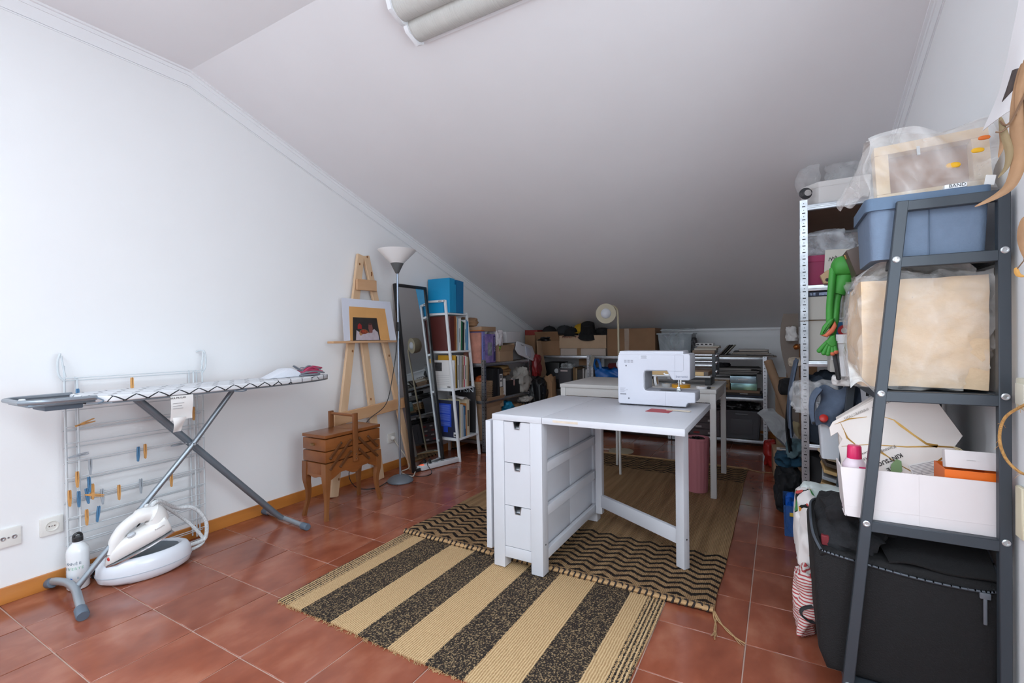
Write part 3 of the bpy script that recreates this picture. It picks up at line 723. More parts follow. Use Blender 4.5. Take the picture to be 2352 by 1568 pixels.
loft([(0, .002, .006, .012, .8), (.012, .014, .006, .034, .7), (.04, .030, .006, .062, .7), (.08, .044, .006, .082, .7), (.12, .052, .006, .088, .65), (.17, .056, .006, .086, .6), (.22, .057, .006, .084, .6), (.255, .052, .006, .095, .6), (.262, .045, .012, .09, .6)]).xf(Mi).done('iron_body', M('#ebeae8', .28, 0, 0, 8, 0, 60, None, .5, .3), ir)
hp = [Mi @ Vector(p) for p in smooth([(.040, 0, .045), (.07, 0, .085), (.105, 0, .115), (.15, 0, .132), (.20, 0, .134), (.232, 0, .112), (.232, 0, .07)], 5)]
B().tube(hp, [.024]*5+[.026]*5+[.027]*8+[.034]*6+[.046]*7, 14, flat=1.0).done('handle', M('#e9e8e6', .3), ir)
B().prism([(.0, .0), (.03, .032), (.08, .048), (.16, .058), (.262, .054), (.262, -.054), (.16, -.058), (.08, -.048), (.03, -.032)], -.001, .005, 'z', M=Mi).done('soleplate', CHROME, ir)
B().lathe([(0, 0), (.016, 0), (.017, .008), (.013, .012), (0, .013)], M=Mi @ TR(.125, -.03, .083), seg=20).done('dial', M('#c3c9cf', .25), ir)
B().blob((0, 0, 0), (.013, .009, .018), 0, 3, 0, 4, 0, flatbase=False, M=Mi @ TR(.022, -.016, .034)).done('spray_nozzle', M('#c8372f', .35), ir)
text('iron_lettering', 'Rowenta', .011, Mi @ frame((.222, -.0575, .06), (1, 0, 0), (0, .1, 1)), M('#a79c9c', .6), ir)
hose_c = M('#d2d6d8', .8, 0, .22, 160)
e = Mi @ Vector((.235, 0, .150))
B().tube(smooth([e, e+Vector((.0, .03, .018)), (-2.665, 1.21, .262), (-2.66, 1.29, .235), (-2.655, 1.345, .15), (-2.66, 1.345, .06), (-2.655, 1.30, .05), (-2.65, 1.235, .055)], 7), .010, 10).done('steam_hose', hose_c, ir)
B().tube(smooth([e, e+Vector((-.004, .028, .01)), (-2.67, 1.23, .21), (-2.668, 1.30, .12), (-2.66, 1.335, .045), (-2.655, 1.28, .025), (-2.65, 1.235, .04)], 7), .0085, 10).done('steam_hose', hose_c, ir)
B().tube(smooth([e, e+Vector((.0, -.02, .01)), (-2.66, 1.08, .235), (-2.70, 1.05, .20)], 6), .008, 8).done('hose_collar', hose_c, ir)
B().tube(smooth([(-2.66, 1.13, .245), (-2.665, 1.142, .30), (-2.672, 1.12, .325), (-2.68, 1.09, .28), (-2.70, 1.05, .2), (-2.74, .99, .12), (-2.77, .93, .06), (-2.76, .905, .02), (-2.745, .93, .012)], 6), .0036, 8).done('power_cable', BLACK, st)
# ------------------------------------------------------------------ sewing box on legs
WD = wood('#74401c', '#8e5529', 12, 'y', .38, .25); WDX = wood('#7d4924', '#945f36', 12, 'x', .38, .2); WDZ = wood('#704020', '#8a5831', 12, 'z', .4, .2); WDD = wood('#4f2d16', '#633c20', 12, 'y', .4, .1)
sb = T('sewing_box', 'brown wooden cantilever sewing box on curved legs before the easel', 'sewing box', (-2.50, 2.12, 0))
bx0, bx1, by0, by1 = -2.612, -2.398, 1.902, 2.350
def tier(z0, z1, inset, n):
    for (a, c) in ((by0+inset, 2.124), (2.128, by1-inset)):
        B().box(bx0+inset, bx1-inset, a, c, z0, z1, .004).done(n, WD, sb)
tier(.500, .520, -.002, 'lid'); tier(.422, .494, .001, 'upper_drawer'); tier(.350, .416, .001, 'middle_drawer')
body = B().box(bx0, bx1, by0, by1, .272, .344, .004).done('body', WD, sb)
# scalloped aprons
def apron_y(x):
    p = [(by0+.03, .275)]
    for k in range(25):
        s = k/24; y = by0+.03+(by1-by0-.06)*s; p.append((y, .262-.018*math.cos(s*4*math.pi)*(1 if .2 < s < .8 else .6)-.012*abs(2*s-1)**3))
    p.append((by1-.03, .275)); return p
B().prism(apron_y(0), bx1-.012, bx1-.0005, 'x').done('apron', WD, sb); B().prism(apron_y(0), bx0+.0005, bx0+.012, 'x').done('apron', WD, sb)
def apron_x():
    p = [(bx0+.03, .275)]
    for k in range(17):
        s = k/16; x = bx0+.03+(bx1-bx0-.06)*s; p.append((x, .262+.010*math.cos(s*2*math.pi)-.02*abs(2*s-1)**4))
    p.append((bx1-.03, .275)); return p
B().prism(apron_x(), by0+.0005, by0+.012, 'y').done('apron', WDX, sb); B().prism(apron_x(), by1-.012, by1-.0005, 'y').done('apron', WDX, sb)
for sx, cx in ((-1, bx0), (1, bx1)):
    for sy, cy in ((-1, by0), (1, by1)):
        pr = [(0, .02), (.012, .03), (.03, .06), (.012, .16), (-.004, .24), (-.002, .27)]
        pts = [(cx-sx*.017+sx*d_, cy-sy*.017+sy*d_, z) for d_, z in ((.014, .0), (.008, .04), (-.002, .10), (-.004, .16), (.002, .22), (.002, .272), (.0, .345))]
        rr = [.0125, .0115, .0125, .0155, .020, .023, .0235]
        b = B(); ps = smooth(pts, 4); q = [rr[min(int(i/4), 6)]+(rr[min(int(i/4)+1, 6)]-rr[min(int(i/4), 6)])*(i % 4)/4 for i in range(len(ps))]
        rings = []
        for p, r_ in zip(ps, q): rings.append([b.bm.verts.new((p.x+dx*r_*.88, p.y+dy*r_*.88, p.z)) for dx, dy in ((-1, -1), (1, -1), (1, 1), (-1, 1))])
        for a, c in zip(rings, rings[1:]):
            for k in range(4): b.bm.faces.new((a[k], a[(k+1) % 4], c[(k+1) % 4], c[k]))
        b.bm.faces.new(rings[0][::-1]); b.bm.faces.new(rings[-1]); b.done('leg', WDZ, sb, ang=50)
for x in (bx1+.008, bx0-.008):
    B().box(x-.008, x+.008, 2.108, 2.144, .318, .628, .004).done('handle_post', WDZ, sb)
    for z in (.335, .362): B().lathe([(.004, 0), (.004, .002), (0, .003)], M=TR(x+(.008 if x > -2.5 else -.008), 2.126, z) @ RY(90 if x > -2.5 else -90), seg=10).done('screw', CHROME, sb)
B().cyl((bx0-.004, 2.126, .612), (bx1+.004, 2.126, .612), .0095, 14).done('handle_bar', WDX, sb)
def strut(y0, z0, y1, z1):
    x = bx1+.0055; L_ = math.hypot(y1-y0, z1-z0); a = math.degrees(math.atan2(z1-z0, y1-y0))
    B().box(-.004, .004, -.008, L_+.008, -.009, .009, .0035, M=TR(x, y0, z0) @ RX(a)).done('strut', WDD, sb)
    for (y, z) in ((y0, z0), (y1, z1)): B().lathe([(.0035, 0), (.0035, .0015), (0, .0025)], M=TR(x+.004, y, z) @ RY(90), seg=10).done('rivet', CHROME, sb)
for a in ((1.935, .377, 2.015, .455), (1.935, .310, 2.09, .458), (2.01, .310, 2.09, .385)):
    strut(*a); strut(2*2.126-a[0]-.0, a[1], 2*2.126-a[2], a[3])
B().box(-2.525, -2.495, by0-.012, by0+.002, .452, .466, .003).done('latch', M('#8b6a42', .35, .6), sb)

# ------------------------------------------------------------------ easel
PINE_Z = wood('#cfa984', '#dfc19e', 9, 'z', .55); PINE_Y = wood('#c39468', '#d4aa84', 9, 'y', .55); PINE_P = wood('#dcc09c', '#e6d0b2', 9, 'z', .55)
ea = T('easel', 'pine painter easel leaning on the left wall behind the sewing box', 'easel', (-2.76, 2.6, 0))
def board(p0, p1, w, th, name, mat, wdir=(0, 1, 0)):
    p0, p1 = Vector(p0), Vector(p1); d = (p1-p0).normalized(); wv = Vector(wdir); wv = (wv-d*wv.dot(d)).normalized(); nn = d.cross(wv)
    Mx = Matrix((wv, nn, d)).transposed().to_4x4(); Mx.translation = p0
    return B().box(-w/2, w/2, -th/2, th/2, 0, (p1-p0).length, .003, 1, M=Mx).done(name, mat, ea)
board((-2.722, 2.222, 0.0), (-2.838, 2.60, 1.765), .066, .024, 'leg', PINE_Z)
board((-2.722, 3.03, 0.0), (-2.838, 2.655, 1.765), .060, .024, 'leg', PINE_Z)
board((-2.745, 2.69, 0.0), (-2.828, 2.575, 1.36), .066, .022, 'centre_post', PINE_Z)
board((-2.79, 2.515, 1.525), (-2.79, 2.715, 1.53), .085, .018, 'top_crossbar', PINE_Y, (0, 0, 1))
board((-2.738, 2.245, .535), (-2.738, 3.03, .575), .085, .02, 'lower_crossbar', PINE_Y, (0, 0, 1))
B().box(-2.795, -2.728, 2.245, 2.895, 1.078, 1.094, .003).done('ledge', PINE_Y, ea)
random.seed(3)
for k in range(16):
    s = random.random(); leg = random.choice([((-2.708, 2.222, 0.0), (-2.824, 2.60, 1.765)), ((-2.708, 3.03, 0), (-2.824, 2.655, 1.765)), ((-2.732, 2.69, 0), (-2.815, 2.575, 1.36))])
    p = Vector(leg[0]).lerp(Vector(leg[1]), s)+Vector((.001, random.uniform(-.02, .02), 0))
    B().lathe([(.006, -.004), (.006, .0008), (0, .0012)], M=TR(*p) @ RY(86) @ Matrix.Diagonal((1.6, 1, 1, 1)), seg=10).done('knot', M('#8a5a34', .6), ea)
# picture on the ledge
ar = T('still_life', 'unframed still life print with bowl and jug on orange and white mount, on the easel', 'picture', (-2.77, 2.62, 1.095))
def pic_x(y, z): s = (z-1.096)/.316; return -.030*s+.012*((y-2.615)/.247)**2*(1-s)
def curl(x): return lambda y0, y1, z0, z1: (lambda u, v: (lambda y, z: (x+pic_x(y, z), y, z))(y0+(y1-y0)*u+(.02*(1-v)*(2*u-1)), z0+(z1-z0)*v))
B().sheet(curl(-2.755)(2.368, 2.862, 1.096, 1.412), 14, 10, .0015).done('white_sheet', M('#d9dce8', .9), ar)
B().sheet(curl(-2.7525)(2.428, 2.792, 1.0965, 1.352), 14, 10, .0015).done('orange_mount', M('#dba465', .9, 0, .05, 6), ar)
B().sheet(curl(-2.7495)(2.452, 2.692, 1.097, 1.272), 12, 8, .0012).done('print', M('#2d2826', .8, 0, .2, 14), ar)
def flat(name, pts, mat, off):
    # printed shape lying on the picture plane
    ps = [(-2.7495+off*.6+pic_x(y, z), y, z) for y, z in pts]
    b = B(); f = b.bm.faces.new([b.bm.verts.new(p) for p in ps]); r = bmesh.ops.extrude_face_region(b.bm, geom=[f]); bmesh.ops.translate(b.bm, vec=(.0008, 0, 0), verts=[q for q in r['geom'] if isinstance(q, bmesh.types.BMVert)]); b.done(name, mat, ar)
def ell(cy, cz, ry, rz, n=20): return [(cy+ry*math.cos(2*math.pi*k/n), cz+rz*math.sin(2*math.pi*k/n)) for k in range(n)]
flat('printed_cloth', [(2.462, 1.10), (2.70, 1.10), (2.69, 1.16), (2.655, 1.185), (2.60, 1.155), (2.52, 1.15), (2.475, 1.175)], M('#b9adb4', .8, 0, .12, 25), .002)
flat('printed_bowl', ell(2.548, 1.152, .048, .030), M('#a77b52', .8), .0032); flat('printed_bowl_hollow', ell(2.548, 1.163, .038, .017), M('#7a2f1e', .8), .0042)
flat('printed_jug', [(2.605, 1.15), (2.632, 1.15), (2.640, 1.19), (2.634, 1.225), (2.600, 1.225), (2.595, 1.19)], M('#7c4a44', .8), .0036); flat('printed_jug_mouth', ell(2.617, 1.224, .018, .008), M('#4d2b2a', .8), .0045)
flat('printed_cloth_red', [(2.487, 1.185), (2.530, 1.185), (2.528, 1.215), (2.508, 1.228), (2.490, 1.212)], M('#9c2320', .8), .0038)
flat('printed_fruit', ell(2.54, 1.168, .013, .011), M('#a83c22', .8), .005); flat('printed_fruit', ell(2.562, 1.165, .012, .011), M('#9a4a24', .8), .005)

# ------------------------------------------------------------------ uplighter floor lamp
ul = T('floor_lamp', 'grey floor lamp with white cone uplight shade beside the mirror', 'floor lamp', (-2.56, 2.715, 0))
GM = M('#737a82', .45, .3)
B().lathe([(.0, .002), (.098, .002), (.100, .008), (.096, .016), (.07, .036), (.035, .050), (.012, .055), (.0, .055)], (-2.56, 2.715, 0), 36).done('base', GM, ul)
for a, c in ((.05, .58), (.58, 1.11), (1.11, 1.64)): B().cyl((-2.56, 2.715, a), (-2.56, 2.712, c), .0085 if a < 1 else .0082, 14).done('pole', M('#9aa5b4', .3, .8), ul)
B().lathe([(.009, 1.61), (.014, 1.615), (.047, 1.682), (.050, 1.69), (.0, 1.69)], (-2.56, 2.711, 0), 32).done('shade_holder', M('#5b5d5e', .5), ul)
B().lathe([(.048, 1.688), (.145, 1.787), (.147, 1.791), (.143, 1.789), (.046, 1.692)], (-2.56, 2.711, 0), 40).done('shade', M('#e9e7e6', .4), ul)
B().box(-2.566, -2.548, 2.695, 2.708, 1.165, 1.235, .004).done('cord_switch', BLACK, ul)
cbl = smooth([(-2.556, 2.702, 1.20), (-2.55, 2.69, 1.08), (-2.545, 2.63, .82), (-2.548, 2.56, .62), (-2.60, 2.44, .52), (-2.66, 2.40, .40), (-2.70, 2.38, .25), (-2.70, 2.34, .12), (-2.66, 2.38, .03), (-2.60, 2.48, .006), (-2.62, 2.62, .005), (-2.68, 2.72, .005), (-2.70, 2.83, .006), (-2.62, 2.88, .005), (-2.51, 2.87, .005), (-2.46, 2.93, .005), (-2.50, 3.02, .006), (-2.57, 3.05, .05), (-2.586, 3.10, .082)], 7)
B().tube(cbl, .003, 6).done('power_cord', BLACK, ul)
# power strip and its white lead
ps = T('power_strip', 'white multi socket power strip on the floor before the mirror', 'power strip', (-2.52, 3.21, 0))
Mp = TR(-2.560, 3.200, 0) @ RZ(-105)
B().box(-.20, .20, -.026, .026, .004, .044, .008, M=Mp).done('strip_body', M('#dcdde0', .35), ps)
for k in range(5): B().lathe([(.019, 0), (.0195, .002), (.0165, .002), (.0155, .0005), (0, .0005)], M=Mp @ TR(-.15+.062*k, 0, .0435), seg=18).done('outlet', M('#c6c8cc', .4), ps)
B().box(.165, .19, -.012, .012, .043, .049, .002, M=Mp).done('rocker_switch', M('#e0593a', .4, emit=('#ff6a3a', .6)), ps)
B().tube([Mp @ Vector((.10, 0, .045)), Mp @ Vector((.10, 0, .085))], .014, 12, r2=.007).done('black_plug', BLACK, ps)
B().tube(smooth([Mp @ Vector((.20, 0, .02)), Mp @ Vector((.25, .01, .012)), (-2.58, 2.90, .009), (-2.55, 2.84, .008), (-2.66, 2.86, .008), (-2.72, 2.90, .01), (-2.70, 2.97, .03), (-2.76, 3.0, .10), (-2.81, 2.96, .20), (-2.835, 2.937, .262)], 7), .0045, 8).done('lead', M('#cfc8bc', .5), ps)
B().lathe([(.018, 0), (.018, .018), (.010, .034), (0, .034)], M=TR(XL+.012, 2.932, .268) @ RY(90), seg=18).done('wall_plug', M('#dcdad5', .4), ps)

# ------------------------------------------------------------------ leaning mirror
mr_ = T('mirror', 'tall black framed mirror leaning on the wall beside the floor lamp', 'mirror', (-2.64, 3.125, 0))
c0 = Vector((-2.612, 2.927, .001)); wv = Vector((.012, .39, 0)); hv = Vector((-.19, .01, 1.575))
wx, hx = wv.normalized(), (hv-wv.normalized()*hv.dot(wv.normalized())).normalized(); nx = wx.cross(hx)
Mm = Matrix((wx, hx, nx)).transposed().to_4x4(); Mm.translation = c0
WM, HM, fw_ = .392, 1.585, .026
FRB = M('#1d1e20', .3)
for nme, a in (('frame_side', (0, fw_, 0, HM)), ('frame_side', (WM-fw_, WM, 0, HM)), ('frame_rail', (fw_, WM-fw_, HM-fw_, HM)), ('frame_rail', (fw_, WM-fw_, 0, fw_))):
    B().box(a[0], a[1], a[2], a[3], -.022, .008, .004, M=Mm).done(nme, FRB, mr_)
B().box(fw_-.004, WM-fw_+.004, fw_-.004, HM-fw_+.004, -.012, -.002, M=Mm).done('glass', M('#d7dcdd', .015, 1.0), mr_)
B().box(.004, WM-.004, .004, HM-.004, -.026, -.013, M=Mm).done('backing', CARD_D, mr_)

# ------------------------------------------------------------------ white ladder bookshelf
lw = T('ladder_bookshelf', 'narrow white metal ladder bookshelf full of books against the left wall', 'bookshelf', (-2.65, 3.55, 0))
WMET = M('#dfe2e5', .4)
LY0, LY1 = 3.395, 3.71
def fx(z): return -2.475-.098*z   # front of the leaning leg at height z
for y in (LY0, LY1):
    B().prism([(fx(0)-.024, 0), (fx(0), 0), (fx(1.455), 1.455), (fx(1.455)-.022, 1.455)] if y < 3.5 else [(fx(0)-.024, 0), (fx(0), 0), (fx(1.35), 1.35), (fx(1.35)-.022, 1.35)], y-.010, y+.010, 'y', .002, 1).done('front_leg', WMET, lw)
    B().box(-2.852, -2.832, y-.010, y+.010, 0, 1.455 if y < 3.5 else 1.35, .002).done('back_leg', WMET, lw)
    for z in (.205, .65, .992, 1.34): B().box(-2.832, fx(z)-.01, y-.008, y+.008, z-.022, z-.002, .002).done('side_bar', WMET, lw)
B().box(-2.832, fx(1.45)-.01, LY0-.010, LY0+.010, 1.437, 1.457, .002).done('side_bar', WMET, lw)
B().box(-2.70, -2.66, LY0-.0105, LY0-.0095, 1.443, 1.450).done('maker_mark', M('#4a4a4c', .6), lw)
for z in (.205, .65, .992, 1.34): B().box(-2.85, fx(z)+.004, LY0+.010, LY1-.010, z-.016, z, .003).done('shelf', WMET, lw)
def book(shelf, y0, th, depth, z0, hgt, colr, label, spine_col=None, lean=0.0, xfront=None, name='book', pages=True, cover_mat=None, group='books on the ladder bookshelf'):
    xf = (fx(z0)-.012) if xfront is None else xfront; xb = xf-depth
    t = T(name, label, 'book', ((xf+xb)/2, y0+th/2, z0), group)
    m = cover_mat or M(colr, .5, 0, .04, 12)
    Mx = about((xf, y0, z0), RX(lean)) if lean else None
    c = min(.003, th*.2)
    b = B().box(xb, xf, y0, y0+c, z0, z0+hgt, M=Mx).box(xb, xf, y0+th-c, y0+th, z0, z0+hgt, M=Mx).box(xf-c, xf, y0+c, y0+th-c, z0, z0+hgt, M=Mx)
    b.done('cover', m, t)
    if pages: B().box(xb+.003, xf-c, y0+c, y0+th-c, z0+.003, z0+hgt-.004, M=Mx).done('pages', PAGES, t)
    if spine_col: B().box(xf, xf+.0008, y0+th*.2, y0+th*.8, z0+hgt*.25, z0+hgt*.7, M=Mx).done('spine_print', M(spine_col, .6), t)
    return t
# blue binders on top
AZ, AZ2 = M('#1495c9', .45), M('#0a6fa5', .45)
yb = LY0+.014
for k in range(5):
    book(4, yb, .014, .25, 1.341, .315-.001*k, '', ['nearest bright blue folder, its whole face showing, on top of the ladder bookshelf', 'second bright blue folder from the mirror on top of the ladder bookshelf', 'third bright blue folder from the mirror on top of the ladder bookshelf', 'fourth bright blue folder from the mirror on top of the ladder bookshelf', 'fifth bright blue folder, last of the tall bright ones on the bookshelf top'][k], None, 0, fx(1.34)+.02, 'folder', True, AZ); yb += .0155
book(4, yb+.012, .018, .24, 1.341, .262, '', 'shorter bright blue folder between the bright and the dark ones', None, 0, fx(1.34)+.01, 'folder', True, AZ); yb += .036
for k in range(4):
    book(4, yb, .027, .25, 1.341, .308-.002*k, '', ['first dark blue folder, beside the short bright one', 'second dark blue folder from the mirror side on the bookshelf top', 'third dark blue folder from the mirror side on the bookshelf top', 'last dark blue folder, furthest from the mirror on the bookshelf top'][k], None, -1.5, fx(1.34)+.006, 'folder', True, AZ2); yb += .0285
# second shelf: albums and thin books
z = .993; y = LY0+.012
S2 = [('#5b2a26', .062, .25, .315, 'large worn maroon album, nearest on the upper shelf, its cover facing out', None), ('#8c5030', .022, .24, .318, 'rust brown album spine beside the maroon album', None), ('#cdb795', .014, .22, .300, 'beige thin book beside the rust brown spine', None), ('#8fb4cc', .009, .21, .305, 'pale blue slim magazine on the upper shelf', None), ('#e2e2e0', .012, .22, .296, 'white slim book on the upper shelf next to the pale blue one', '#8a8a8a'), ('#dcdad6', .010, .21, .30, 'off-white booklet in the middle of the upper shelf', None), ('#2f7a58', .011, .20, .275, 'green slim book on the upper shelf', None), ('#1f4036', .009, .20, .268, 'dark green slim book on the upper shelf', None), ('#26272a', .010, .20, .262, 'black slim book between green and white on the upper shelf', None), ('#e3e1dc', .012, .21, .285, 'white slim book near the far end of the upper shelf', '#6a8fae'), ('#7fb0cf', .012, .21, .29, 'light blue book second from the far end of the upper shelf', None), ('#3f8fc4', .012, .21, .275, 'bright blue thin book last on the upper shelf', None)]
for i, (c, th_, dp, hh, lab, sp) in enumerate(S2): book(2, y, th_, dp, z, hh, c, lab, sp, -2.5 if i > 3 else 0); y += th_+.004 + (.004 if i > 3 else .001)
# third shelf
z = .651; y = LY0+.012
bk = book(3, y, .024, .235, z, .255, '#e2e1df', 'white book with a black and white photo, facing out on the middle shelf')
B().box(-2.775, -2.685, y-.0006, y, z+.155, z+.235).done('cover_photo', M('#3b3b3d', .7, 0, .6, 40), bk)
for k in range(6): B().box(-2.775, -2.60, y-.0005, y, z+.03+.017*k, z+.0315+.017*k).done('cover_text', M('#a9a9aa', .7), bk)
B().box(-2.625, -2.59, y-.0006, y, z+.008, z+.018).done('barcode', M('#4a4a4a', .7), bk)
y += .028
S3 = [('#c9992c', .012, .20, .30, 'mustard yellow book rising behind the white photo book', None), ('#262422', .010, .20, .290, 'black book rising beside the mustard yellow one', None), ('#dcdbd8', .020, .22, .300, 'white glossy book after the black one on the middle shelf', '#9a9a9a'), ('#a2a3a5', .016, .22, .297, 'grey book on the middle shelf', None), ('#e0dfdc', .010, .21, .292, 'white thin book right of the grey one', None), ('#2c2b2b', .008, .21, .29, 'black thin book in the middle of the middle shelf', None), ('#c7b79f', .016, .22, .297, 'beige book on the middle shelf before the pink one', '#7d6c58'), ('#c8506a', .013, .20, .285, 'pink-red spined book on the middle shelf', '#f0d8dc'), ('#e4e1dc', .019, .21, .29, 'white book right of the pink-red one', '#555555'), ('#d8ccb5', .015, .21, .28, 'cream book second from the far end of the middle shelf', None), ('#8f6e50', .020, .21, .275, 'brown book last on the middle shelf', None)]
for i, (c, th_, dp, hh, lab, sp) in enumerate(S3): book(3, y, th_, dp, z, hh, c, lab, sp, -1.5 if i > 2 else 0); y += th_+.005
# lowest shelf
z = .206; y = LY0+.012
bk = book(1, y, .018, .275, z, .335, '#232a45', 'large dark blue book with bright blue text panel, facing out on the lowest shelf')
B().box(-2.80, -2.585, y-.0006, y, z+.095, z+.305).box(-2.675, -2.625, y-.0006, y, z+.045, z+.096).done('text_panel', M('#1d47c0', .6), bk)
for k in range(20):
    if k in (4, 11): continue
    B().box(-2.79, -2.60, y-.001, y-.0005, z+.105+.0095*k, z+.108+.0095*k).done('text_line', M('#7d97e0', .7), bk)
B().box(-2.56, -2.525, y-.0008, y, z+.008, z+.05).done('price_sticker', M('#dcdcdc', .7), bk); B().box(-2.552, -2.533, y-.0012, y-.0006, z+.016, z+.034).done('barcode', M('#3d3d3d', .7, 0, .9, 200, 0, 60, (1, .01, .01)), bk)
y += .022
S4 = [('#d8cf9a', .010, .24, .338, 'pale yellow edged book behind the dark blue one', None), ('#dcdddc', .024, .21, .300, 'white book on the lowest shelf', None), ('#b8babc', .012, .20, .295, 'light grey book on the lowest shelf', None), ('#7fa3bd', .011, .18, .27, 'pale blue book on the lowest shelf', None), ('#2c5f8f', .014, .18, .28, 'blue spined book on the lowest shelf', '#9ab6cf'), ('#c07a3e', .011, .19, .30, 'orange spined book on the lowest shelf', None), ('#d3c6ad', .042, .21, .335, 'thick cream book at the far end of the lowest shelf', '#5d564c')]
for i, (c, th_, dp, hh, lab, sp) in enumerate(S4): book(1, y, th_, dp, z, hh, c, lab, sp); y += th_+.005
B().sheet(lambda u, v: (-2.50-.20*v, 3.47+.13*u, .548+.02*math.sin(u*5+v*2)+.012*v), 8, 8, .0012).done('loose_sheet', PAPER_G, None, 'curled white sheet lying over the books of the lowest shelf', 'paper')
bp_ = T('display_board', 'black display board standing behind the books of the lowest shelf', 'board', (-2.65, 3.685, .206))
B().box(-2.80, -2.51, 3.680, 3.690, .207, .64, .002, M=about((-2.6, 3.68, .207), RX(-1))).done('panel', M('#29282a', .5), bp_)
text('lettering', 'HSN', .065, frame((-2.585, 3.655, .612), (1, .3, 0), (0, 0, 1)), M('#c9d2da', .5), bp_, squeeze=1.1)
# ------------------------------------------------------------------ white gateleg table with drawers
WT = M('#cdced4', .4, 0, .012, 4)
nt_ = T('gateleg_table', 'white gateleg table with three end drawers and one flap raised', 'table', (-.93, 2.3, 0))
ax0, ax1, ay0, ay1 = -1.198, -.937, 1.905, 2.695
B().box(ax0-.002, ax1+.001, ay0-.003, ay1, .711, .740, .0025).done('centre_top', WT, nt_)
B().box(ax1+.003, -.318, ay0-.003, ay1-.01, .711, .740, .0025).done('raised_flap', WT, nt_)
B().box(ax0-.044, ax0-.016, ay0+.004, ay1-.004, .085, .704, .0025).done('folded_flap', WT, nt_)
for y in (2.05, 2.3, 2.55): B().cyl((ax1-.02, y, .708), (ax1+.03, y, .708), .004, 8).done('hinge', STEEL, nt_)
lw_ = .060
for x in (ax0, ax1-lw_):
    for y in (ay0, ay1-lw_): B().box(x, x+lw_, y, y+lw_, .0125, .711, .002).done('leg', WT, nt_)
DZ = [(.515, .707), (.312, .512), (.117, .309)]
for z0, z1 in DZ:
    for (ya, yb_) in ((ay0+.004, ay0+.022),):
        d = B(); xm = (ax0+ax1)/2; x0, x1 = ax0+lw_+.0015, ax1-lw_-.0015
        # front with a notch at the top edge
        d.prism([(x0, z0), (x1, z0), (x1, z1), (xm+.021, z1), (xm+.014, z1-.036), (xm-.014, z1-.036), (xm-.021, z1), (x0, z1)], ya, yb_, 'y')
        dr = d.done('drawer', WT, nt_)
        B().prism([(xm-.021, z1), (xm-.014, z1-.036), (xm+.014, z1-.036), (xm+.021, z1), (xm+.0175, z1), (xm+.011, z1-.033), (xm-.011, z1-.033), (xm-.0175, z1)], ya-.0015, ya+.012, 'y').done('notch_trim', STEEL, dr)
        B().box(x0+.01, x1-.01, yb_, ay0+.39, z0+.01, z1-.03).done('drawer_box', M('#d6d7da', .5), dr)
B().box(ax0+lw_, ax1-lw_, ay0+.004, ay0+.024, .062, .114, .0015).done('end_rail', WT, nt_)
for x, sgn in ((ax1, -1), (ax0, 1)):
    for z in (.500, .298, .098): B().box(min(x, x+sgn*.022), max(x, x+sgn*.022), ay0+lw_, ay1-lw_, z-.022, z+.022, .0015).done('side_rail', WT, nt_)
    ym = (ay0+ay1)/2
    for z0, z1 in ((.522, .711), (.320, .478), (.120, .276)):
        for ya, yb_ in ((ay0+lw_, ym-.0015), (ym+.0015, ay1-lw_)): B().box(min(x+sgn*.030, x+sgn*.04), max(x+sgn*.030, x+sgn*.04), ya, yb_, z0-.01, z1+.005, .001).done('side_panel', WT, nt_)
B().box(ax0+lw_, ax1-lw_, ay1-.024, ay1-.004, .08, .711).done('far_end_panel', WT, nt_)
# gate: pivot post by the far body leg, swung leg under the flap
px, py = -.905, 2.615
B().box(ax1+.004, ax1+.042, 2.60, 2.640, .075, .705, .002).done('gate_pivot_post', WT, nt_)
gx, gy = -.400, 2.305
ang = math.degrees(math.atan2(gy-py, gx-px)); Lg = math.hypot(gx-px, gy-py)
Mg = TR(px, py, 0) @ RZ(ang)
B().box(Lg-.024, Lg+.024, -.018, .018, .0115, .709, .002, M=Mg).done('gate_leg', WT, nt_)
for z in (.150, .66): B().box(.0, Lg-.024, -.011, .011, z-.035, z+.035, .002, M=Mg).done('gate_rail', WT, nt_)
B().lathe([(.004, 0), (.004, .001), (0, .001)], M=Mg @ TR(Lg+.0242, 0, .15) @ RY(90), seg=10).done('bolt', M('#3b3b3d', .5, .5), nt_)
B().lathe([(.004, 0), (.004, .001), (0, .001)], M=TR(ax1+.0005, ay0+.03, .15) @ RY(90), seg=10).done('bolt', M('#3b3b3d', .5, .5), nt_)
random.seed(12)
for k in range(9):
    x, y = random.uniform(-.9, -.4), random.uniform(1.95, 2.35)
    B().lathe([(random.uniform(.001, .0025), 0), (.001, .0004), (0, .0005)], (x, y, .740), 8).done('stain', M('#8f8378', .8), nt_)
B().box(-.88, -.76, ay0-.0036, ay0-.0028, .722, .732).done('worn_edge', M('#d2c4b4', .7, 0, .1, 30), nt_)

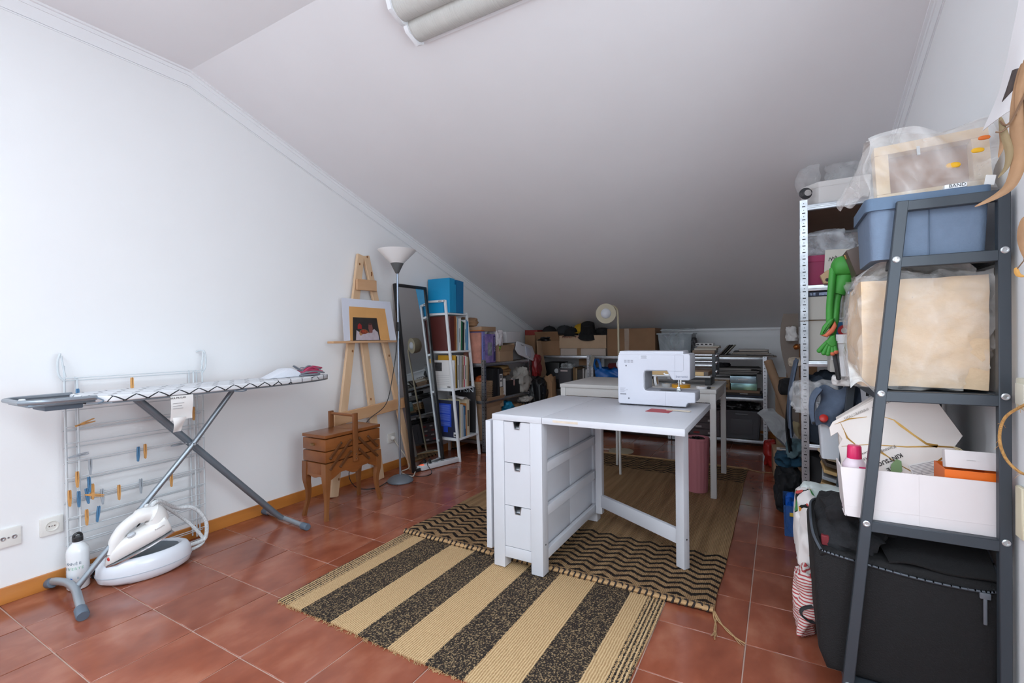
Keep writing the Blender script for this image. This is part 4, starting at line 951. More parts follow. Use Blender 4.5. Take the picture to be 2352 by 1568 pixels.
# ------------------------------------------------------------------ sewing machine
SM = M('#cbccd6', .3, 0, 0, 8, 0, 60, None, .5, .25); SMG = M('#9fa0a6', .45)
sm = T('sewing_machine', 'white sewing machine seen from behind on the gateleg table', 'sewing machine', (-.55, 2.52, .74))
Yf, Yk = 2.440, 2.605
col_ = [(-.735, .748), (-.403, .748), (-.398, .762), (-.392, .768), (-.362, .770), (-.358, .776), (-.358, .816), (-.363, .822), (-.594, .822), (-.604, .826), (-.608, .836), (-.608, .912), (-.604, .923), (-.594, .927), (-.492, .927), (-.470, .887), (-.460, .881), (-.388, .881), (-.381, .888), (-.381, 1.004), (-.387, 1.013), (-.730, 1.013), (-.742, 1.005), (-.745, .994), (-.745, .760), (-.742, .752)]
B().prism(col_, Yf, Yk, 'y', .006, 3).done('machine_body', SM, sm, ang=50)
B().prism([(-.608+.001, .826), (-.606, .926), (-.5, .9265), (-.5, .9255), (-.602, .922), (-.602, .8225)], Yf+.004, Yk-.004, 'y').done('arch_lining', SMG, sm)
B().box(-.738, -.412, Yf+.006, Yk-.006, 1.008, 1.026, .006).done('top_lid', SM, sm)
B().box(-.738, -.412, Yf-.001, Yf+.012, 1.005, 1.016, .003).done('lid_lip', SM, sm)
B().lathe([(.0, 0), (.036, 0), (.041, .004), (.041, .014), (.036, .018), (0, .018)], M=TR(-.745, 2.525, .950) @ RY(-90), seg=30).done('hand_wheel', SM, sm)
B().lathe([(.018, 0), (.014, .012), (0, .014)], M=TR(-.763, 2.525, .950) @ RY(-90), seg=20).done('wheel_knob', M('#9ea2a8', .4), sm)
for a in (('panel_seam', -.5005, -.4998, .742+.008, .82), ('panel_seam', -.4535, -.4528, .882, 1.006)): B().box(a[1], a[2], Yf-.0007, Yf+.001, a[3], a[4]).done(a[0], M('#a2a2ac', .6), sm)
B().tube([(-.49, Yf-.0002, .9255), (-.42, Yf-.0002, .925), (-.412, Yf-.0002, .931), (-.412, Yf-.0002, 1.006)], .0006, 5).done('panel_seam', M('#a2a2ac', .6), sm)
for r_ in range(3):
    for c_ in range(3): B().box(-.71+.017*c_, -.697+.017*c_, Yf-.0006, Yf+.001, .966+.005*r_, .9685+.005*r_).done('vent_slot', M('#8d8d96', .6), sm)
for x, z in ((-.7, .949), (-.687, .778)): B().lathe([(.004, 0), (.004, .001), (0, .0006)], M=TR(x, Yf, z) @ RX(90), seg=12).done('screw', M('#6f7078', .4, .6), sm)
FX = lambda x, z: frame((x, Yf-.0004, z), (1, 0, 0), (0, 0, 1))
text('maker_name', 'bernette', .0165, FX(-.420, .899), M('#7d8498', .5), sm)
DK = M('#6d6d76', .6)
B().box(-.633, -.571, Yf-.0006, Yf, .986, 1.004).done('rating_plate', M('#cfd0d9', .5), sm)
for k in range(4): B().box(-.622+.002*(k % 2), -.592-.002*(k % 2), Yf-.001, Yf-.0004, .988+.0042*k, .9893+.0042*k).done('plate_print', DK, sm)
for k in range(6): B().box(-.733, -.712+.004*((k*7) % 3), Yf-.0006, Yf, .810+.0042*k, .8112+.0042*k).done('label_print', M('#9a9aa4', .6), sm)
for k in range(9): B().box(-.733+.0037*k, -.7312+.0037*k+.0008*(k % 2), Yf-.0006, Yf, .796, .8035).done('barcode_bar', DK, sm)
text('label_marks', 'CE', .006, FX(-.697, .822), M('#9a9aa4', .6), sm)
B().box(-.535, -.435, Yf+.02, Yf+.075, .8222, .8232).done('needle_plate', M('#8b8d91', .3, .8), sm)
B().cyl((-.445, 2.50, .882), (-.445, 2.50, .836), .0035, 10).cyl((-.437, 2.505, .882), (-.437, 2.505, .855), .003, 8).done('needle_bar', CHROME, sm)
B().box(-.452, -.438, 2.492, 2.508, .826, .842, .002).box(-.456, -.434, 2.485, 2.515, .8245, .827, .001).done('presser_foot', CHROME, sm)
B().box(-.455, -.425, 2.515, 2.525, .862, .866).box(-.428, -.415, 2.50, 2.51, .858, .868, .002).done('needle_threader', M('#d8d8dc', .3, .4), sm)
B().tube(smooth([(-.481, 2.46, .915), (-.49, 2.452, .906), (-.503, 2.448, .908), (-.508, 2.446, .914)], 4), .0035, 8).done('presser_lever', WHITE_P, sm)
for x in (-.72, -.45): B().box(x-.02, x+.02, Yf+.02, Yk-.02, .7405, .749, .002).done('rubber_foot', M('#5b5b60', .7), sm)
cd1 = B().box(-.055, .055, -.05, .05, 0, .0012, M=TR(-.503, 2.32, .7405) @ RZ(-4)).done('red_card', M('#a8383f', .6), None, 'red card lying on the gateleg table before the sewing machine', 'card')
cd2 = B().box(-.055, .055, -.016, .016, 0, .0015, M=TR(-.422, 2.355, .7418) @ RZ(-6)).done('cream_tag', M('#ddd0bd', .7), None, 'cream paper tag overlapping the red card', 'tag')

# ------------------------------------------------------------------ second white table behind
WT2 = M('#d2d1cf', .4, 0, .015, 4)
tb2 = T('white_table', 'plain white dining table behind the gateleg table', 'table', (-.93, 3.72, 0))
qx0, qx1, qy0, qy1 = -1.495, -.363, 3.375, 4.08
B().box(qx0, qx1, qy0, qy1, .713, .740, .003).done('tabletop', WT2, tb2)
for a in ((qx0+.03, qx1-.03, qy0+.012, qy0+.026), (qx0+.03, qx1-.03, qy1-.026, qy1-.012), (qx0+.012, qx0+.026, qy0+.03, qy1-.03), (qx1-.026, qx1-.012, qy0+.03, qy1-.03)): B().box(*a, .650, .713, .002).done('apron', WT2, tb2)
for x in (qx0+.004, qx1-.042):
    for y in (qy0+.004, qy1-.042): B().box(x, x+.038, y, y+.038, .0095, .713, .003).done('leg', WT2, tb2)
# slim stand below the rear table
sd = T('slim_stand', 'slim white metal stand of which two thin legs show under the rear table', 'stand', (-1.15, 3.78, 0))
for a in ((-1.100, 3.645), (-1.205, 3.905), (-1.32, 3.66), (-1.40, 3.90)): B().cyl((a[0], a[1], .010), (a[0]*.96-.05, a[1], .60), .0095, 10).done('leg', WT2, sd)
B().box(-1.37, -1.10, 3.60, 3.93, .60, .615, .004).done('top_plate', WT2, sd)

# things on the rear table
OR_ = M('#d99a22', .4); CRM = M('#cfc5b4', .8, 0, .1, 60, .4, 120)
def roll(label, c, r, ri, hgt, mat, tilt=None, name='tape_roll', cat='tape'):
    t = T(name, label, cat, c)
    Mx = TR(*c) if tilt is None else TR(*c) @ tilt
    B().lathe([(ri, 0), (r, 0), (r, hgt), (ri, hgt), (ri, 0)], seg=28, M=Mx).done('tape', mat, t)
    B().lathe([(ri-.003, .0005), (ri+.0006, .0005), (ri+.0006, hgt-.0005), (ri-.003, hgt-.0005), (ri-.003, .0005)], seg=28, M=Mx).done('core', CARD_L, t)
roll('ball of cream twine on a spool, left under the sewing machine arch', (-.835, 3.46, .7405), .038, .014, .05, CRM, None, 'twine_spool', 'twine')
roll('white tape roll standing on edge beside the twine', (-.775, 3.47, .7795), .038, .03, .016, WHITE_P, RY(80) @ TR(0, 0, -.008))
roll('small clear tape roll lying behind the sewing machine arch', (-.70, 3.46, .7405), .033, .02, .024, M('#c9ced2', .2, 0, 0, 8, 0, 60, None, .5, 0, .7))
roll('wide orange tape roll lying under the needle bar', (-.600, 3.45, .7405), .062, .05, .022, OR_)
roll('white tape roll lying right of the orange one', (-.46, 3.43, .7405), .036, .022, .016, WHITE_P)
B().box(-.425, -.405, 3.415, 3.45, .7405, .755, .004).done('black_clip', BLACK, None, 'small black clip right of the white tape roll on the rear table', 'clip')
B().box(-.06, .06, -.03, .03, 0, .001, M=TR(-.445, 3.50, .7402) @ RZ(12)).done('cream_slip', M('#cbbf9f', .8), None, 'cream paper slip near the right edge of the rear table', 'paper')
# table-top press: bed board between steel rollers
pr_ = T('printing_press', 'tabletop printing press with wooden bed, steel rollers and black side plates', 'press', (-.62, 3.78, .74))
B().box(-.93, -.425, 3.60, 3.95, .800, .812, .002).done('bed_plate', M('#c9c9ca', .35, .5), pr_)
B().box(-.905, -.44, 3.61, 3.94, .812, .842, .003).done('bed_board', M('#8b6f55', .6, 0, .06, 10), pr_)
B().box(-.905, -.47, 3.606, 3.6105, .814, .841).done('pale_edge', wood('#cfa970', '#dcbc8a', 14, 'x'), pr_)
B().box(-.47, -.44, 3.604, 3.6105, .813, .842).done('corner_mount', M('#6b625c', .6, .2, .3, 40), pr_)
for x in (-.90, -.45): B().box(x-.02, x+.02, 3.66, 3.90, .7405, .800, .003).done('foot', M('#343638', .5), pr_)
for y in (3.70, 3.93):
    B().box(-.425, -.40, y-.008, y+.008, .80, .965, .004).done('side_plate', M('#3a3d41', .45, .3), pr_)
for z in (.955, .905): B().cyl((-.93, 3.82, z), (-.40, 3.82, z), .008, 12).done('tie_bar', CHROME, pr_)
B().cyl((-.93, 3.80, .876), (-.42, 3.80, .876), .020, 18).done('roller', STEEL, pr_)
for z in (.955, .905, .84): B().lathe([(.012, 0), (.012, .008), (.007, .016), (0, .016)], M=TR(-.400, 3.70, z) @ RY(90), seg=14).done('acorn_nut', CHROME, pr_)

# ------------------------------------------------------------------ pink ribbed bin
bn = T('waste_bin', 'pink ribbed plastic waste bin with black liner under the rear table', 'bin', (-.507, 3.51, .0095))
seg = 72
def ring(r, rib): return r
bb = B(); cx, cy = -.507, 3.51; rings = []
for r_, z, rb_ in ((.064, .0095, 0), (.068, .012, .012), (.082, .372, .012), (.0835, .374, 0), (.0835, .388, 0), (.0805, .388, 0), (.0795, .36, 0), (.066, .02, 0)):
    rings.append([bb.bm.verts.new((cx+r_*(1+(rb_ if (k//2) % 2 else -rb_))*math.cos(2*math.pi*k/seg), cy+r_*(1+(rb_ if (k//2) % 2 else -rb_))*math.sin(2*math.pi*k/seg), z)) for k in range(seg)])
for a, c in zip(rings, rings[1:]):
    for k in range(seg): bb.bm.faces.new((a[k], a[(k+1) % seg], c[(k+1) % seg], c[k]))
bb.bm.faces.new(rings[0][::-1]); bb.bm.faces.new(rings[-1]); bmesh.ops.recalc_face_normals(bb.bm, faces=list(bb.bm.faces))
bb.done('bin_body', M('#c6808a', .45), bn, ang=25)
B().blob((cx, cy, .352), (.125, .125, .075), .3, 9, 4, 10, .1, True).done('bin_liner', M('#161618', .25), bn)

# ------------------------------------------------------------------ cream reading lamp
CR = M('#b0a58c', .45)
al = T('reading_lamp', 'cream floor lamp with round hooded head behind the white tables', 'floor lamp', (-1.32, 4.40, 0))
B().lathe([(0, .002), (.115, .002), (.118, .006), (.115, .014), (.02, .024), (0, .024)], (-1.32, 4.40, 0), 36).done('base', CR, al)
B().tube(smooth([(-1.325, 4.40, .02), (-1.33, 4.40, .6), (-1.335, 4.40, 1.20), (-1.34, 4.41, 1.30), (-1.352, 4.425, 1.36), (-1.385, 4.44, 1.395), (-1.42, 4.45, 1.40)], 7), .0105, 12).done('stem', CR, al)
hd_ = Vector((-1.455, 4.40, 1.328)); dv = (Vector((-.05, 0, 1.15))-hd_).normalized()
Mh = frame(hd_, dv.cross(Vector((0, 0, 1))), (0, 0, 1)); Mh = Mh @ Matrix.Rotation(0, 4, 'X')
zax = Mh.to_3x3() @ Vector((0, 0, 1))
if zax.dot(dv) < 0: Mh = Mh @ RY(180)
B().lathe([(.092, .035), (.096, .035), (.096, -.02), (.088, -.055), (.06, -.078), (0, -.085), (0, -.080), (.056, -.074), (.083, -.052), (.092, -.02), (.092, .035)], seg=40, M=Mh).done('shade', CR, al)
B().lathe([(0, -.050), (.034, -.036), (.053, -.012), (.057, .010), (.050, .034), (.031, .051), (0, .058)], seg=28, M=Mh).done('bulb', M('#cfd0d6', .25), al)
B().tube(smooth([(-1.43, 4.42, .010), (-1.56, 4.40, .006), (-1.70, 4.45, .006), (-1.9, 4.6, .006)], 6), .003, 6).done('cord', WHITE_P, al)
# ------------------------------------------------------------------ galvanised shelving
MDF = M('#6f5543', .8, 0, .06, 8)
def metal_unit(label, x0, x1, y0, y1, hgt, levels, rz=0.0, slots=None, loc=None):
    t = T('metal_shelf_unit', label, 'shelving', ((x0+x1)/2, (y0+y1)/2, 0))
    piv = ((x0+x1)/2, (y0+y1)/2, 0); Mx = about(piv, RZ(rz)) if rz else None
    w = .034; th_ = .0022
    for sx, cx in ((1, x0), (-1, x1)):
        for sy, cy in ((1, y0), (-1, y1)):
            P = [(cx, cy), (cx+sx*w, cy), (cx+sx*w, cy+sy*th_), (cx+sx*th_, cy+sy*th_), (cx+sx*th_, cy+sy*w), (cx, cy+sy*w)]
            p = B().prism(P, .004, hgt, 'z', M=Mx).done('post', STEEL, t)
            B().box(min(cx-.001*sx, cx+sx*(w+.001)), max(cx-.001*sx, cx+sx*(w+.001)), min(cy-sy*.001, cy+sy*(w+.001)), max(cy-sy*.001, cy+sy*(w+.001)), 0, .012, M=Mx).done('foot_cap', BLACK, p)
            if slots is None or (sx, sy) in slots:
                b = B(); n = int(hgt/.034)
                for k in range(n):
                    z = .03+.034*k
                    b.box(cx+sx*.010, cx+sx*.024, cy-sy*.0008, cy+sy*.0002, z, z+.005, M=Mx)
                    b.box(cx-sx*.0008, cx+sx*.0002, cy+sy*.010, cy+sy*.024, z, z+.005, M=Mx)
                    b.lathe([(.0022, 0), (.0022, .0006), (0, .0006)], M=(Mx or Matrix.Identity(4)) @ TR(cx+sx*.017, cy-sy*.0002, z+.018) @ RX(90*sy), seg=6)
                b.done('slots', M('#2c2d30', .6, .4), p, kind='stuff')
    for z in levels:
        a = .0032
        for nme, q in (('beam', (x0+a, x1-a, y0+a, y0+a+.022)), ('beam', (x0+a, x1-a, y1-a-.022, y1-a)), ('beam', (x0+a, x0+a+.022, y0+a+.022, y1-a-.022)), ('beam', (x1-a-.022, x1-a, y0+a+.022, y1-a-.022))):
            bm_ = B().box(*q, z-.030, z, .003, M=Mx)
            alongx = (q[1]-q[0]) > (q[3]-q[2])
            if alongx: bm_.box(q[0], q[1], q[2]-.0025, q[3]+.0025, z-.020, z-.011, .002, M=Mx)
            else: bm_.box(q[0]-.0025, q[1]+.0025, q[2], q[3], z-.020, z-.011, .002, M=Mx)
            bm_.done(nme, STEEL, t)
        B().box(x0+.02, x1-.02, y0+.02, y1-.02, z-.012, z-.003, M=Mx).done('shelf_board', MDF, t)
    return t
metal_unit('galvanised metal shelf unit along the left wall beyond the ladder bookshelf', -2.850, -2.452, 3.758, 4.712, .895, (.86, .50, .11))
metal_unit('galvanised metal shelf unit in the left rear corner, hats and cartons on it', -2.78, -1.905, 5.15, 5.55, .893, (.885, .485, .07), slots=((1, 1), (-1, 1)))
metal_unit('middle galvanised metal shelf unit on the back wall behind the reading lamp', -1.895, -1.00, 5.15, 5.55, .893, (.885, .485, .07), slots=((1, 1), (-1, 1)))
metal_unit('right galvanised metal shelf unit on the back wall holding the grey storage tub', -.99, -.102, 5.15, 5.55, .893, (.885, .485, .07), slots=((1, 1), (-1, 1)))

def carton(label, x0, x1, y0, y1, z0, z1, mat, rz=0, rx=0, ry=0, tape=None, openlid=0, name='cardboard_box', cat='box', seam='x', extra=None):
    t = T(name, label, cat, ((x0+x1)/2, (y0+y1)/2, z0))
    c = ((x0+x1)/2, (y0+y1)/2, z0); Mx = about(c, RZ(rz) @ RX(rx) @ RY(ry))
    if openlid:
        B().tray(x0, x1, y0, y1, z0, z1, .004, M=Mx).done('box_body', mat, t)
        h_ = min(x1-x0, y1-y0)*.5
        B().box(x0+.002, x1-.002, -.0015, .0015, 0, h_, M=Mx @ TR(0, y0, z1) @ RX(openlid)).done('flap', mat, t)
        B().box(x0+.002, x1-.002, -.0015, .0015, 0, h_, M=Mx @ TR(0, y1, z1) @ RX(-openlid)).done('flap', mat, t)
        B().box(-.0015, .0015, y0+.002, y1-.002, 0, h_*.8, M=Mx @ TR(x0, 0, z1) @ RY(-openlid)).done('flap', mat, t)
        B().box(-.0015, .0015, y0+.002, y1-.002, 0, h_*.8, M=Mx @ TR(x1, 0, z1) @ RY(openlid)).done('flap', mat, t)
    else:
        B().box(x0, x1, y0, y1, z0, z1-.003, .003, M=Mx).done('box_body', mat, t)
        if seam == 'x':
            ym = (y0+y1)/2
            B().box(x0, x1, y0, ym-.001, z1-.003, z1, M=Mx).done('flap', mat, t); B().box(x0, x1, ym+.001, y1, z1-.003, z1, M=Mx).done('flap', mat, t)
        else:
            xm = (x0+x1)/2
            B().box(x0, xm-.001, y0, y1, z1-.003, z1, M=Mx).done('flap', mat, t); B().box(xm+.001, x1, y0, y1, z1-.003, z1, M=Mx).done('flap', mat, t)
    if tape:
        fa, tw = tape
        tm = M('#8a6c50', .25, 0, .08, 30)
        if fa == 'front': xm = x0+(x1-x0)*.42; B().box(xm-tw/2, xm+tw/2, y0-.0008, y0, z0+.002, z1, M=Mx).box(xm-tw/2, xm+tw/2, y0, y1, z1, z1+.0006, M=Mx).done('tape', tm, t)
        if fa == 'side': ym = (y0+y1)/2; B().box(x1, x1+.0008, ym-tw/2, ym+tw/2, z0+.002, z1, M=Mx).done('tape', tm, t)
    return t, Mx
def lump(name, label, cat, c, size, mat, amp=.22, freq=2.2, seed=1, cuts=9, sq=.4, ridge=True, Mx=None, part=None, group=None):
    """a crumpled soft thing standing on its base at c (centre of base)"""
    return B().blob((c[0], c[1], c[2]+size[2]*.45), size, amp, freq, seed, cuts, sq, ridge, True, Mx).done(name, mat, None, label, cat, group, ang=60)
def slab(name, label, cat, x0, x1, y0, y1, z0, z1, mat, rz=0, rx=0, ry=0, bev=.002, group=None):
    c = ((x0+x1)/2, (y0+y1)/2, z0)
    return B().box(x0, x1, y0, y1, z0, z1, bev, 1, M=about(c, RZ(rz) @ RX(rx) @ RY(ry))).done(name, mat, None, label, cat, group)
def flatbook(label, x0, x1, y0, y1, z0, z1, col, rz=0, name='book', group=None, spine=None):
    c = ((x0+x1)/2, (y0+y1)/2, z0); Mx = about(c, RZ(rz)); t = T(name, label, 'book', c, group); k = min(.003, (z1-z0)*.2)
    B().box(x0, x1, y0, y1, z0, z0+k, M=Mx).box(x0, x1, y0, y1, z1-k, z1, M=Mx).box(x0, x1, y1-.003, y1, z0+k, z1-k, M=Mx).done('cover', M(col, .5, 0, .05, 12), t)
    B().box(x0+.004, x1-.004, y0+.003, y1-.003, z0+k, z1-k, M=Mx).done('pages', PAGES, t)
    return t

# --- left wall unit, top level (z .86)
PURP = M('#5d4f94', .5, 0, .5, 16, 0, 60, None, .5, 0, None, 0.0, '#a58ac0')
gb = T('game_box', 'purple printed box with lilac pictures standing on the left wall shelf', 'box', (-2.55, 3.93, .861))
B().box(-2.66, -2.50, 3.845, 4.045, .861, 1.145, .003).done('box_body', PURP, gb)
B().box(-2.4998, -2.4985, 4.005, 4.043, .875, 1.13).done('spine_panel', M('#3c3668', .5), gb); B().box(-2.4998, -2.4985, 3.90, 3.98, .93, 1.06).done('picture_panel', M('#8a8f93', .5, 0, .5, 22), gb)
text('lettering', 'DOCTOR', .034, frame((-2.498, 4.024, 1.04), (0, 0, -1), (0, 1, 0)), M('#b9aee0', .5), gb)
gb = T('game_box', 'narrow lilac box with red lettering beside the purple printed box', 'box', (-2.55, 3.815, .861))
B().box(-2.68, -2.49, 3.79, 3.838, .861, 1.17, .003).done('box_body', M('#8f86c4', .5, 0, .25, 14, 0, 60, None, .5, 0, None, 0.0, '#6b7fc0'), gb)
text('lettering', 'DOCTOR', .036, frame((-2.4895, 3.814, 1.05), (0, 0, -1), (0, 1, 0)), M('#4a3f86', .5), gb)
slab('game_box', 'salmon pink box nearest the bookshelf on the left wall shelf', 'box', -2.70, -2.495, 3.765, 3.785, .861, 1.16, M('#b9806f', .6, 0, .25, 14))
carton('flat cardboard carton lying on the purple boxes', -2.76, -2.50, 3.78, 4.06, 1.172, 1.218, CARD, 2)
slab('orange_folder', 'orange folder edge sticking out over the salmon box', 'folder', -2.70, -2.47, 3.735, 3.80, 1.172, 1.182, M('#b4672c', .6))
lump('paper_bag', 'brown paper bag lying crumpled against the wall above the cartons', 'bag', (-2.70, 3.84, 1.22), (.18, .2, .10), KRAFT, .3, 2.5, 3)
lump('crumpled_paper', 'crumpled white plastic wrap hanging off the flat carton', 'wrap', (-2.56, 4.13, 1.02), (.16, .13, .19), M('#cfc9cc', .6, 0, .05, 8), .3, 3, 7)
lump('green_wrapper', 'bright green and yellow wrapper stuffed in the small carton', 'wrapper', (-2.55, 4.165, .965), (.09, .09, .07), M('#3f8f5a', .4, 0, .2, 12, 0, 60, None, .5, 0, None, 0.0, '#c8d23c'), .35, 4, 9)
carton('small open cardboard carton with wrappers on the left wall shelf', -2.66, -2.49, 4.115, 4.39, .861, .965, CARD, 0, openlid=20)
carton('white card box lying tilted at the back of the left wall shelf', -2.74, -2.53, 4.30, 4.66, 1.045, 1.165, M('#cfccce', .7, 0, .03, 6), 4, 0, -4)
carton('grey card box under the tilted white box', -2.80, -2.56, 4.40, 4.70, .861, 1.03, M('#9d9a9b', .7, 0, .03, 6), -3)
ev = T('blister_tray', 'white plastic tray leaning out over the end of the left wall shelf', 'tray', (-2.46, 4.66, .87))
Me = TR(-2.475, 4.66, .955) @ RX(-12) @ RY(-14)
B().prism([(-.26, -.03), (-.20, -.075), (.17, -.095), (.25, -.075), (.17, .09), (-.20, .075)], -.006, .006, 'x', .003, M=Me).done('tray_sheet', M('#cfced3', .4), ev)
B().prism([(-.03, -.055), (.09, -.065), (.10, .045), (-.02, .05)], .006, .014, 'x', .004, M=Me).done('raised_panel', M('#b9bccb', .35), ev)
B().box(.0062, .0072, -.12, -.05, .045, .052, M=Me).box(.0062, .0072, .16, .19, -.07, -.06, M=Me).done('print', M('#6b6b72', .6), ev)
carton('tall brown carton in the extreme corner under the red flat box', -2.775, -2.635, 5.20, 5.50, .887, 1.135, CARD_D, 0)
carton('red flat box lying in the corner under the slope', -2.775, -2.60, 5.20, 5.46, 1.136, 1.20, M('#8c2f2a', .5), 0)
# middle level (z .50)
bsk = T('wicker_basket', 'small woven basket with orange packet behind the perforated post', 'basket', (-2.56, 3.88, .501))
B().tray(-2.66, -2.48, 3.785, 3.955, .501, .68, .006, .01).done('basket_body', M('#a3866a', .9, 0, .25, 60, .8, 60), bsk)
for k in range(9): B().tray(-2.662, -2.478, 3.783, 3.957, .515+.018*k, .519+.018*k, .004).done('weave_band', M('#8a6d52', .9), bsk)
lump('orange_packet', 'orange crisp packet standing in the woven basket', 'packet', (-2.57, 3.87, .57), (.10, .12, .17), M('#b5572c', .35, 0, .2, 15), .25, 3, 12)
mf = T('magazine_file', 'tall black magazine file with white label on the left wall shelf', 'file', (-2.58, 4.04, .501))
B().prism([(3.985, .501), (4.075, .501), (4.075, .80), (3.985, .80)], -2.74, -2.50, 'x', .002).done('file_box', M('#1d1d20', .5), mf)
B().prism([(4.085, .501), (4.17, .501), (4.17, .775), (4.13, .80), (4.085, .79)], -2.74, -2.488, 'x', .002).done('file_box', M('#222226', .5), mf)
B().box(-2.4875, -2.4868, 4.10, 4.155, .605, .735).done('label', PAPER, mf); B().box(-2.4869, -2.4862, 4.108, 4.147, .69, .725).box(-2.4869, -2.4862, 4.108, 4.147, .655, .675).done('label_print', M('#707074', .7), mf)
slab('cardboard_strip', 'narrow cardboard strip hanging in front of the black files', 'cardboard', -2.486, -2.481, 4.10, 4.165, .40, .60, CARD_L)
for k, (c_, y_, z_) in enumerate((('#9a7450', 4.30, .70), ('#8a6a48', 4.32, .735), ('#b08a58', 4.29, .765))):
    lump('kraft_parcel', ['brown kraft paper parcel, lowest of the three above the black box', 'dark kraft parcel in the middle of the three above the black box', 'ochre paper parcel on top of the three above the black box'][k], 'parcel', (-2.62, y_, z_), (.20, .26, .05), M(c_, .8, 0, .1, 12, .3, 30), .25, 2.5, 20+k)
bb_ = T('black_box', 'open black box holding a drink can on the left wall shelf', 'box', (-2.57, 4.37, .501))
B().tray(-2.66, -2.49, 4.235, 4.53, .501, .655, .005).done('box_body', M('#1b1b1d', .5), bb_)
slab('white_sheaf', 'white card sheaf upright beside the black box', 'paper', -2.66, -2.49, 4.19, 4.225, .501, .68, PAPER)
for k, (yy, zz) in enumerate(((4.33, .695), (4.43, .69))): lump('crumpled_bag', ['grey packet stuffed in the black box, left', 'grey packet stuffed in the black box behind the can'][k], 'packet', (-2.60, yy, .57), (.10, .10, .15), M('#6d6a68', .6, 0, .2, 10), .3, 3, 31+k)
cn = T('drink_can', 'small red and white drink can in the black box', 'can', (-2.50, 4.40, .59))
B().lathe([(0, .59), (.026, .59), (.0285, .596), (.0285, .648), (.025, .656), (0, .655)], (-2.515, 4.405, 0), 24).done('can_body', M('#b23a28', .35, .3, .3, 40, 0, 60, None, .5, 0, None, 0.0, '#d9cfc8'), cn)
B().lathe([(.0252, .6555), (.0252, .660), (.023, .660), (.022, .657), (0, .657)], (-2.515, 4.405, 0), 24).done('can_lid', CHROME, cn)
lump('cloth_sack', 'off-white crumpled cloth sack at the end of the left wall shelf', 'sack', (-2.52, 4.62, .50), (.17, .22, .29), M('#a9a49d', .9, 0, .06, 9, .3, 30), .4, 2.0, 41, 12)
# bottom
carton('large cardboard carton standing open below the left wall shelf', -2.78, -2.49, 3.80, 4.13, .111, .42, CARD, 0, openlid=25)
lump('kraft_bag', 'brown kraft bag collapsed beside the large carton', 'bag', (-2.60, 4.22, .111), (.20, .15, .28), KRAFT, .35, 2.5, 44)
lump('blue_bag', 'small turquoise plastic bag on the bottom of the left wall shelf', 'bag', (-2.52, 4.31, .30), (.12, .17, .14), M('#1a86b0', .4, 0, .1, 10), .4, 3, 45, 10)
lump('white_bag', 'white plastic bag under the turquoise bag', 'bag', (-2.56, 4.30, .111), (.18, .22, .21), M('#bfc0c2', .5), .35, 2.5, 46)
lump('kraft_bag', 'wide brown paper bag on the lowest level at the far end of the left unit', 'bag', (-2.55, 4.56, .111), (.20, .25, .28), KRAFT, .35, 2.2, 47)
lump('white_bag', 'white cloth heap draped over the wide brown paper bag', 'cloth', (-2.50, 4.66, .39), (.15, .2, .07), M('#b5b1ab', .9), .4, 3, 48)
# things standing on the floor in the rear left corner
fc = T('cardboard_sheet', 'tall cardboard sheet with round corner leaning at the rear left corner', 'cardboard', (-2.40, 5.0, .5))
B().prism([(4.84, 1.07), (4.95, 1.06), (5.085, .69), (5.07, .66), (4.93, .62), (4.90, .64)], -2.432, -2.426, 'x', .001).done('sheet', CARD, fc)
lump('red_bag', 'dark red plastic bag hanging beside the cardboard sheet', 'bag', (-2.44, 4.85, .66), (.08, .16, .26), M('#7f1f22', .35, 0, .1, 10), .35, 3, 52)
lump('black_bag', 'black plastic bag slumped at the end of the left unit', 'bag', (-2.44, 4.87, .0), (.22, .25, .66), M('#1b1b1d', .4), .3, 2, 53, 12)
lump('kraft_bag', 'long narrow brown paper bag standing by the rear left corner', 'bag', (-2.35, 5.02, .0), (.14, .17, .74), KRAFT, .22, 1.6, 54, 12)

# --- back wall, top level (z .886)
carton('wide cardboard carton with red lettering under the black bucket hat', -2.305, -1.72, 5.20, 5.50, .972, 1.125, CARD_L, 0)
carton('low white carton under the wide cardboard carton', -2.295, -1.73, 5.21, 5.50, .887, .970, M('#b3a59a', .8, 0, .03, 6), 0, tape=('front', .05))
tx = T('box_lettering', '', None, (0, 0, 0)); bpy.data.objects.remove(tx)
rb = [o for o in bpy.data.objects if o.get('label', '').startswith('wide cardboard carton with red')][0]
text('lettering', 'FRAGILE', .034, frame((-2.21, 5.1995, 1.107), (1, 0, 0), (0, 0, -1)), M('#9c4a40', .7), rb, squeeze=-1); text('lettering', 'FRAGILE', .034, frame((-2.04, 5.1995, 1.107), (1, 0, 0), (0, 0, -1)), M('#9c4a40', .7), rb, squeeze=-1)
carton('brown cardboard carton in the corner left of the white carton', -2.62, -2.315, 5.22, 5.50, .887, 1.06, CARD_D, 3, openlid=35)
lump('black_pouch', 'shiny black pouch on the corner carton', 'pouch', (-2.50, 5.26, 1.06), (.24, .16, .08), M('#17181a', .3), .3, 3, 61)
carton('big plain cardboard carton with brown tape right of the hats', -1.70, -1.165, 5.18, 5.50, .887, 1.195, CARD_D, 0, tape=('front', .05))
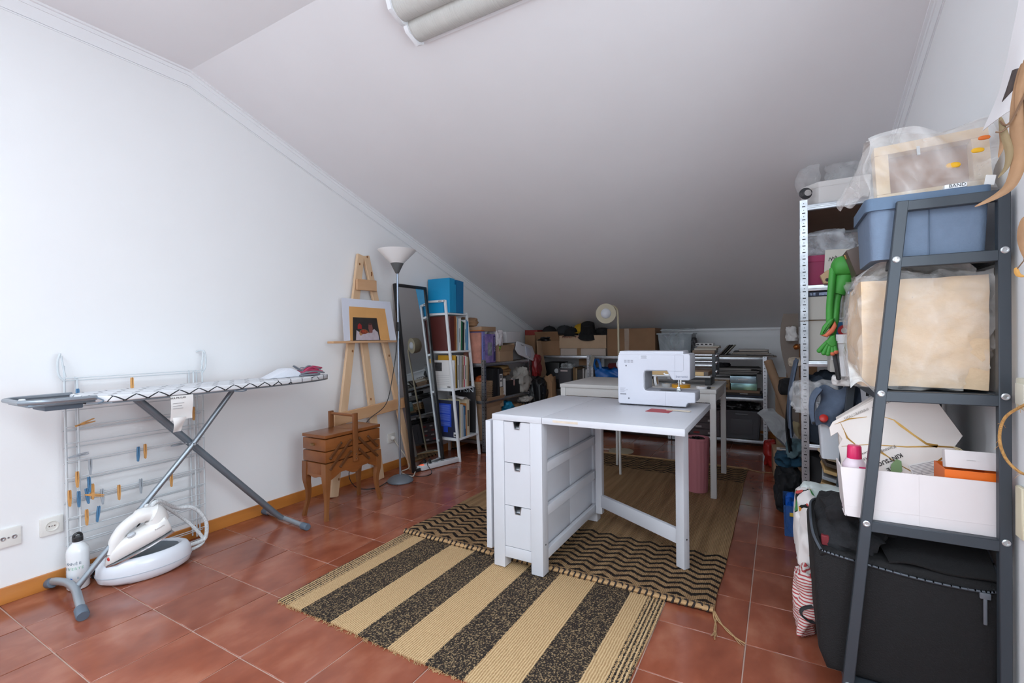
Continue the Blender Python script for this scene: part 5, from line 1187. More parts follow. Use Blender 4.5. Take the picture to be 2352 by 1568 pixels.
def cap_hat(label, c, r, colr, brim=True, rz=0):
    t = T('cap', label, 'cap', c, 'hats on the cartons'); m = M(colr, .9, 0, .1, 30)
    B().lathe([(r, 0), (r*1.0, .02), (r*.93, .055), (r*.7, .085), (r*.35, .10), (0, .104)], seg=28, M=TR(*c) @ RZ(rz) @ Matrix.Diagonal((1, 1.1, 1, 1))).done('crown', m, t)
    B().sheet(lambda u, v: tuple(TR(*c) @ RZ(rz) @ Vector((math.sin((u-.5)*2.2)*(r+.06*v*math.cos((u-.5)*2.4)), -math.cos((u-.5)*2.2)*(r*1.05+.07*v*math.cos((u-.5)*2.0)), .006-.012*v-.02*(abs(u-.5)*2)**2*v))), 14, 5, .004).done('peak', m, t)
    B().lathe([(.007, 0), (.006, .005), (0, .006)], M=TR(c[0], c[1], c[2]+.103), seg=10).done('button', m, t)
    return t
cap_hat('black cap leftmost on the corner carton', (-2.51, 5.36, 1.145), .092, '#17181b', rz=20)
cap_hat('dark grey cap behind the black one', (-2.31, 5.37, 1.150), .10, '#2a2b2e', rz=-10)
cap_hat('black cap with the yellow one behind it', (-2.185, 5.29, 1.126), .085, '#151517', rz=10)
cap_hat('yellow cap between the dark caps', (-2.10, 5.385, 1.165), .088, '#b8901c', rz=-30)
bh = T('bucket_hat', 'black bucket hat drooping over the front of the wide carton', 'hat', (-1.96, 5.23, 1.13), 'hats on the cartons')
Mb = TR(-1.955, 5.25, 1.135) @ RX(24) @ RY(6)
B().lathe([(.0, .15), (.055, .148), (.078, .135), (.086, .06), (.090, .035)], seg=30, M=Mb).done('crown', M('#121214', .9), bh)
B().lathe([(.090, .035), (.105, .01), (.122, -.022), (.124, -.026), (.118, -.022), (.10, .008), (.086, .032)], seg=30, M=Mb).done('brim', M('#151517', .9), bh)
lump('black_cloth', 'black scarf lying right of the bucket hat on the carton', 'scarf', (-1.80, 5.33, 1.126), (.16, .16, .09), BLACK_CLOTH, .3, 3, 65)
def tub(label, x0, x1, y0, y1, z0, z1, film_, lidang=None, name='storage_tub', latch=True, taper=.02):
    t = T(name, label, 'tub', ((x0+x1)/2, (y0+y1)/2, z0))
    B().tray(x0, x1, y0, y1, z0, z1, .004, taper, .02).done('tub_body', film_, t)
    B().tray(x0-.008, x1+.008, y0-.008, y1+.008, z1-.014, z1, .012).done('rim', film_, t)
    B().box(x0+(x1-x0)*.22, x1-(x1-x0)*.22, y0-.002+taper*.4, y0+.002+taper*.4, z0+.04, z1-.03, .001).done('front_panel', film_, t)
    return t
CLR = film('#aeb7bd', .55, .2, 3); GRT = M('#4a4b50', .5, 0, .05, 6)
tub('clear plastic tub with black clothes beside the taped carton', -1.145, -.79, 5.20, 5.50, .887, 1.135, CLR)
lump('clothes', 'black clothes stuffed in the clear tub', 'clothes', (-.965, 5.35, .90), (.30, .25, .255), M('#2a2a2e', .9, 0, .3, 12, 0, 60, None, .5, 0, None, 0.0, '#4b5560'), .15, 3, 71, 10, .7)
slab('tub_lid', 'clear lid lying askew over the clear tub', 'lid', -1.12, -.78, 5.22, 5.48, 1.168, 1.178, film('#c2c9cd', .5, .2, 3), 0, 0, -2, .004)
slab('wrapped_parcel', 'brown wrapped parcel at the bottom of the stack on the back shelf', 'parcel', -.785, -.575, 5.20, 5.42, .887, .922, M('#8a6f5a', .35, 0, .12, 20, .3, 40), 2)
slab('wrapped_parcel', 'second brown wrapped parcel of the stack on the back shelf', 'parcel', -.785, -.567, 5.20, 5.42, .923, .952, M('#93775d', .35, 0, .12, 20, .3, 40), -2)
flatbook('light grey book on the wrapped parcels', -.775, -.555, 5.20, 5.40, .953, .973, '#b5b4b2', 1); flatbook('salmon book in the stack on the back shelf', -.745, -.535, 5.21, 5.40, .974, .984, '#b98c6e', -3); flatbook('pale book above the salmon one', -.74, -.53, 5.20, 5.39, .985, .999, '#c5c2bf', 2)
dvd = T('dvd_box', 'white boxed set with dark print on top of the book stack', 'box', (-.67, 5.28, 1.0)); B().box(-.755, -.585, 5.20, 5.34, 1.0, 1.026, .002).done('box', PAPER, dvd)
for k in range(4): B().box(-.748+.042*k, -.72+.04*k, 5.1992, 5.20, 1.006, 1.020).done('print', M('#4b4a4d', .7), dvd)
for k, (xx, cc, ll) in enumerate(((-.545, '#6e6560', 'brown canvas board leaning left on the back shelf'), (-.52, '#2c2a2a', 'black canvas board leaning in the middle on the back shelf'), (-.495, '#8d8a7e', 'olive canvas board leaning right on the back shelf'))):
    slab('canvas_board', ll, 'board', xx-.006, xx+.006, 5.20, 5.40, .888, 1.045, M(cc, .7, 0, .1, 15), 0, 0, 42)
PF = [('#7a6a5c', -.57, -.02, .887, .893, 'wide brown board under the portfolios'), ('#a39c96', -.52, -.045, .894, .901, 'grey board in the portfolio stack, second from below'), ('#2e2d2e', -.50, -.28, .902, .912, 'black sketchbook in the portfolio stack'), ('#bdb6ae', -.42, -.07, .9125, .919, 'pale board above the black sketchbook'), ('#8d8378', -.405, -.085, .920, .930, 'tan pad in the portfolio stack'), ('#c3beb9', -.41, -.09, .931, .937, 'whitish board in the portfolio stack'), ('#3b3937', -.40, -.10, .938, .944, 'dark folder near the top of the portfolio stack'), ('#b0a59b', -.34, -.09, .945, .955, 'beige pad near the top of the portfolio stack'), ('#c9c6c3', -.36, -.12, .956, .962, 'pale sheet pack on top of the portfolio stack')]
for k, (cc, a, b_, z0, z1, ll) in enumerate(PF): slab('portfolio', ll, 'portfolio', a, b_, 5.18+.004*(k % 3), 5.46, z0, z1, M(cc, .7, 0, .08, 12), (-1)**k*1.2, bev=.001, group='portfolio stack on the back shelf')
lump('grey_wrap', 'dark wrap at the side of the clear tub', 'wrap', (-.775, 5.24, 1.0), (.06, .08, .09), M('#3b3c3f', .6), .3, 4, 73)
# --- back wall middle level (z .486)
pc = T('black_speaker', 'black loudspeaker case in the corner below the hats', 'speaker', (-2.40, 5.33, .487))
B().box(-2.52, -2.31, 5.20, 5.48, .487, .80, .008).done('case', M('#17181a', .45), pc)
B().lathe([(.028, 0), (.028, .004), (.02, .005), (.018, .001), (0, .001)], M=TR(-2.345, 5.1995, .70) @ RX(90), seg=20).done('tweeter_ring', M('#b5b8bb', .4), pc)
B().box(-2.36, -2.32, 5.198, 5.2, .60, .655).done('badge', M('#3c3d40', .5), pc)
gk = T('grey_bin', 'dark grey plastic bin with handle slot on the back shelf', 'bin', (-2.20, 5.28, .487))
B().tray(-2.315, -2.135, 5.16, 5.40, .487, .735, .004, .012, .02).done('bin_body', M('#4d4c50', .6), gk)
B().box(-2.275, -2.185, 5.157, 5.162, .695, .715, .008).done('handle_slot', M('#b7a9a8', .7), gk)
lump('clear_wrap', 'crumpled clear film in the grey bin', 'film', (-2.23, 5.28, .70), (.15, .18, .10), film('#cfd2d4', .5), .4, 4, 75)
for k, (cc, w_, h_, ll) in enumerate((('#6d5233', .03, .26, 'brown marbled file beside the grey bin'), ('#8b7355', .02, .25, 'tan file beside the brown marbled one'), ('#3a3634', .06, .235, 'black file case on the back shelf'), ('#a39e99', .02, .25, 'pale grey file after the black case'), ('#b4b2b0', .03, .24, 'white frame edge by the shelf post'))):
    xx = -2.125+[0, .033, .056, .12, .145][k]
    slab('file', ll, 'file', xx, xx+w_, 5.18, 5.44, .487, .487+h_, M(cc, .6, 0, .15, 20), 0, 0, 3 if k == 4 else 0)
slab('wooden_block', 'brown wooden block lying behind the files', 'lid', -2.12, -1.94, 5.36, 5.48, .76, .84, CARD_D)
bgb = T('blue_bag', 'large blue carrier bag on the middle back shelf', 'bag', (-1.70, 5.34, .487))
B().blob((-1.69, 5.32, .615), (.36, .28, .285), .16, 2.0, 81, 12, .8, True).done('bag_body', M('#0f5fae', .35, 0, .15, 10), bgb)
B().tube(smooth([(-1.84, 5.19, .72), (-1.86, 5.17, .80), (-1.83, 5.18, .86), (-1.80, 5.2, .80), (-1.79, 5.2, .74)], 5), .008, 6, flat=2).done('handle', M('#0f5fae', .4), bgb)
lump('red_cloth', 'dark red cloth poking out of the blue carrier bag', 'cloth', (-1.63, 5.32, .735), (.20, .16, .07), M('#5f1d20', .9), .3, 3, 83)
hc = B().sheet(lambda u, v: (-1.885+.05*u-.03*v, 5.140+.006*math.sin(u*6), .885-.12*v+.01*math.sin(u*5)), 6, 10, .003).done('rag', M('#9b978c', .9), None, 'small grey rag hanging on the shelf edge by the post', 'rag')
slab('carton_edge', 'low brown carton seen below the rear table edge', 'box', -1.80, -1.42, 5.22, 5.48, .0715, .36, CARD)
lump('blue_bag', 'blue bag on the bottom of the middle back shelf', 'bag', (-1.62, 5.22, .3605), (.30, .15, .095), M('#0f5fae', .35), .2, 3, 86)
carton('yellow-brown printed box on the bottom of the corner shelf unit', -2.25, -1.99, 5.22, 5.45, .071, .40, M('#a37b3c', .6, 0, .2, 10), 0)
# right unit, middle level
for k, (z0, z1, cc, a, b_, ll) in enumerate(((.487, .505, '#16243c', -.49, -.14, 'navy folder at the bottom of the holographic box stack'), (.506, .528, '#231c1a', -.50, -.15, 'black portfolio above the navy folder'), (.530, .556, '#7a6048', -.49, -.165, 'brown board under the holographic box'))): slab('portfolio', ll, 'portfolio', a, b_, 5.175, 5.46, z0, z1, M(cc, .5, 0, .05, 10), 0, bev=.001)
B().box(-.34, -.27, 5.172, 5.1745, .518, .526, .001).done('handle_tab', PAPER_G, None, 'small grey handle tab on the black portfolio', 'handle')
LEO = M('#b08a5a', .6, 0, .1, 55, 0, 60, None, .5, 0, None, 0.0, '#2a1d14')
lb_ = T('leopard_box', 'leopard print box with pale lid beside the holographic box', 'box', (-.52, 5.3, .557)); B().box(-.60, -.432, 5.185, 5.42, .557, .655, .002).done('box_body', LEO, lb_); B().box(-.605, -.43, 5.18, 5.42, .656, .672, .002).done('box_lid', PAPER_G, lb_)
hb = T('holographic_box', 'shiny holographic blue-green box on the right back shelf', 'box', (-.30, 5.3, .557))
HOLO = M('#7fa8b8', .2, .7, .1, 5, 0, 60, (1, 1, 4), .5, 0, None, 0.0, '#a9d8b0')
B().box(-.422, -.19, 5.18, 5.40, .557, .625, .002).done('box_base', HOLO, hb); B().box(-.428, -.195, 5.175, 5.40, .628, .70, .002, M=about((-.3, 5.3, .628), RX(2))).done('box_lid', M('#a4bcc8', .25, .6, .1, 5), hb)
B().box(-.36, -.26, 5.171, 5.176, .66, .67).done('lettering', M('#d8dee2', .4), hb)
random.seed(77)
for k in range(9):
    cc = random.choice(['#6c6a69', '#8e8b88', '#4a4846', '#a8a5a2', '#3a3836']); x0 = -.585+random.uniform(0, .05); x1 = -.20+random.uniform(-.05, .05)
    slab('sheet_pack', '%s paper pack of the loose pile on the holographic box' % ['lowest', 'second', 'third', 'fourth', 'fifth', 'sixth', 'seventh', 'eighth', 'topmost'][k], 'paper', x0, x1, 5.18, 5.44, .7055+.0085*k, .7130+.0085*k, M(cc, .6, 0, .08, 12), random.uniform(-5, 5), bev=.001, group='loose paper pile on the right back shelf')
lump('black_glove', 'black cloth lying left on the loose paper pile', 'cloth', (-.52, 5.25, .783), (.18, .14, .045), BLACK_CLOTH, .3, 4, 91)
slab('grey_crate', 'grey crate behind the printing press on the right back shelf', 'crate', -.96, -.63, 5.20, 5.46, .487, .70, GRT, bev=.006)
# bottom level
gt = tub('dark grey lidded storage tub at the right end of the back shelf', -.50, -.155, 5.17, 5.50, .071, .350, M('#515156', .45, 0, .04, 6))
B().box(-.50, -.155, 5.17, 5.50, .346, .352).done('tub_lid_panel', GRT, gt); B().box(-.38, -.27, 5.158, 5.164, .315, .325, .003).done('handle_ridge', M('#77777c', .4), gt)
for k, (x_, s_) in enumerate(((-.42, .16), (-.30, .2), (-.22, .13))): lump('black_cable_bag', ['black pouch left on the grey tub', 'crumpled black bag in the middle of the grey tub', 'black pouch right on the grey tub'][k], 'bag', (x_, 5.30, .353), (s_, .2, .075), M('#1d1d20', .35), .35, 4, 95+k)
dz = M('#5e5458', .3, 0, .15, 10)
dw = T('drawer_stack', 'translucent plastic drawers with red labels at the bottom of the right back shelf', 'drawers', (-.72, 5.33, .071))
B().box(-.965, -.52, 5.19, 5.50, .071, .34, .004).done('carcass', M('#4c4347', .4), dw)
for k in range(4):
    d_ = B().tray(-.955, -.53, 5.172, 5.19, .08+.064*k, .138+.064*k, .004).box(-.955, -.53, 5.176, 5.188, .082+.064*k, .132+.064*k).done('drawer', dz, dw)
    for j in range(3): B().box(-.92+.14*j+.02*(k % 2), -.86+.14*j+.02*(k % 2), 5.170, 5.1725, .092+.064*k, .112+.064*k).done('label', M('#9c3a3c', .6) if (j+k) % 2 else M('#b9b4b4', .6), d_)
cbz = T('cable_heap', 'heap of black and grey cable loops on the plastic drawers', 'cable', (-.73, 5.28, .341))
random.seed(33)
for k in range(16):
    c_ = (-.90+.36*random.random(), 5.22+.12*random.random(), .36+.05*random.random()); r_ = random.uniform(.03, .07)
    B().tube(arc(c_, r_, 0, 350, 18, (1, random.uniform(-.4, .4), 0), (random.uniform(-.2, .2), random.uniform(.3, .8), random.uniform(.1, .5))), .004, 6).done('loop', M(['#2c2b2d', '#5b595b', '#8a8688', '#3d2c2c'][k % 4], .5), cbz)
B().blob((-.73, 5.29, .356), (.40, .16, .034), .3, 4, 5, 8, .4).done('tangle', M('#353336', .6), cbz)

# ------------------------------------------------------------------ leaning things at the rear right corner
ct = T('cardboard_tube', 'long cardboard tube leaning right of the back shelf', 'tube', (-.0, 4.9, 0))
p0, p1 = Vector((.085, 4.65, .36)), Vector((-.085, 4.85, .865)); 
b = B(); d = (p1-p0).normalized(); n_ = d.orthogonal().normalized(); m_ = d.cross(n_); rings = []
for (p, r_) in ((p0, .036), (p1, .036), (p1, .031), (p0, .031)): rings.append([b.bm.verts.new(p+(n_*math.cos(2*math.pi*k/24)+m_*math.sin(2*math.pi*k/24))*r_) for k in range(24)])
for a, c in zip(rings, rings[1:]+rings[:1]):
    for k in range(24): b.bm.faces.new((a[k], a[(k+1) % 24], c[(k+1) % 24], c[k]))
b.done('tube_wall', CARD, ct)
slab('cardboard_sheet', 'tall cardboard panel standing behind the tube', 'cardboard', -.03, .17, 4.86, 4.87, .02, .72, CARD, 3, -3)
slab('hardboard_sheet', 'brown hardboard panel, highest of the leaning boards', 'cardboard', .06, .30, 4.99, 5.0, .02, 1.02, CARD_D, 0, -3)
B().sheet(lambda u, v: (.045+.10*u+.035*math.sin(v*6)*(1-u), 4.55+.05*u, .35+.93*v), 8, 24, .003).done('curved_card', M('#94887f', .85, 0, .04, 8), None, 'wavy grey-brown card sheet sticking out behind the metal post', 'card')
pwm = T('wrapped_sheets', 'sheaf of prints in clear film leaning over the small cardboard box', 'prints', (.0, 4.35, .1))
B().sheet(lambda u, v: (-.15+.20*v+.10*u, 4.30+.05*u, .455-.26*v+.05*u+.01*math.sin(v*7)), 6, 12, .006).done('prints', M('#66656a', .4, 0, .1, 8), pwm)
B().sheet(lambda u, v: (-.158+.21*v+.115*u, 4.285+.06*u, .468-.27*v+.05*u+.014*math.sin(v*9+u*4)), 8, 14, .002).done('film_sleeve', film('#d3d6d9', .45, .1), pwm)
lump('pale_bag', 'pale yellowish packing paper behind the wrapped prints', 'paper', (.07, 4.50, .0), (.17, .16, .42), M('#b3a582', .8, 0, .1, 9), .3, 2, 111)
carton('small cardboard box with white label on the floor by the right shelving', -.05, .15, 4.17, 4.40, 0, .205, CARD, 4, tape=None)
sl = [o for o in bpy.data.objects if o.get('label', '').startswith('small cardboard box with white label')][0]
B().box(-.02, .085, 4.20, 4.29, .2055, .2062).done('label', PAPER, sl); B().box(.0, .07, 4.245, 4.275, .2063, .2068).done('label_print', M('#6a6a6a', .8, 0, .8, 90), sl)
lump('red_bag', 'bright red bag on the floor beside the small cardboard box', 'bag', (-.07, 4.52, 0), (.10, .20, .23), M('#a5211c', .45, 0, .1, 8), .3, 2.5, 115)
slab('red_folder', 'thin red folder standing behind the dark clothes pile', 'folder', .045, .055, 3.98, 4.14, 0, .17, M('#b01d22', .5))
# ------------------------------------------------------------------ dark grey ladder rack at the right
NY, FY = 1.620, 2.220
rk2 = T('ladder_rack', 'dark grey metal ladder rack crammed with boxes at the right picture edge', 'rack', (.34, 1.92, 0))
def lx(z): return .143+.0945*z      # front face of the slanting leg
PX0, PX1 = .478, .502
for y, s in ((NY, 1), (FY, -1)):
    ya, yb_ = (y, y+.022) if s > 0 else (y-.022, y)
    B().prism([(lx(0), 0), (lx(0)+.026, 0), (lx(1.458)+.026, 1.458), (lx(1.458), 1.458)], ya, yb_, 'y', .002, 1).done('slanting_leg', DARKM, rk2)
    B().box(PX0, PX1, ya, yb_, 0, 1.458, .002, 1).done('back_post', DARKM, rk2)
    B().box(lx(1.44)+.02, PX0+.002, ya+.001, yb_-.001, 1.430, 1.457, .002, 1).done('end_bar', DARKM, rk2)
    for z in (1.305, .940, .575, .105):
        B().box(lx(z)+.02, PX0+.002, ya+.001, yb_-.001, z-.026, z+.003, .002, 1).done('end_bar', DARKM, rk2)
        for x in (lx(z)+.012, (PX0+PX1)/2):
            yy = y-.0002 if s > 0 else y+.0002
            B().lathe([(.0085, 0), (.0085, .002), (.006, .0035), (.0035, .0028), (.0032, .001), (0, .001)], M=TR(x, yy, z-.004 if x < .4 else z) @ RX(90*s), seg=16).done('bolt', M('#c2c4c6', .3, .7), rk2)
for z in (1.305, .940, .575, .105):
    B().box(lx(z)+.012, PX1-.004, NY+.022, FY-.022, z-.004, z, .001, 1).done('shelf_plate', DARKM, rk2)
    B().box(lx(z)+.004, lx(z)+.026, NY+.022, FY-.022, z-.024, z+.002, .002, 1).done('front_rail', DARKM, rk2)
    B().box(PX0, PX1, NY+.022, FY-.022, z-.024, z+.002, .002, 1).done('back_rail', DARKM, rk2)
# blue-grey fabric bin on the top shelf
BL = M('#6c7c92', .75, 0, .04, 50, .15, 200)
fbn = T('fabric_bin', 'blue-grey fabric storage bin on the top shelf of the dark rack', 'bin', (.37, 1.76, 1.306))
B().tray(.222, .474, 1.646, 1.885, 1.307, 1.462, .006, .006, .02).done('bin_body', BL, fbn)
B().tray(.214, .476, 1.638, 1.892, 1.444, 1.478, .012, 0, .02).done('rim_band', M('#5d7189', .75, 0, .04, 50), fbn)
B().box(.352, .3535, 1.6435, 1.6465, 1.31, 1.444).done('seam', M('#55657a', .8), fbn)
# open wooden frame box in film on the bin
PB = wood('#cfae84', '#ddc39e', 10, 'x')
cr = T('frame_box', 'shallow pale wood frame with brown back wrapped in clear film on the fabric bin', 'frame', (.37, 1.75, 1.479))
Mc = about((.37, 1.72, 1.48), RX(-5) @ RY(-2.0))
for a in ((.250, .494, 1.618, 1.645), (.250, .494, 1.481, 1.502)): B().box(a[0], a[1], 1.70, 1.75, a[2], a[3], .002, M=Mc).done('frame_rail', PB, cr)
for a in ((.250, .282), (.458, .494)): B().box(a[0], a[1], 1.70, 1.75, 1.502, 1.618, .002, M=Mc).done('frame_side', PB, cr)
B().box(.28, .46, 1.735, 1.745, 1.50, 1.62, M=Mc).done('back_panel', M('#9b7257', .6, 0, .06, 8), cr)
B().box(.345, .352, 1.698, 1.702, 1.60, 1.625, M=Mc).done('hanger', STEEL, cr)
B().sheet(lambda u, v: (.225+.275*u+.008*math.sin(v*9+u*3), 1.685-.02*math.sin(u*math.pi)+.014*math.sin(u*14+v*5)+.02*v, 1.480+.185*v+.016*math.sin(u*7)*v), 26, 16, .0012).done('film_front', film('#ece9e7', .22, .2, 9), cr)
B().sheet(lambda u, v: (.225+.275*u, 1.70+.15*v, 1.658+.010*math.sin(u*8)+.02*math.sin(v*4)-.12*v*v), 20, 10, .0012).done('film_top', film('#ece9e7', .26, .2, 9), cr)
B().sheet(lambda u, v: (.228-.055*u+.006*math.sin(v*8), 1.70+.16*u, 1.50+.15*v-.11*u*v+.01*math.sin(u*9+v*6)), 14, 12, .0012).done('film_side', film('#ece9e7', .26, .2, 9), cr)
for (x, z, c_) in ((.405, 1.545, '#e0a80c'), (.455, 1.575, '#e0a80c'), (.466, 1.605, '#d2681c')): B().blob((x, 1.664, z), (.03, .006, .014), .3, 5, int(x*100), 4, .2, flatbase=False).done('tape_scrap', M(c_, .5), cr)
tn = B().box(-.022, .022, -.03, .03, 0, .012, .003, M=TR(.408, 1.672, 1.4795) @ RZ(-6)).done('white_tin', WHITE_P, None, 'flat white tin with black print on the rim of the fabric bin', 'tin')
text('lettering', 'BAND', .012, frame((.408, 1.6415, 1.4858), (1, -.1, 0), (0, 0, 1)), BLACK, tn)
slab('price_card', 'small white price card at the right end of the fabric bin', 'card', .462, .482, 1.655, 1.657, 1.479, 1.505, PAPER, 0, 0, 10)

# wool batting in a clear bag on the second shelf
wb = T('batting_bag', 'large clear plastic bag of folded cream batting on the rack', 'bag', (.34, 1.85, .941))
FELT = M('#d8bb9a', .95, 0, .05, 6, .35, 30)
B().blob((.343, 1.84, 1.100), (.305, .35, .345), .05, 1.3, 5, 18, .82, False).done('batting', FELT, wb)
B().blob((.343, 1.84, 1.108), (.325, .385, .365), .10, 2.4, 8, 22, .8, True).done('clear_bag', film('#f2f1f0', .17, .12, 14), wb)
B().sheet(lambda u, v: (.20+.26*u, 1.70+.12*v, 1.255+.055*math.sin(u*3.0)+.02*math.sin(v*6+u*9)-.02*v), 18, 10, .0012).done('bag_neck', film('#f0efee', .35, .1, 14), wb)
B().sheet(lambda u, v: (.180+.075*u, 1.66+.10*v, .945+.08*v+.02*math.sin(u*5+v*3)), 12, 10, .0012).done('bag_corner', film('#f0efee', .4, .1, 14), wb)

# third shelf: tray, kintsugi box, bottle, small box
WC = M('#d9d1d1', .7, 0, .012, 5)
ty = T('card_tray', 'long white card tray along the front of the third rack shelf', 'tray', (.33, 1.74, .576))
B().prism([(.165, .577), (.498, .577), (.506, .717), (.155, .717)], 1.645, 1.649, 'y').done('front_wall', WC, ty)
B().prism([(.165, .577), (.498, .577), (.502, .645), (.160, .645)], 1.768, 1.772, 'y').done('far_wall', WC, ty)
B().prism([(1.649, .577), (1.768, .577), (1.768, .66), (1.649, .712)], .498, .502, 'x').done('end_wall', WC, ty)
B().sheet(lambda u, v: (.166-.011*v, 1.645+.127*u, .577+.14*v-.004*u*v), 2, 2, .004).done('end_wall', WC, ty)
B().box(.162, .498, 1.649, 1.768, .577, .580).done('tray_floor', WC, ty)
B().box(.328, .3286, 1.6444, 1.6452, .58, .715).box(.166, .497, 1.6444, 1.6452, .606, .6066).done('fold_line', M('#d3cccb', .7), ty)
kb = T('kintsugi_box', 'white card box with gold veins lying tipped up behind the card tray', 'box', (.31, 1.80, .60))
KP = [(.165, .60), (.44, .60), (.472, .69), (.437, .772), (.455, .806), (.394, .912), (.345, .918), (.315, .945), (.148, .822), (.139, .803), (.142, .775), (.160, .790), (.172, .77), (.162, .745), (.170, .70)]
B().prism(KP, 1.795, 1.802, 'y', .001, 1).done('box_panel', M('#e8e0da', .6, 0, .01, 5), kb)
B().prism([(.180, .60), (.445, .60), (.477, .69), (.438, .76), (.30, .94), (.16, .83)], 1.804, 1.85, 'y', .003, 1).done('box_body', M('#d9d0c9', .7), kb)
GOLD = M('#b58c45', .35, .5)
def vein(pts, w):
    P = [Vector((x, 0, z)) for x, z in pts]; b = B(); n = len(P)
    L_, R_ = [], []
    for i, p in enumerate(P):
        d = (P[min(i+1, n-1)]-P[max(i-1, 0)]).normalized(); nn = Vector((-d.z, 0, d.x)); ww = w[i]/2
        L_.append(p+nn*ww); R_.append(p-nn*ww)
    poly = [(q.x, q.z) for q in L_]+[(q.x, q.z) for q in R_[::-1]]
    b.prism(poly, 1.7940, 1.7952, 'y'); b.done('gold_vein', GOLD, kb)
vein([(.152, .815), (.19, .835), (.235, .845)], [.0005, .004, .001]); vein([(.168, .820), (.178, .795), (.185, .775), (.205, .757)], [.001, .002, .005, .003])
vein([(.17, .747), (.24, .760), (.33, .762), (.40, .771), (.436, .772)], [.001, .002, .0035, .005, .003]); vein([(.262, .853), (.30, .840), (.315, .826), (.345, .800), (.375, .776), (.40, .771)], [.0005, .003, .007, .005, .006, .010])
vein([(.265, .742), (.285, .728), (.315, .705), (.345, .688)], [.008, .003, .002, .003]); vein([(.345, .688), (.36, .70)], [.001, .002]); vein([(.402, .728), (.410, .738)], [.005, .004])
KX, KY = (-.84, 0, -.54), (.54, 0, -.84)
def kt(s, size, x, z, c='#4a4542', d=None, bold=0): text('lettering', s, size, frame((x, 1.7935, z), d or KX, KY), M(c, .7), kb, bold=bold)
kt('KINTSUGI', .0165, .288, .718, '#3c3836', bold=.0004); kt('LOVE', .0165, .300, .697, '#3c3836', bold=.0004); kt('Kintsugi Bowl', .0135, .272, .742, '#7a736e'); kt('Green Ceramic', .0095, .236, .737, '#8a837e'); kt('H.N.C', .011, .225, .712, '#5a5450'); kt('Repair', .009, .255, .757, '#a09a94')
kt('IMPERFECTION', .0105, .208, .853, '#8d8680', (-.87, 0, -.50)); kt('FINDING STRENGTH', .0105, .29, .897, '#8d8680', (-.87, 0, -.50))
stk = T('info_label', 'white printed label stuck low on the kintsugi box', 'label', (.38, 1.792, .69)); Ml = frame((.372, 1.7925, .700), (.93, 0, .36), (-.36, 0, .93))
B().box(-.034, .034, -.024, .022, 0, .0008, M=Ml).done('label_sheet', PAPER, stk)
for k in range(8): B().box(-.031, .031-.006*(k % 3), .017-.0042*k, .0182-.0042*k, .0008, .0012, M=Ml).done('label_line', M('#8a8a8d', .7), stk)
for k in range(2): B().box(-.031, -.012, -.021+.009*k, -.0205+.009*k, .0008, .0014, M=Ml).box(-.012, -.0116, -.021, -.003, .0008, .0014, M=Ml).done('label_rule', M('#6a6a6d', .7), stk)
B().prism([(.302-.012, .70-.02), (.302+.004, .70-.028), (.302+.016, .70-.01), (.302+.014, .70+.02), (.302+.002, .70+.024), (.302-.01, .70+.006)], 1.786, 1.788, 'y').done('leaf_print', M('#7c9a6c', .7), kb)
bt2 = T('pink_cap_bottle', 'milky bottle with hot pink cap in the left end of the card tray', 'bottle', (.192, 1.700, .581))
B().lathe([(0, .582), (.028, .582), (.031, .588), (.031, .70), (.029, .716), (.021, .732), (.016, .736), (0, .736)], (.192, 1.700, 0), 30).done('bottle_body', M('#d9c6cf', .35), bt2)
B().lathe([(.018, .732), (.0185, .736), (.0175, .768), (.015, .772), (0, .773)], (.192, 1.700, 0), 26).done('cap', M('#d01f5c', .35), bt2)
B().box(.200, .217, 1.6705, 1.672, .705, .716).done('label_edge', M('#c22f62', .5), bt2)
wb2 = T('white_orange_box', 'small white gift box with orange inside at the right end of the tray', 'box', (.445, 1.72, .581))
B().tray(.384, .492, 1.660, 1.76, .582, .736, .003).done('box_base', M('#e46a12', .5), wb2)
B().box(.389, .496, 1.672, 1.70, .738, .785, .002, M=about((.44, 1.68, .738), RX(-12))).done('box_lid', WC, wb2)
B().box(.432, .45, 1.6708, 1.6722, .760, .7608, M=about((.44, 1.68, .738), RX(-12))).done('lid_print', M('#9a9594', .7), wb2)
gbx = T('grey_title_box', 'pale grey box with bold black title behind the kintsugi box', 'box', (.32, 2.0, .576))
B().box(.283, .42, 1.93, 2.09, .577, .955-.02, .003, M=about((.32, 2.0, .577), RY(-5))).done('box_body', M('#b4b5ba', .6), gbx)
text('lettering', 'RENAI', .036, frame((.300, 1.928, .905), (1, 0, -.05), (0, 0, 1)), BLACK, gbx, bold=.002)
lump('teal_pouch', 'teal plastic scoop poking out behind the kintsugi box', 'scoop', (.455, 1.98, .576), (.05, .10, .235), M('#0f5f6b', .4), .15, 2, 205, 8, .2)
b = B()
for k in range(7): b.tube(smooth([(.432+.002*k, 1.788, .775-.003*k), (.447, 1.785, .770-.004*k), (.458+.002*k, 1.785, .758-.003*k)], 4), .0014, 5)
b.done('tassel', M('#cdbd9b', .9), None, 'small cream string tassel at the corner of the kintsugi box', 'tassel')
slab('cream_book', 'cream paged book wedged between the dark rack and the right wall', 'book', .5035, .5135, 1.575, 1.612, .60, .725, M('#d8cfb5', .8))

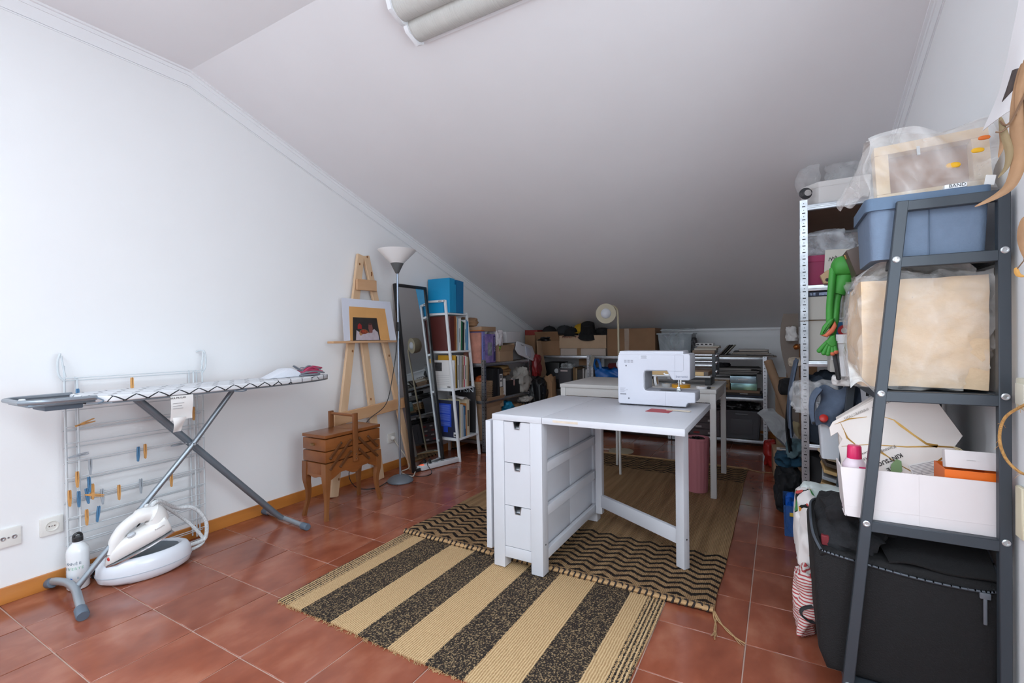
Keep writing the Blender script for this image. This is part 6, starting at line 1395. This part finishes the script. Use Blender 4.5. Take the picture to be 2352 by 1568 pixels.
# black soft suitcase on the lowest shelf
SU = M('#0f0e10', .85, 0, .12, 60, .25, 300)
sc = T('suitcase', 'black soft suitcase, half unzipped, on the bottom of the dark rack', 'suitcase', (.29, 1.9, .106))
b = B()
prof_s = [(.118, .107), (.492, .107), (.494, .30), (.492, .452), (.30, .457), (.092, .462), (.086, .44), (.098, .16)]
b.prism(prof_s, 1.655, 2.10, 'y', .022, 4); b.done('case_body', SU, sc, ang=50)
B().sheet(lambda u, v: (.215+.05*(1-v)+(.272-.05*(1-v))*u, 1.655+.40*v, .460+.115*math.sin(min(1, v*1.25)*math.pi*.55)*(.35+.65*min(1, u*2.2))+.010*math.sin(u*7)*(1-u)), 20, 16, .006).done('lid_flap', SU, sc)
ZIP = M('#4b5058', .5, .2)
zp = smooth([(.105, 1.650, .462), (.16, 1.650, .452), (.24, 1.652, .440), (.34, 1.651, .430), (.44, 1.651, .428), (.486, 1.654, .436), (.4935, 1.68, .462), (.489, 1.80, .53), (.478, 1.93, .575)], 6)
B().tube(zp, .0032, 6).done('zip_tape', ZIP, sc)
b = B()
for k in range(90):
    p = zp[int(k/90*(len(zp)-1))]; b.box(p.x-.001, p.x+.001, p.y-.005, p.y-.001, p.z+.0005, p.z+.005)
b.done('zip_teeth', ZIP, sc, kind='stuff')
z2 = smooth([(.105, 1.652, .462), (.088, 1.70, .49), (.086, 1.80, .52), (.10, 1.95, .52), (.16, 2.05, .50)], 6)
B().tube(z2, .004, 6).done('zip_tape', ZIP, sc); B().tube([(p.x+.006, p.y, p.z-.012) for p in z2], .009, 8).done('rim_piping', SU, sc)
B().box(.455, .463, 1.646, 1.650, .345, .415, .002).box(.448, .470, 1.645, 1.652, .412, .428, .002).done('zip_pull', M('#6b7078', .4, .4), sc)
B().tube(smooth([(.090, 1.80, .215), (.062, 1.79, .205), (.058, 1.79, .185), (.078, 1.79, .170), (.092, 1.80, .165)], 5), .010, 8, flat=.35).done('grab_loop', M('#2c2b2d', .8), sc)
lump('black_clothes', 'black shirt bundled in the open corner of the suitcase', 'clothes', (.185, 1.79, .43), (.17, .22, .165), BLACK_CLOTH, .35, 2.2, 211, 14)
lump('black_clothes', 'second black garment draped behind the front leg over the suitcase', 'clothes', (.245, 1.86, .44), (.15, .24, .13), M('#19191b', .95, 0, .2, 30, .3, 90), .35, 2.4, 213, 14)
slab('red_label', 'small dark red packet inside the open suitcase corner', 'packet', .108, .128, 1.69, 1.71, .463, .492, M('#6e1a22', .6))
lump('print_cloth', 'red and blue printed cloth showing under the third shelf bar', 'cloth', (.36, 2.02, .56), (.16, .12, .011), M('#b9babd', .8, 0, .5, 18, 0, 60, None, .5, 0, None, 0.0, '#a3262e'), .2, 4, 215)
FLW = None
def floral():
    m, nt, b = nmat('floral_cloth'); N, L = nt.nodes, nt.links
    tc = N.new('ShaderNodeTexCoord'); v = N.new('ShaderNodeTexVoronoi'); v.inputs['Scale'].default_value = 42; L.new(tc.outputs['Object'], v.inputs['Vector'])
    n = N.new('ShaderNodeTexNoise'); n.inputs['Scale'].default_value = 9; L.new(tc.outputs['Object'], n.inputs['Vector'])
    r = N.new('ShaderNodeValToRGB'); r.color_ramp.interpolation = 'CONSTANT'; e = r.color_ramp.elements; e[0].color = (*srgb('#1b1b1b'), 1); e[1].position = .35; e[1].color = (*srgb('#3f8a4a'), 1)
    for p, c in ((.5, '#d98b2a'), (.65, '#e8e2da'), (.8, '#c24e4a')): x = e.new(p); x.color = (*srgb(c), 1)
    s = N.new('ShaderNodeSeparateColor'); L.new(v.outputs['Color'], s.inputs[0]); L.new(s.outputs[0], r.inputs[0])
    g = N.new('ShaderNodeMath'); g.operation = 'GREATER_THAN'; g.inputs[1].default_value = .55; L.new(n.outputs['Fac'], g.inputs[0])
    mx = N.new('ShaderNodeMix'); mx.data_type = 'RGBA'; L.new(g.outputs[0], mx.inputs[0]); mx.inputs[6].default_value = (*srgb('#e2dcda'), 1); L.new(r.outputs[0], mx.inputs[7])
    L.new(mx.outputs[2], b.inputs['Base Color']); setp(b, Roughness=.9); return m
def striped():
    m, nt, b = nmat('red_stripe_cloth'); N, L = nt.nodes, nt.links
    tc = N.new('ShaderNodeTexCoord'); w = N.new('ShaderNodeTexWave'); w.bands_direction = 'Z'; w.inputs['Scale'].default_value = 30; w.inputs['Distortion'].default_value = 1.5; L.new(tc.outputs['Object'], w.inputs['Vector'])
    r = N.new('ShaderNodeValToRGB'); r.color_ramp.interpolation = 'CONSTANT'; e = r.color_ramp.elements; e[0].color = (*srgb('#e0d4cf'), 1); e[1].position = .66; e[1].color = (*srgb('#b8474a'), 1)
    L.new(w.outputs['Fac'], r.inputs[0]); L.new(r.outputs[0], b.inputs['Base Color']); setp(b, Roughness=.9); return m
lump('floral_cloth', 'white cloth with bright flower print hanging beside the suitcase', 'cloth', (.098, 2.16, .22), (.10, .26, .29), floral(), .25, 2.0, 221, 14)
lump('striped_cloth', 'red and white striped cloth on the floor under the flower print', 'cloth', (.078, 2.02, .0), (.075, .14, .26), striped(), .28, 2.2, 223, 14)
lump('pale_cloth', 'white and mint cloth lying over the top of the flower print', 'cloth', (.15, 2.19, .45), (.15, .16, .07), M('#cfd8d6', .9, 0, .1, 10), .3, 3, 225)

# ------------------------------------------------------------------ far side of the dark rack: overhanging odds and ends
GR = M('#3d9438', .55, 0, .1, 12); GRO = M('#cf6a4a', .55)
fg = T('frog_toy', 'green rubber tree frog toy hanging head up off the rack top shelf', 'toy', (.20, 2.12, 1.02))
B().blob((.222, 2.12, 1.352), (.105, .11, .085), .05, 2, 3, 8, .2, flatbase=False).done('head', GR, fg)
B().lathe([(.016, 0), (.0165, .006), (.013, .010), (0, .011)], M=TR(.247, 2.068, 1.352) @ RX(90), seg=20).done('eye', M('#df6f10', .35), fg); B().lathe([(.006, 0), (.005, .003), (0, .004)], M=TR(.247, 2.0575, 1.352) @ RX(90), seg=14).done('pupil', M('#f0d8c0', .3), fg)
B().tube(smooth([(.225, 2.12, 1.34), (.205, 2.12, 1.28), (.195, 2.12, 1.25)], 6), [.036-.0012*k for k in range(13)], 14).done('body', GR, fg)
B().tube(smooth([(.178, 2.11, 1.345), (.172, 2.10, 1.28), (.166, 2.10, 1.20), (.166, 2.10, 1.14)], 6), .012, 12).done('arm', GR, fg)
B().tube(smooth([(.20, 2.125, 1.27), (.188, 2.115, 1.22), (.182, 2.105, 1.15), (.172, 2.10, 1.10)], 6), .013, 12).done('leg', GR, fg)
B().prism([(.134, 1.100), (.142, 1.130), (.160, 1.155), (.178, 1.160), (.172, 1.14), (.160, 1.12), (.145, 1.098)], 2.075, 2.105, 'y', .008, 3).done('webbed_hand', GR, fg)
B().prism([(.137, 1.097), (.150, 1.103), (.168, 1.125), (.18, 1.15), (.186, 1.13), (.176, 1.108), (.155, 1.09)], 2.072, 2.10, 'y', .006, 3).done('palm', GRO, fg)
B().prism([(.150, 1.07), (.165, 1.095), (.180, 1.10), (.186, 1.06), (.170, 1.05)], 2.075, 2.10, 'y', .008, 3).done('foot', GR, fg)
for k, (x, z) in enumerate(((.131, 1.040), (.145, 1.032), (.158, 1.029), (.172, 1.030), (.182, 1.036))):
    B().tube([(.160+.005*k, 2.088, 1.075), ((.160+.005*k+x)/2-.002, 2.084, (1.075+z)/2), (x, 2.082, z)], [.008, .0075, .0085], 10).done('toe', GR, fg)
    B().blob((x, 2.080, z), (.017, .014, .017), 0, 2, 0, 4, 0, flatbase=False).done('toe_pad', GR if k < 3 else GRO, fg)
wcs = T('wooden_case', 'dark brown wooden case with brass clasp leaning beside the fabric bin', 'case', (.275, 2.05, 1.306))
B().box(.232, .33, 1.98, 2.18, 1.308, 1.40, .003, M=about((.25, 2.05, 1.308), RY(-18))).done('case_body', M('#574841', .5, 0, .08, 12), wcs); B().box(.228, .236, 2.03, 2.05, 1.375, 1.392, .002, M=about((.25, 2.05, 1.308), RY(-18))).done('clasp', M('#8a6b3c', .35, .7), wcs)
slab('metal_tin', 'upright silver tin with black print behind the wooden case', 'tin', .262, .30, 2.185, 2.21, 1.308, 1.44, M('#b4b6b8', .35, .6, .2, 10))
slab('peach_card', 'peach coloured card standing behind the silver tin', 'card', .283, .325, 2.212, 2.217, 1.306, 1.475, M('#d0846a', .6))
slab('yellow_envelope', 'ochre envelope lying on the rack top shelf below the wooden case', 'envelope', .24, .32, 2.10, 2.24, 1.306, 1.309, M('#a9854e', .8), 20)
jr = T('brush_jar', 'clear jar with paint brushes tilted at the far end of the rack', 'jar', (.215, 2.20, 1.14))
Mj = TR(.215, 2.19, 1.155) @ RY(10) @ RX(8)
B().lathe([(0, 0), (.040, 0), (.043, .006), (.043, .075), (.038, .085), (.038, .097), (.036, .097), (.036, .084), (.041, .074), (.041, .007), (0, .004)], seg=30, M=Mj).done('glass_jar', film('#c3ccd0', .35, .05, 8), jr)
for k, (dx, dy, a) in enumerate(((-.025, -.01, -24), (-.01, .01, -10), (.012, 0, 12), (.02, .012, 22))):
    B().tube([Mj @ Vector((dx*.4, dy, .01)), Mj @ Vector((dx*1.6, dy, .125))], .0035, 8).done('brush_handle', M(['#c9c2b4', '#b98a4a', '#3a3632', '#7d94a0'][k], .5), jr)
B().blob(tuple(Mj @ Vector((-.047, -.01, .135))), (.018, .014, .032), .2, 5, 2, 6, .3, flatbase=False).done('bristles', M('#6d4a34', .9), jr)
cl = T('blue_tin', 'blue tin with red swirl emblem beside the brush jar', 'tin', (.205, 2.13, 1.09))
Mt = TR(.209, 2.12, 1.092) @ RZ(10) @ RY(-8)
B().box(-.028, .028, -.02, .02, 0, .055, .004, M=Mt).done('tin_body', M('#1f567f', .35, .3), cl)
B().lathe([(.020, 0), (.021, .001), (.013, .001), (.012, 0), (.020, 0)], M=Mt @ TR(0, -.0204, .022) @ RX(90), seg=24).done('red_ring', M('#a0282c', .4), cl); B().lathe([(.010, 0), (.010, .001), (.006, .001), (.006, 0), (.010, 0)], M=Mt @ TR(0, -.0206, .022) @ RX(90), seg=20).done('silver_ring', M('#c4c8cc', .3, .4), cl)
wt = T('white_pot', 'white square plastic pot overhanging the second rack shelf', 'pot', (.225, 2.15, .945))
B().tray(.186, .268, 2.09, 2.20, .945, 1.098, .003, .014).done('pot_body', WHITE_P, wt); B().tray(.183, .271, 2.087, 2.203, 1.068, 1.10, .004).done('pot_rim', WHITE_P, wt)
gf = T('grey_cassette_box', 'slim grey plastic case with a handle standing left of the white pot', 'case', (.18, 2.17, .97))
B().box(.166, .184, 2.11, 2.22, .96, 1.103, .003).done('case_shell', M('#a9a7a2', .45), gf); B().box(.165, .186, 2.105, 2.21, 1.085, 1.108, .003).done('case_lid', M('#b4b2ad', .45), gf); B().box(.170, .178, 2.105, 2.111, 1.005, 1.04, .002).done('clasp', M('#d5dbe0', .3), gf)
slab('black_bar', 'black plastic bar hanging between grey case and white pot', 'bar', .186, .20, 2.10, 2.12, .93, 1.06, M('#2e2e31', .5), 0, 0, -8, .004)
lump('white_tissue', 'scrap of white tissue under the grey case', 'tissue', (.205, 2.16, .905), (.055, .07, .045), PAPER, .4, 4, 231)
dn = M('#566377', .9, 0, .1, 40, .2, 160); dnd = M('#27303c', .95, 0, .1, 40, .2, 160)
jn = T('denim_shirt', 'blue-grey denim shirt draped over the third rack shelf', 'shirt', (.21, 2.25, .70))
B().sheet(lambda u, v: (.135+.15*u+.012*math.sin(v*6), 2.235+.015*math.sin(u*8+v*3), .885+.02*u-.15*v-.03*u*v+.012*math.sin(u*11)), 22, 16, .006).done('fabric', dn, jn)
B().tube(smooth([(.140, 2.22, .885), (.118, 2.21, .85), (.112, 2.205, .80), (.118, 2.20, .745)], 6), [.020, .021, .022, .022, .021, .02, .02, .019, .018, .017, .017, .016, .016, .015, .014, .013, .012, .011, .01], 10, flat=.5).done('sleeve', dn, jn)
B().lathe([(.006, 0), (.006, .002), (0, .003)], M=TR(.118, 2.190, .752) @ RX(90), seg=12).done('button', BLACK, jn)
wk = T('white_basket', 'white plastic basket with red lidded jar below the denim shirt', 'basket', (.18, 2.28, .58))
B().tray(.136, .235, 2.245, 2.36, .60, .815, .003, .012, .01).done('basket_body', M('#c9ccd2', .4), wk)
B().lathe([(.014, .0), (.015, .016), (.011, .019), (0, .019)], M=TR(.152, 2.215, .765) @ RX(60), seg=20).done('red_lid', M('#bf2a22', .4), wk)
lump('clear_bag', 'clear plastic bag bulging in front of the denim shirt', 'bag', (.13, 2.34, .775), (.16, .16, .14), film('#eef0f2', .2, .1, 10), .45, 2.5, 241, 14)
lump('denim_pile', 'dark denim jeans folded on the right metal shelf', 'jeans', (.20, 2.98, .53), (.19, .20, .40), dnd, .18, 2, 243, 12, .6)
# floor stack between rack and metal unit
lump('black_backpack', 'black backpack standing on the floor between the rack and the metal unit', 'backpack', (.22, 2.55, 0), (.22, .32, .42), M('#1e1d20', .8, 0, .1, 30), .12, 2, 245, 12, .6)
gfm = T('gold_frame', 'small gold picture frame lying on the black backpack', 'frame', (.175, 2.42, .41))
Mf = TR(.178, 2.40, .40) @ RX(8)
for a in ((-.045, .045, .05, .062), (-.045, .045, 0, .012), (-.045, -.033, .012, .05), (.033, .045, .012, .05)): B().box(a[0], a[1], -.006, .006, a[2], a[3], .003, M=Mf).done('moulding', M('#8f7436', .35, .6), gfm)
B().box(-.034, .034, -.002, .004, .011, .051, M=Mf).done('picture', M('#6b6754', .6, 0, .3, 30), gfm)
for k, (z, c_, ll) in enumerate(((.465, '#9a7b52', 'tan wooden frame, lowest of the leaning stack under the shelf'), (.492, '#8c8f94', 'grey frame in the middle of the leaning stack'), (.520, '#b08e5e', 'ochre framed panel of the leaning stack'), (.548, '#4a3d33', 'dark brown frame of the leaning stack'), (.574, '#c9b79a', 'pale frame on top of the leaning stack'))):
    slab('picture_frame', ll, 'frame', .155, .26, 2.30, 2.48, z, z+.014, M(c_, .5, 0, .1, 12), -8+4*k, 0, 14, group='leaning stack of frames')

# ------------------------------------------------------------------ right metal unit with its load
metal_unit('tall galvanised metal shelf unit reaching the slope at the right wall', .113, .490, 2.87, 3.67, 1.80, (1.776, 1.357, .964, .531, .11), -1.8, slots=((1, 1),))
wbx = T('white_foam_box', 'white foam box with cut corner on top of the tall metal unit', 'box', (.26, 3.0, 1.777))
B().prism([(.115, 2.98), (.185, 2.90), (.40, 2.90), (.40, 3.12), (.115, 3.12)], 1.778, 1.885, 'z', .006, 2).done('box_body', M('#dcdad8', .6), wbx); B().prism([(.112, 2.978), (.184, 2.897), (.403, 2.897), (.403, 3.123), (.112, 3.123)], 1.862, 1.892, 'z', .006, 2).done('box_lid', M('#e0dedc', .6), wbx)
lump('clear_bag', 'clear bag with hanging hook at the left edge of the unit top', 'bag', (.145, 3.03, 1.893), (.12, .14, .13), film('#eef0f2', .2, .1, 10), .35, 2.5, 251, 12)
lump('clear_bag', 'clear bag sagging between foam box and wrapped frame on the unit top', 'bag', (.30, 3.0, 1.893), (.20, .15, .10), film('#eef0f2', .22, .1, 10), .4, 2.5, 253, 12)
b = B()
for k in range(6): b.tube(arc((.128+.002*k, 2.90-.002*k, 1.84), .028-.002*k, 0, 340, 20, (1, .2, 0)), .002, 5)
b.done('wire_coil', M('#3f4144', .5, .3), None, 'dark wire coil in front of the white foam box', 'wire')
mg = T('magenta_box', 'magenta storage box on the upper level of the tall metal unit', 'box', (.22, 3.02, 1.358)); B().box(.132, .335, 2.90, 3.16, 1.3585, 1.50, .003).done('box_body', M('#8a1f4c', .6), mg); B().box(.129, .338, 2.897, 3.163, 1.478, 1.512, .003).done('box_lid', M('#932452', .6), mg)
lump('clear_bag', 'bluish clear plastic bag on the magenta box', 'bag', (.235, 3.0, 1.513), (.22, .2, .14), film('#d9e0e6', .34, .15, 8), .4, 2.2, 255, 14)
pn = T('printed_pad', 'white pad with black line drawing leaning on the magenta box', 'pad', (.27, 2.885, 1.41)); B().box(.205, .325, 2.885, 2.895, 1.42, 1.532, .001, M=about((.26, 2.89, 1.42), RY(3))).done('pad', M('#c9c6bd', .8), pn)
for k in range(7): B().tube(smooth([(.225+.012*k, 2.8835, 1.475), (.23+.012*k, 2.8835, 1.492+.004*(k % 3)), (.238+.012*k, 2.8835, 1.478)], 3), .0012, 4).done('drawn_line', BLACK, pn)
bg_ = T('beige_box', 'small beige box with dark hole before the magenta box', 'box', (.22, 2.88, 1.36)); B().prism([(.185, 1.40), (.20, 1.359), (.27, 1.359), (.275, 1.43), (.215, 1.425)], 2.84, 2.882, 'y', .002).done('box_body', M('#c0a27c', .7), bg_); B().lathe([(.009, 0), (.009, .001), (0, .001)], M=TR(.215, 2.8398, 1.376) @ RX(90), seg=14).done('hole', BLACK, bg_)
nv = T('navy_box', 'flat navy box with pale block lettering on the stacked grey boxes', 'box', (.21, 3.0, 1.30)); B().box(.13, .33, 2.895, 3.16, 1.299, 1.324, .002).done('box_body', M('#16203c', .5), nv)
for k, (x, w_) in enumerate(((.142, .012), (.158, .01), (.183, .035), (.224, .008), (.24, .018), (.27, .04))): B().box(x, x+w_, 2.8942, 2.895, 1.304, 1.318).done('lettering_block', M('#8f9db8', .6, 0, .7, 90), nv)
for k, (z0, z1, ll) in enumerate(((.965, 1.175, 'lower of the two pale grey archive boxes on the tall unit'), (1.177, 1.298, 'upper of the two pale grey archive boxes on the tall unit'))): slab('archive_box', ll, 'box', .128, .345, 2.893, 3.17, z0, z1, M('#b9b6ae', .7, 0, .02, 5), bev=.003)
B().tube([(.095, 2.868, 1.172), (.20, 2.886, 1.174), (.35, 2.888, 1.173)], .0016, 5).done('string', M('#6d5a42', .9), None, 'thin brown string tied round the archive boxes', 'string')
lump('black_suitcase', 'black bag on the lowest level of the tall metal unit', 'bag', (.24, 3.02, .111), (.25, .24, .40), M('#1c1b1e', .75), .12, 2, 261, 12, .7)
# garments hanging out of the unit front towards the aisle
B().sheet(lambda u, v: (.085-.035*math.sin(v*2.2)+.008*math.sin(u*9), 2.98+.30*u, .955-.42*v*(1-.15*u)+.01*math.sin(u*7)), 18, 18, .008).done('denim_jacket', dn, None, 'blue denim jacket hanging out over the unit front into the aisle', 'jacket')
B().sheet(lambda u, v: (.055-.02*math.sin(v*3)+.02*u, 3.32+.12*u, .76-.38*v+.01*math.sin(u*6)), 10, 14, .008).done('black_cloth', BLACK_CLOTH, None, 'black cloth strip hanging below the denim jacket', 'cloth')
lump('black_hat', 'black knitted hat hooked on the shelf beside the cardboard tube', 'hat', (.055, 3.56, .71), (.115, .13, .11), BLACK_CLOTH, .3, 2.5, 265)
lump('cream_roll', 'rolled cream canvas stuck in the unit front at head height', 'roll', (.09, 3.5, .90), (.08, .14, .06), M('#b8aa98', .85, 0, .1, 15), .3, 3, 267)
b = B().lathe([(.012, 0), (.02, .012), (.024, .028), (.018, .042), (0, .05)], M=TR(.108, 4.535, .99) @ RY(60), seg=18); b.done('copper_bulb', M('#a5622e', .3, .7), None, 'small copper bulb hanging at the card sheet', 'bulb')
lump('white_wrap', 'white paper wrap above the copper bulb', 'paper', (.095, 4.515, 1.05), (.09, .10, .13), PAPER, .35, 3, 269)
# clothes on the aisle floor
lump('dark_clothes', 'heap of black clothes on the aisle floor before the tall unit', 'clothes', (.045, 3.46, 0), (.15, .34, .28), M('#1b1c20', .95, 0, .2, 30), .3, 2.2, 271, 14)
lump('teal_cloth', 'dark teal cloth lying on the black clothes heap', 'cloth', (.05, 3.52, .262), (.15, .24, .075), M('#173f55', .9, 0, .1, 20), .35, 2.5, 273, 12)
lump('grey_green_cloth', 'grey-green cloth folded on the dark teal one', 'cloth', (.085, 3.50, .325), (.10, .2, .11), M('#5f7a82', .9, 0, .1, 20), .35, 2.5, 275, 12)
bc = T('blue_crate', 'clear blue plastic crate with a bright blue bag on the aisle floor', 'crate', (.06, 3.08, 0)); B().tray(.015, .095, 2.95, 3.22, .001, .17, .003, .006).done('crate_body', film('#3a66a8', .6, .2, 4), bc)
lump('blue_bag', 'bright blue bag with yellow buckle inside the clear blue crate', 'bag', (.057, 3.08, .006), (.066, .22, .20), M('#0b56b8', .4, 0, .12, 10), .3, 3, 281, 12)
B().box(.045, .075, 2.944, 2.949, .115, .135, .002).done('yellow_buckle', M('#c9a637', .5), None, 'yellow ribbed buckle on the bright blue bag', 'buckle')

# ------------------------------------------------------------------ right wall by the camera: poster, dried leaves, switch, twine
po = T('wall_poster', 'paper poster with fine plant drawing curling off the right wall', 'poster', (.47, 1.43, 1.56))
PLf = smooth([(.480, 1.47, 1.96), (.474, 1.47, 1.894), (.469, 1.47, 1.838), (.458, 1.47, 1.765), (.446, 1.47, 1.691), (.433, 1.47, 1.631), (.409, 1.47, 1.562)], 5)
PRt = smooth([(.508, 1.30, 1.90), (.508, 1.346, 1.798), (.508, 1.390, 1.777), (.485, 1.40, 1.717), (.459, 1.40, 1.662), (.443, 1.40, 1.62), (.438, 1.40, 1.575)], 5)
def pfn(u, v):
    n = len(PLf)-1; i = min(int(v*n), n-1); f = v*n-i
    a_ = PLf[i].lerp(PLf[i+1], f); b_ = PRt[i].lerp(PRt[i+1], f)
    p = a_.lerp(b_, u); p.y -= .025*math.sin(math.pi*u)*v
    return p
B().sheet(pfn, 16, 30, .0012).done('sheet', M('#d9d5d6', .8), po)
PL = M('#83888d', .8)
for k in range(8):
    u0, v0 = .08+.11*k, .06+.05*(k % 4)
    pts = [pfn(min(.97, u0+.05*math.sin(k+q)), min(.62, v0+.05*q))+Vector((-.0008, -.0022, 0)) for q in range(6)]
    B().tube(smooth(pts, 3), .0007, 4).done('drawn_stem', PL, po)
    for q in (2, 4): B().blob(tuple(pts[q]), (.008, .002, .016), .2, 4, k, 3, 0, flatbase=False).done('drawn_leaf', M('#b4b8bc', .8), po)
B().sheet(lambda u, v: pfn(.30+.68*u, .70+.13*v+.06*(1-u)*v)+Vector((-.0008, -.0022, 0)), 8, 6, .0008).done('printed_photo', M('#453a37', .7, 0, .5, 40), po)
LEAF = M('#8f6b4c', .7, 0, .18, 14, .1, 60); LEAF2 = M('#7a6648', .7, 0, .15, 12)
lv = T('dried_branch', 'dried eucalyptus branch with long brown leaves hanging at the right edge', 'branch', (.45, 1.38, 1.2))
def leaf(pts, w, mat):
    P = smooth(pts, 6); n = len(P)
    def fn(u, v):
        i = min(int(v*(n-1)), n-2); f = v*(n-1)-i; p = P[i].lerp(P[i+1], f); d = (P[i+1]-P[i]).normalized(); s = d.cross(Vector((.3, 1, 0))).normalized()
        ww = w*math.sin(math.pi*min(1, (v**.75)*.94+.05))**.85
        return p+s*(u-.5)*ww+Vector((0, .25*ww*(abs(u-.5)*2)**2, 0))
    B().sheet(fn, 4, 24, .001).done('leaf', mat, lv)
leaf([(.446, 1.38, 1.66), (.440, 1.38, 1.585), (.440, 1.38, 1.522), (.442, 1.38, 1.466), (.429, 1.38, 1.414), (.406, 1.38, 1.391), (.371, 1.38, 1.373)], .025, LEAF)
leaf([(.413, 1.385, 1.558), (.421, 1.385, 1.516), (.427, 1.385, 1.483), (.423, 1.385, 1.452), (.409, 1.385, 1.430)], .013, LEAF2)
leaf([(.416, 1.39, 1.548), (.419, 1.39, 1.508), (.411, 1.39, 1.474)], .010, LEAF)
leaf([(.455, 1.37, 1.68), (.443, 1.375, 1.612), (.436, 1.38, 1.555)], .016, LEAF)
leaf([(.446, 1.37, 1.34), (.442, 1.37, 1.294), (.446, 1.37, 1.248)], .016, LEAF)
leaf([(.434, 1.38, 1.236), (.438, 1.38, 1.221), (.448, 1.38, 1.216)], .008, M('#b3823f', .7))
B().tube(smooth([(.508, 1.36, 1.72), (.48, 1.365, 1.68), (.45, 1.375, 1.60), (.425, 1.38, 1.54), (.413, 1.385, 1.55)], 5), .0022, 6).tube(smooth([(.425, 1.38, 1.535), (.413, 1.38, 1.525), (.404, 1.38, 1.527)], 4), .0016, 5).tube([(.446, 1.378, 1.60), (.452, 1.375, 1.45), (.446, 1.37, 1.34), (.445, 1.375, 1.25), (.436, 1.38, 1.233)], .0012, 5).done('twig', M('#6b4f3a', .8), lv)
sw = T('light_switch', 'cream surface mounted switch box at the right picture edge', 'switch', (.50, 1.52, .92))
B().box(.492, .514, 1.505, 1.572, .918, .992, .004).done('switch_box', M('#cfcdbd', .45), sw); B().box(.488, .4925, 1.515, 1.562, .93, .98, .003).done('rocker', M('#d6d4c6', .4), sw)
slab('orange_note', 'small orange note stuck on the right wall above the switch', 'note', .5125, .5145, 1.50, 1.548, 1.01, 1.028, M('#d89a3c', .7))
tw = T('twine_loop', 'loop of hairy jute twine hanging before the right wall', 'twine', (.48, 1.5, .8))
tp_ = smooth([(.500, 1.47, .955), (.485, 1.50, .935), (.462, 1.53, .90), (.455, 1.54, .85), (.462, 1.53, .805), (.478, 1.51, .780), (.495, 1.49, .775), (.505, 1.46, .775)], 8)
B().tube(tp_, .0032, 7).done('strand', M('#b98b52', .95, 0, .2, 120, .6, 200), tw)
b = B(); random.seed(8)
for k in range(26):
    p = random.choice(tp_); d = Vector((random.uniform(-1, 1), random.uniform(-.3, .3), random.uniform(-1, 1))).normalized()*random.uniform(.006, .02)
    b.tube([p, p+d*.6+Vector((0, 0, .002)), p+d], .0004, 3)
b.done('loose_fibres', M('#b98b52', .95), tw, kind='stuff')
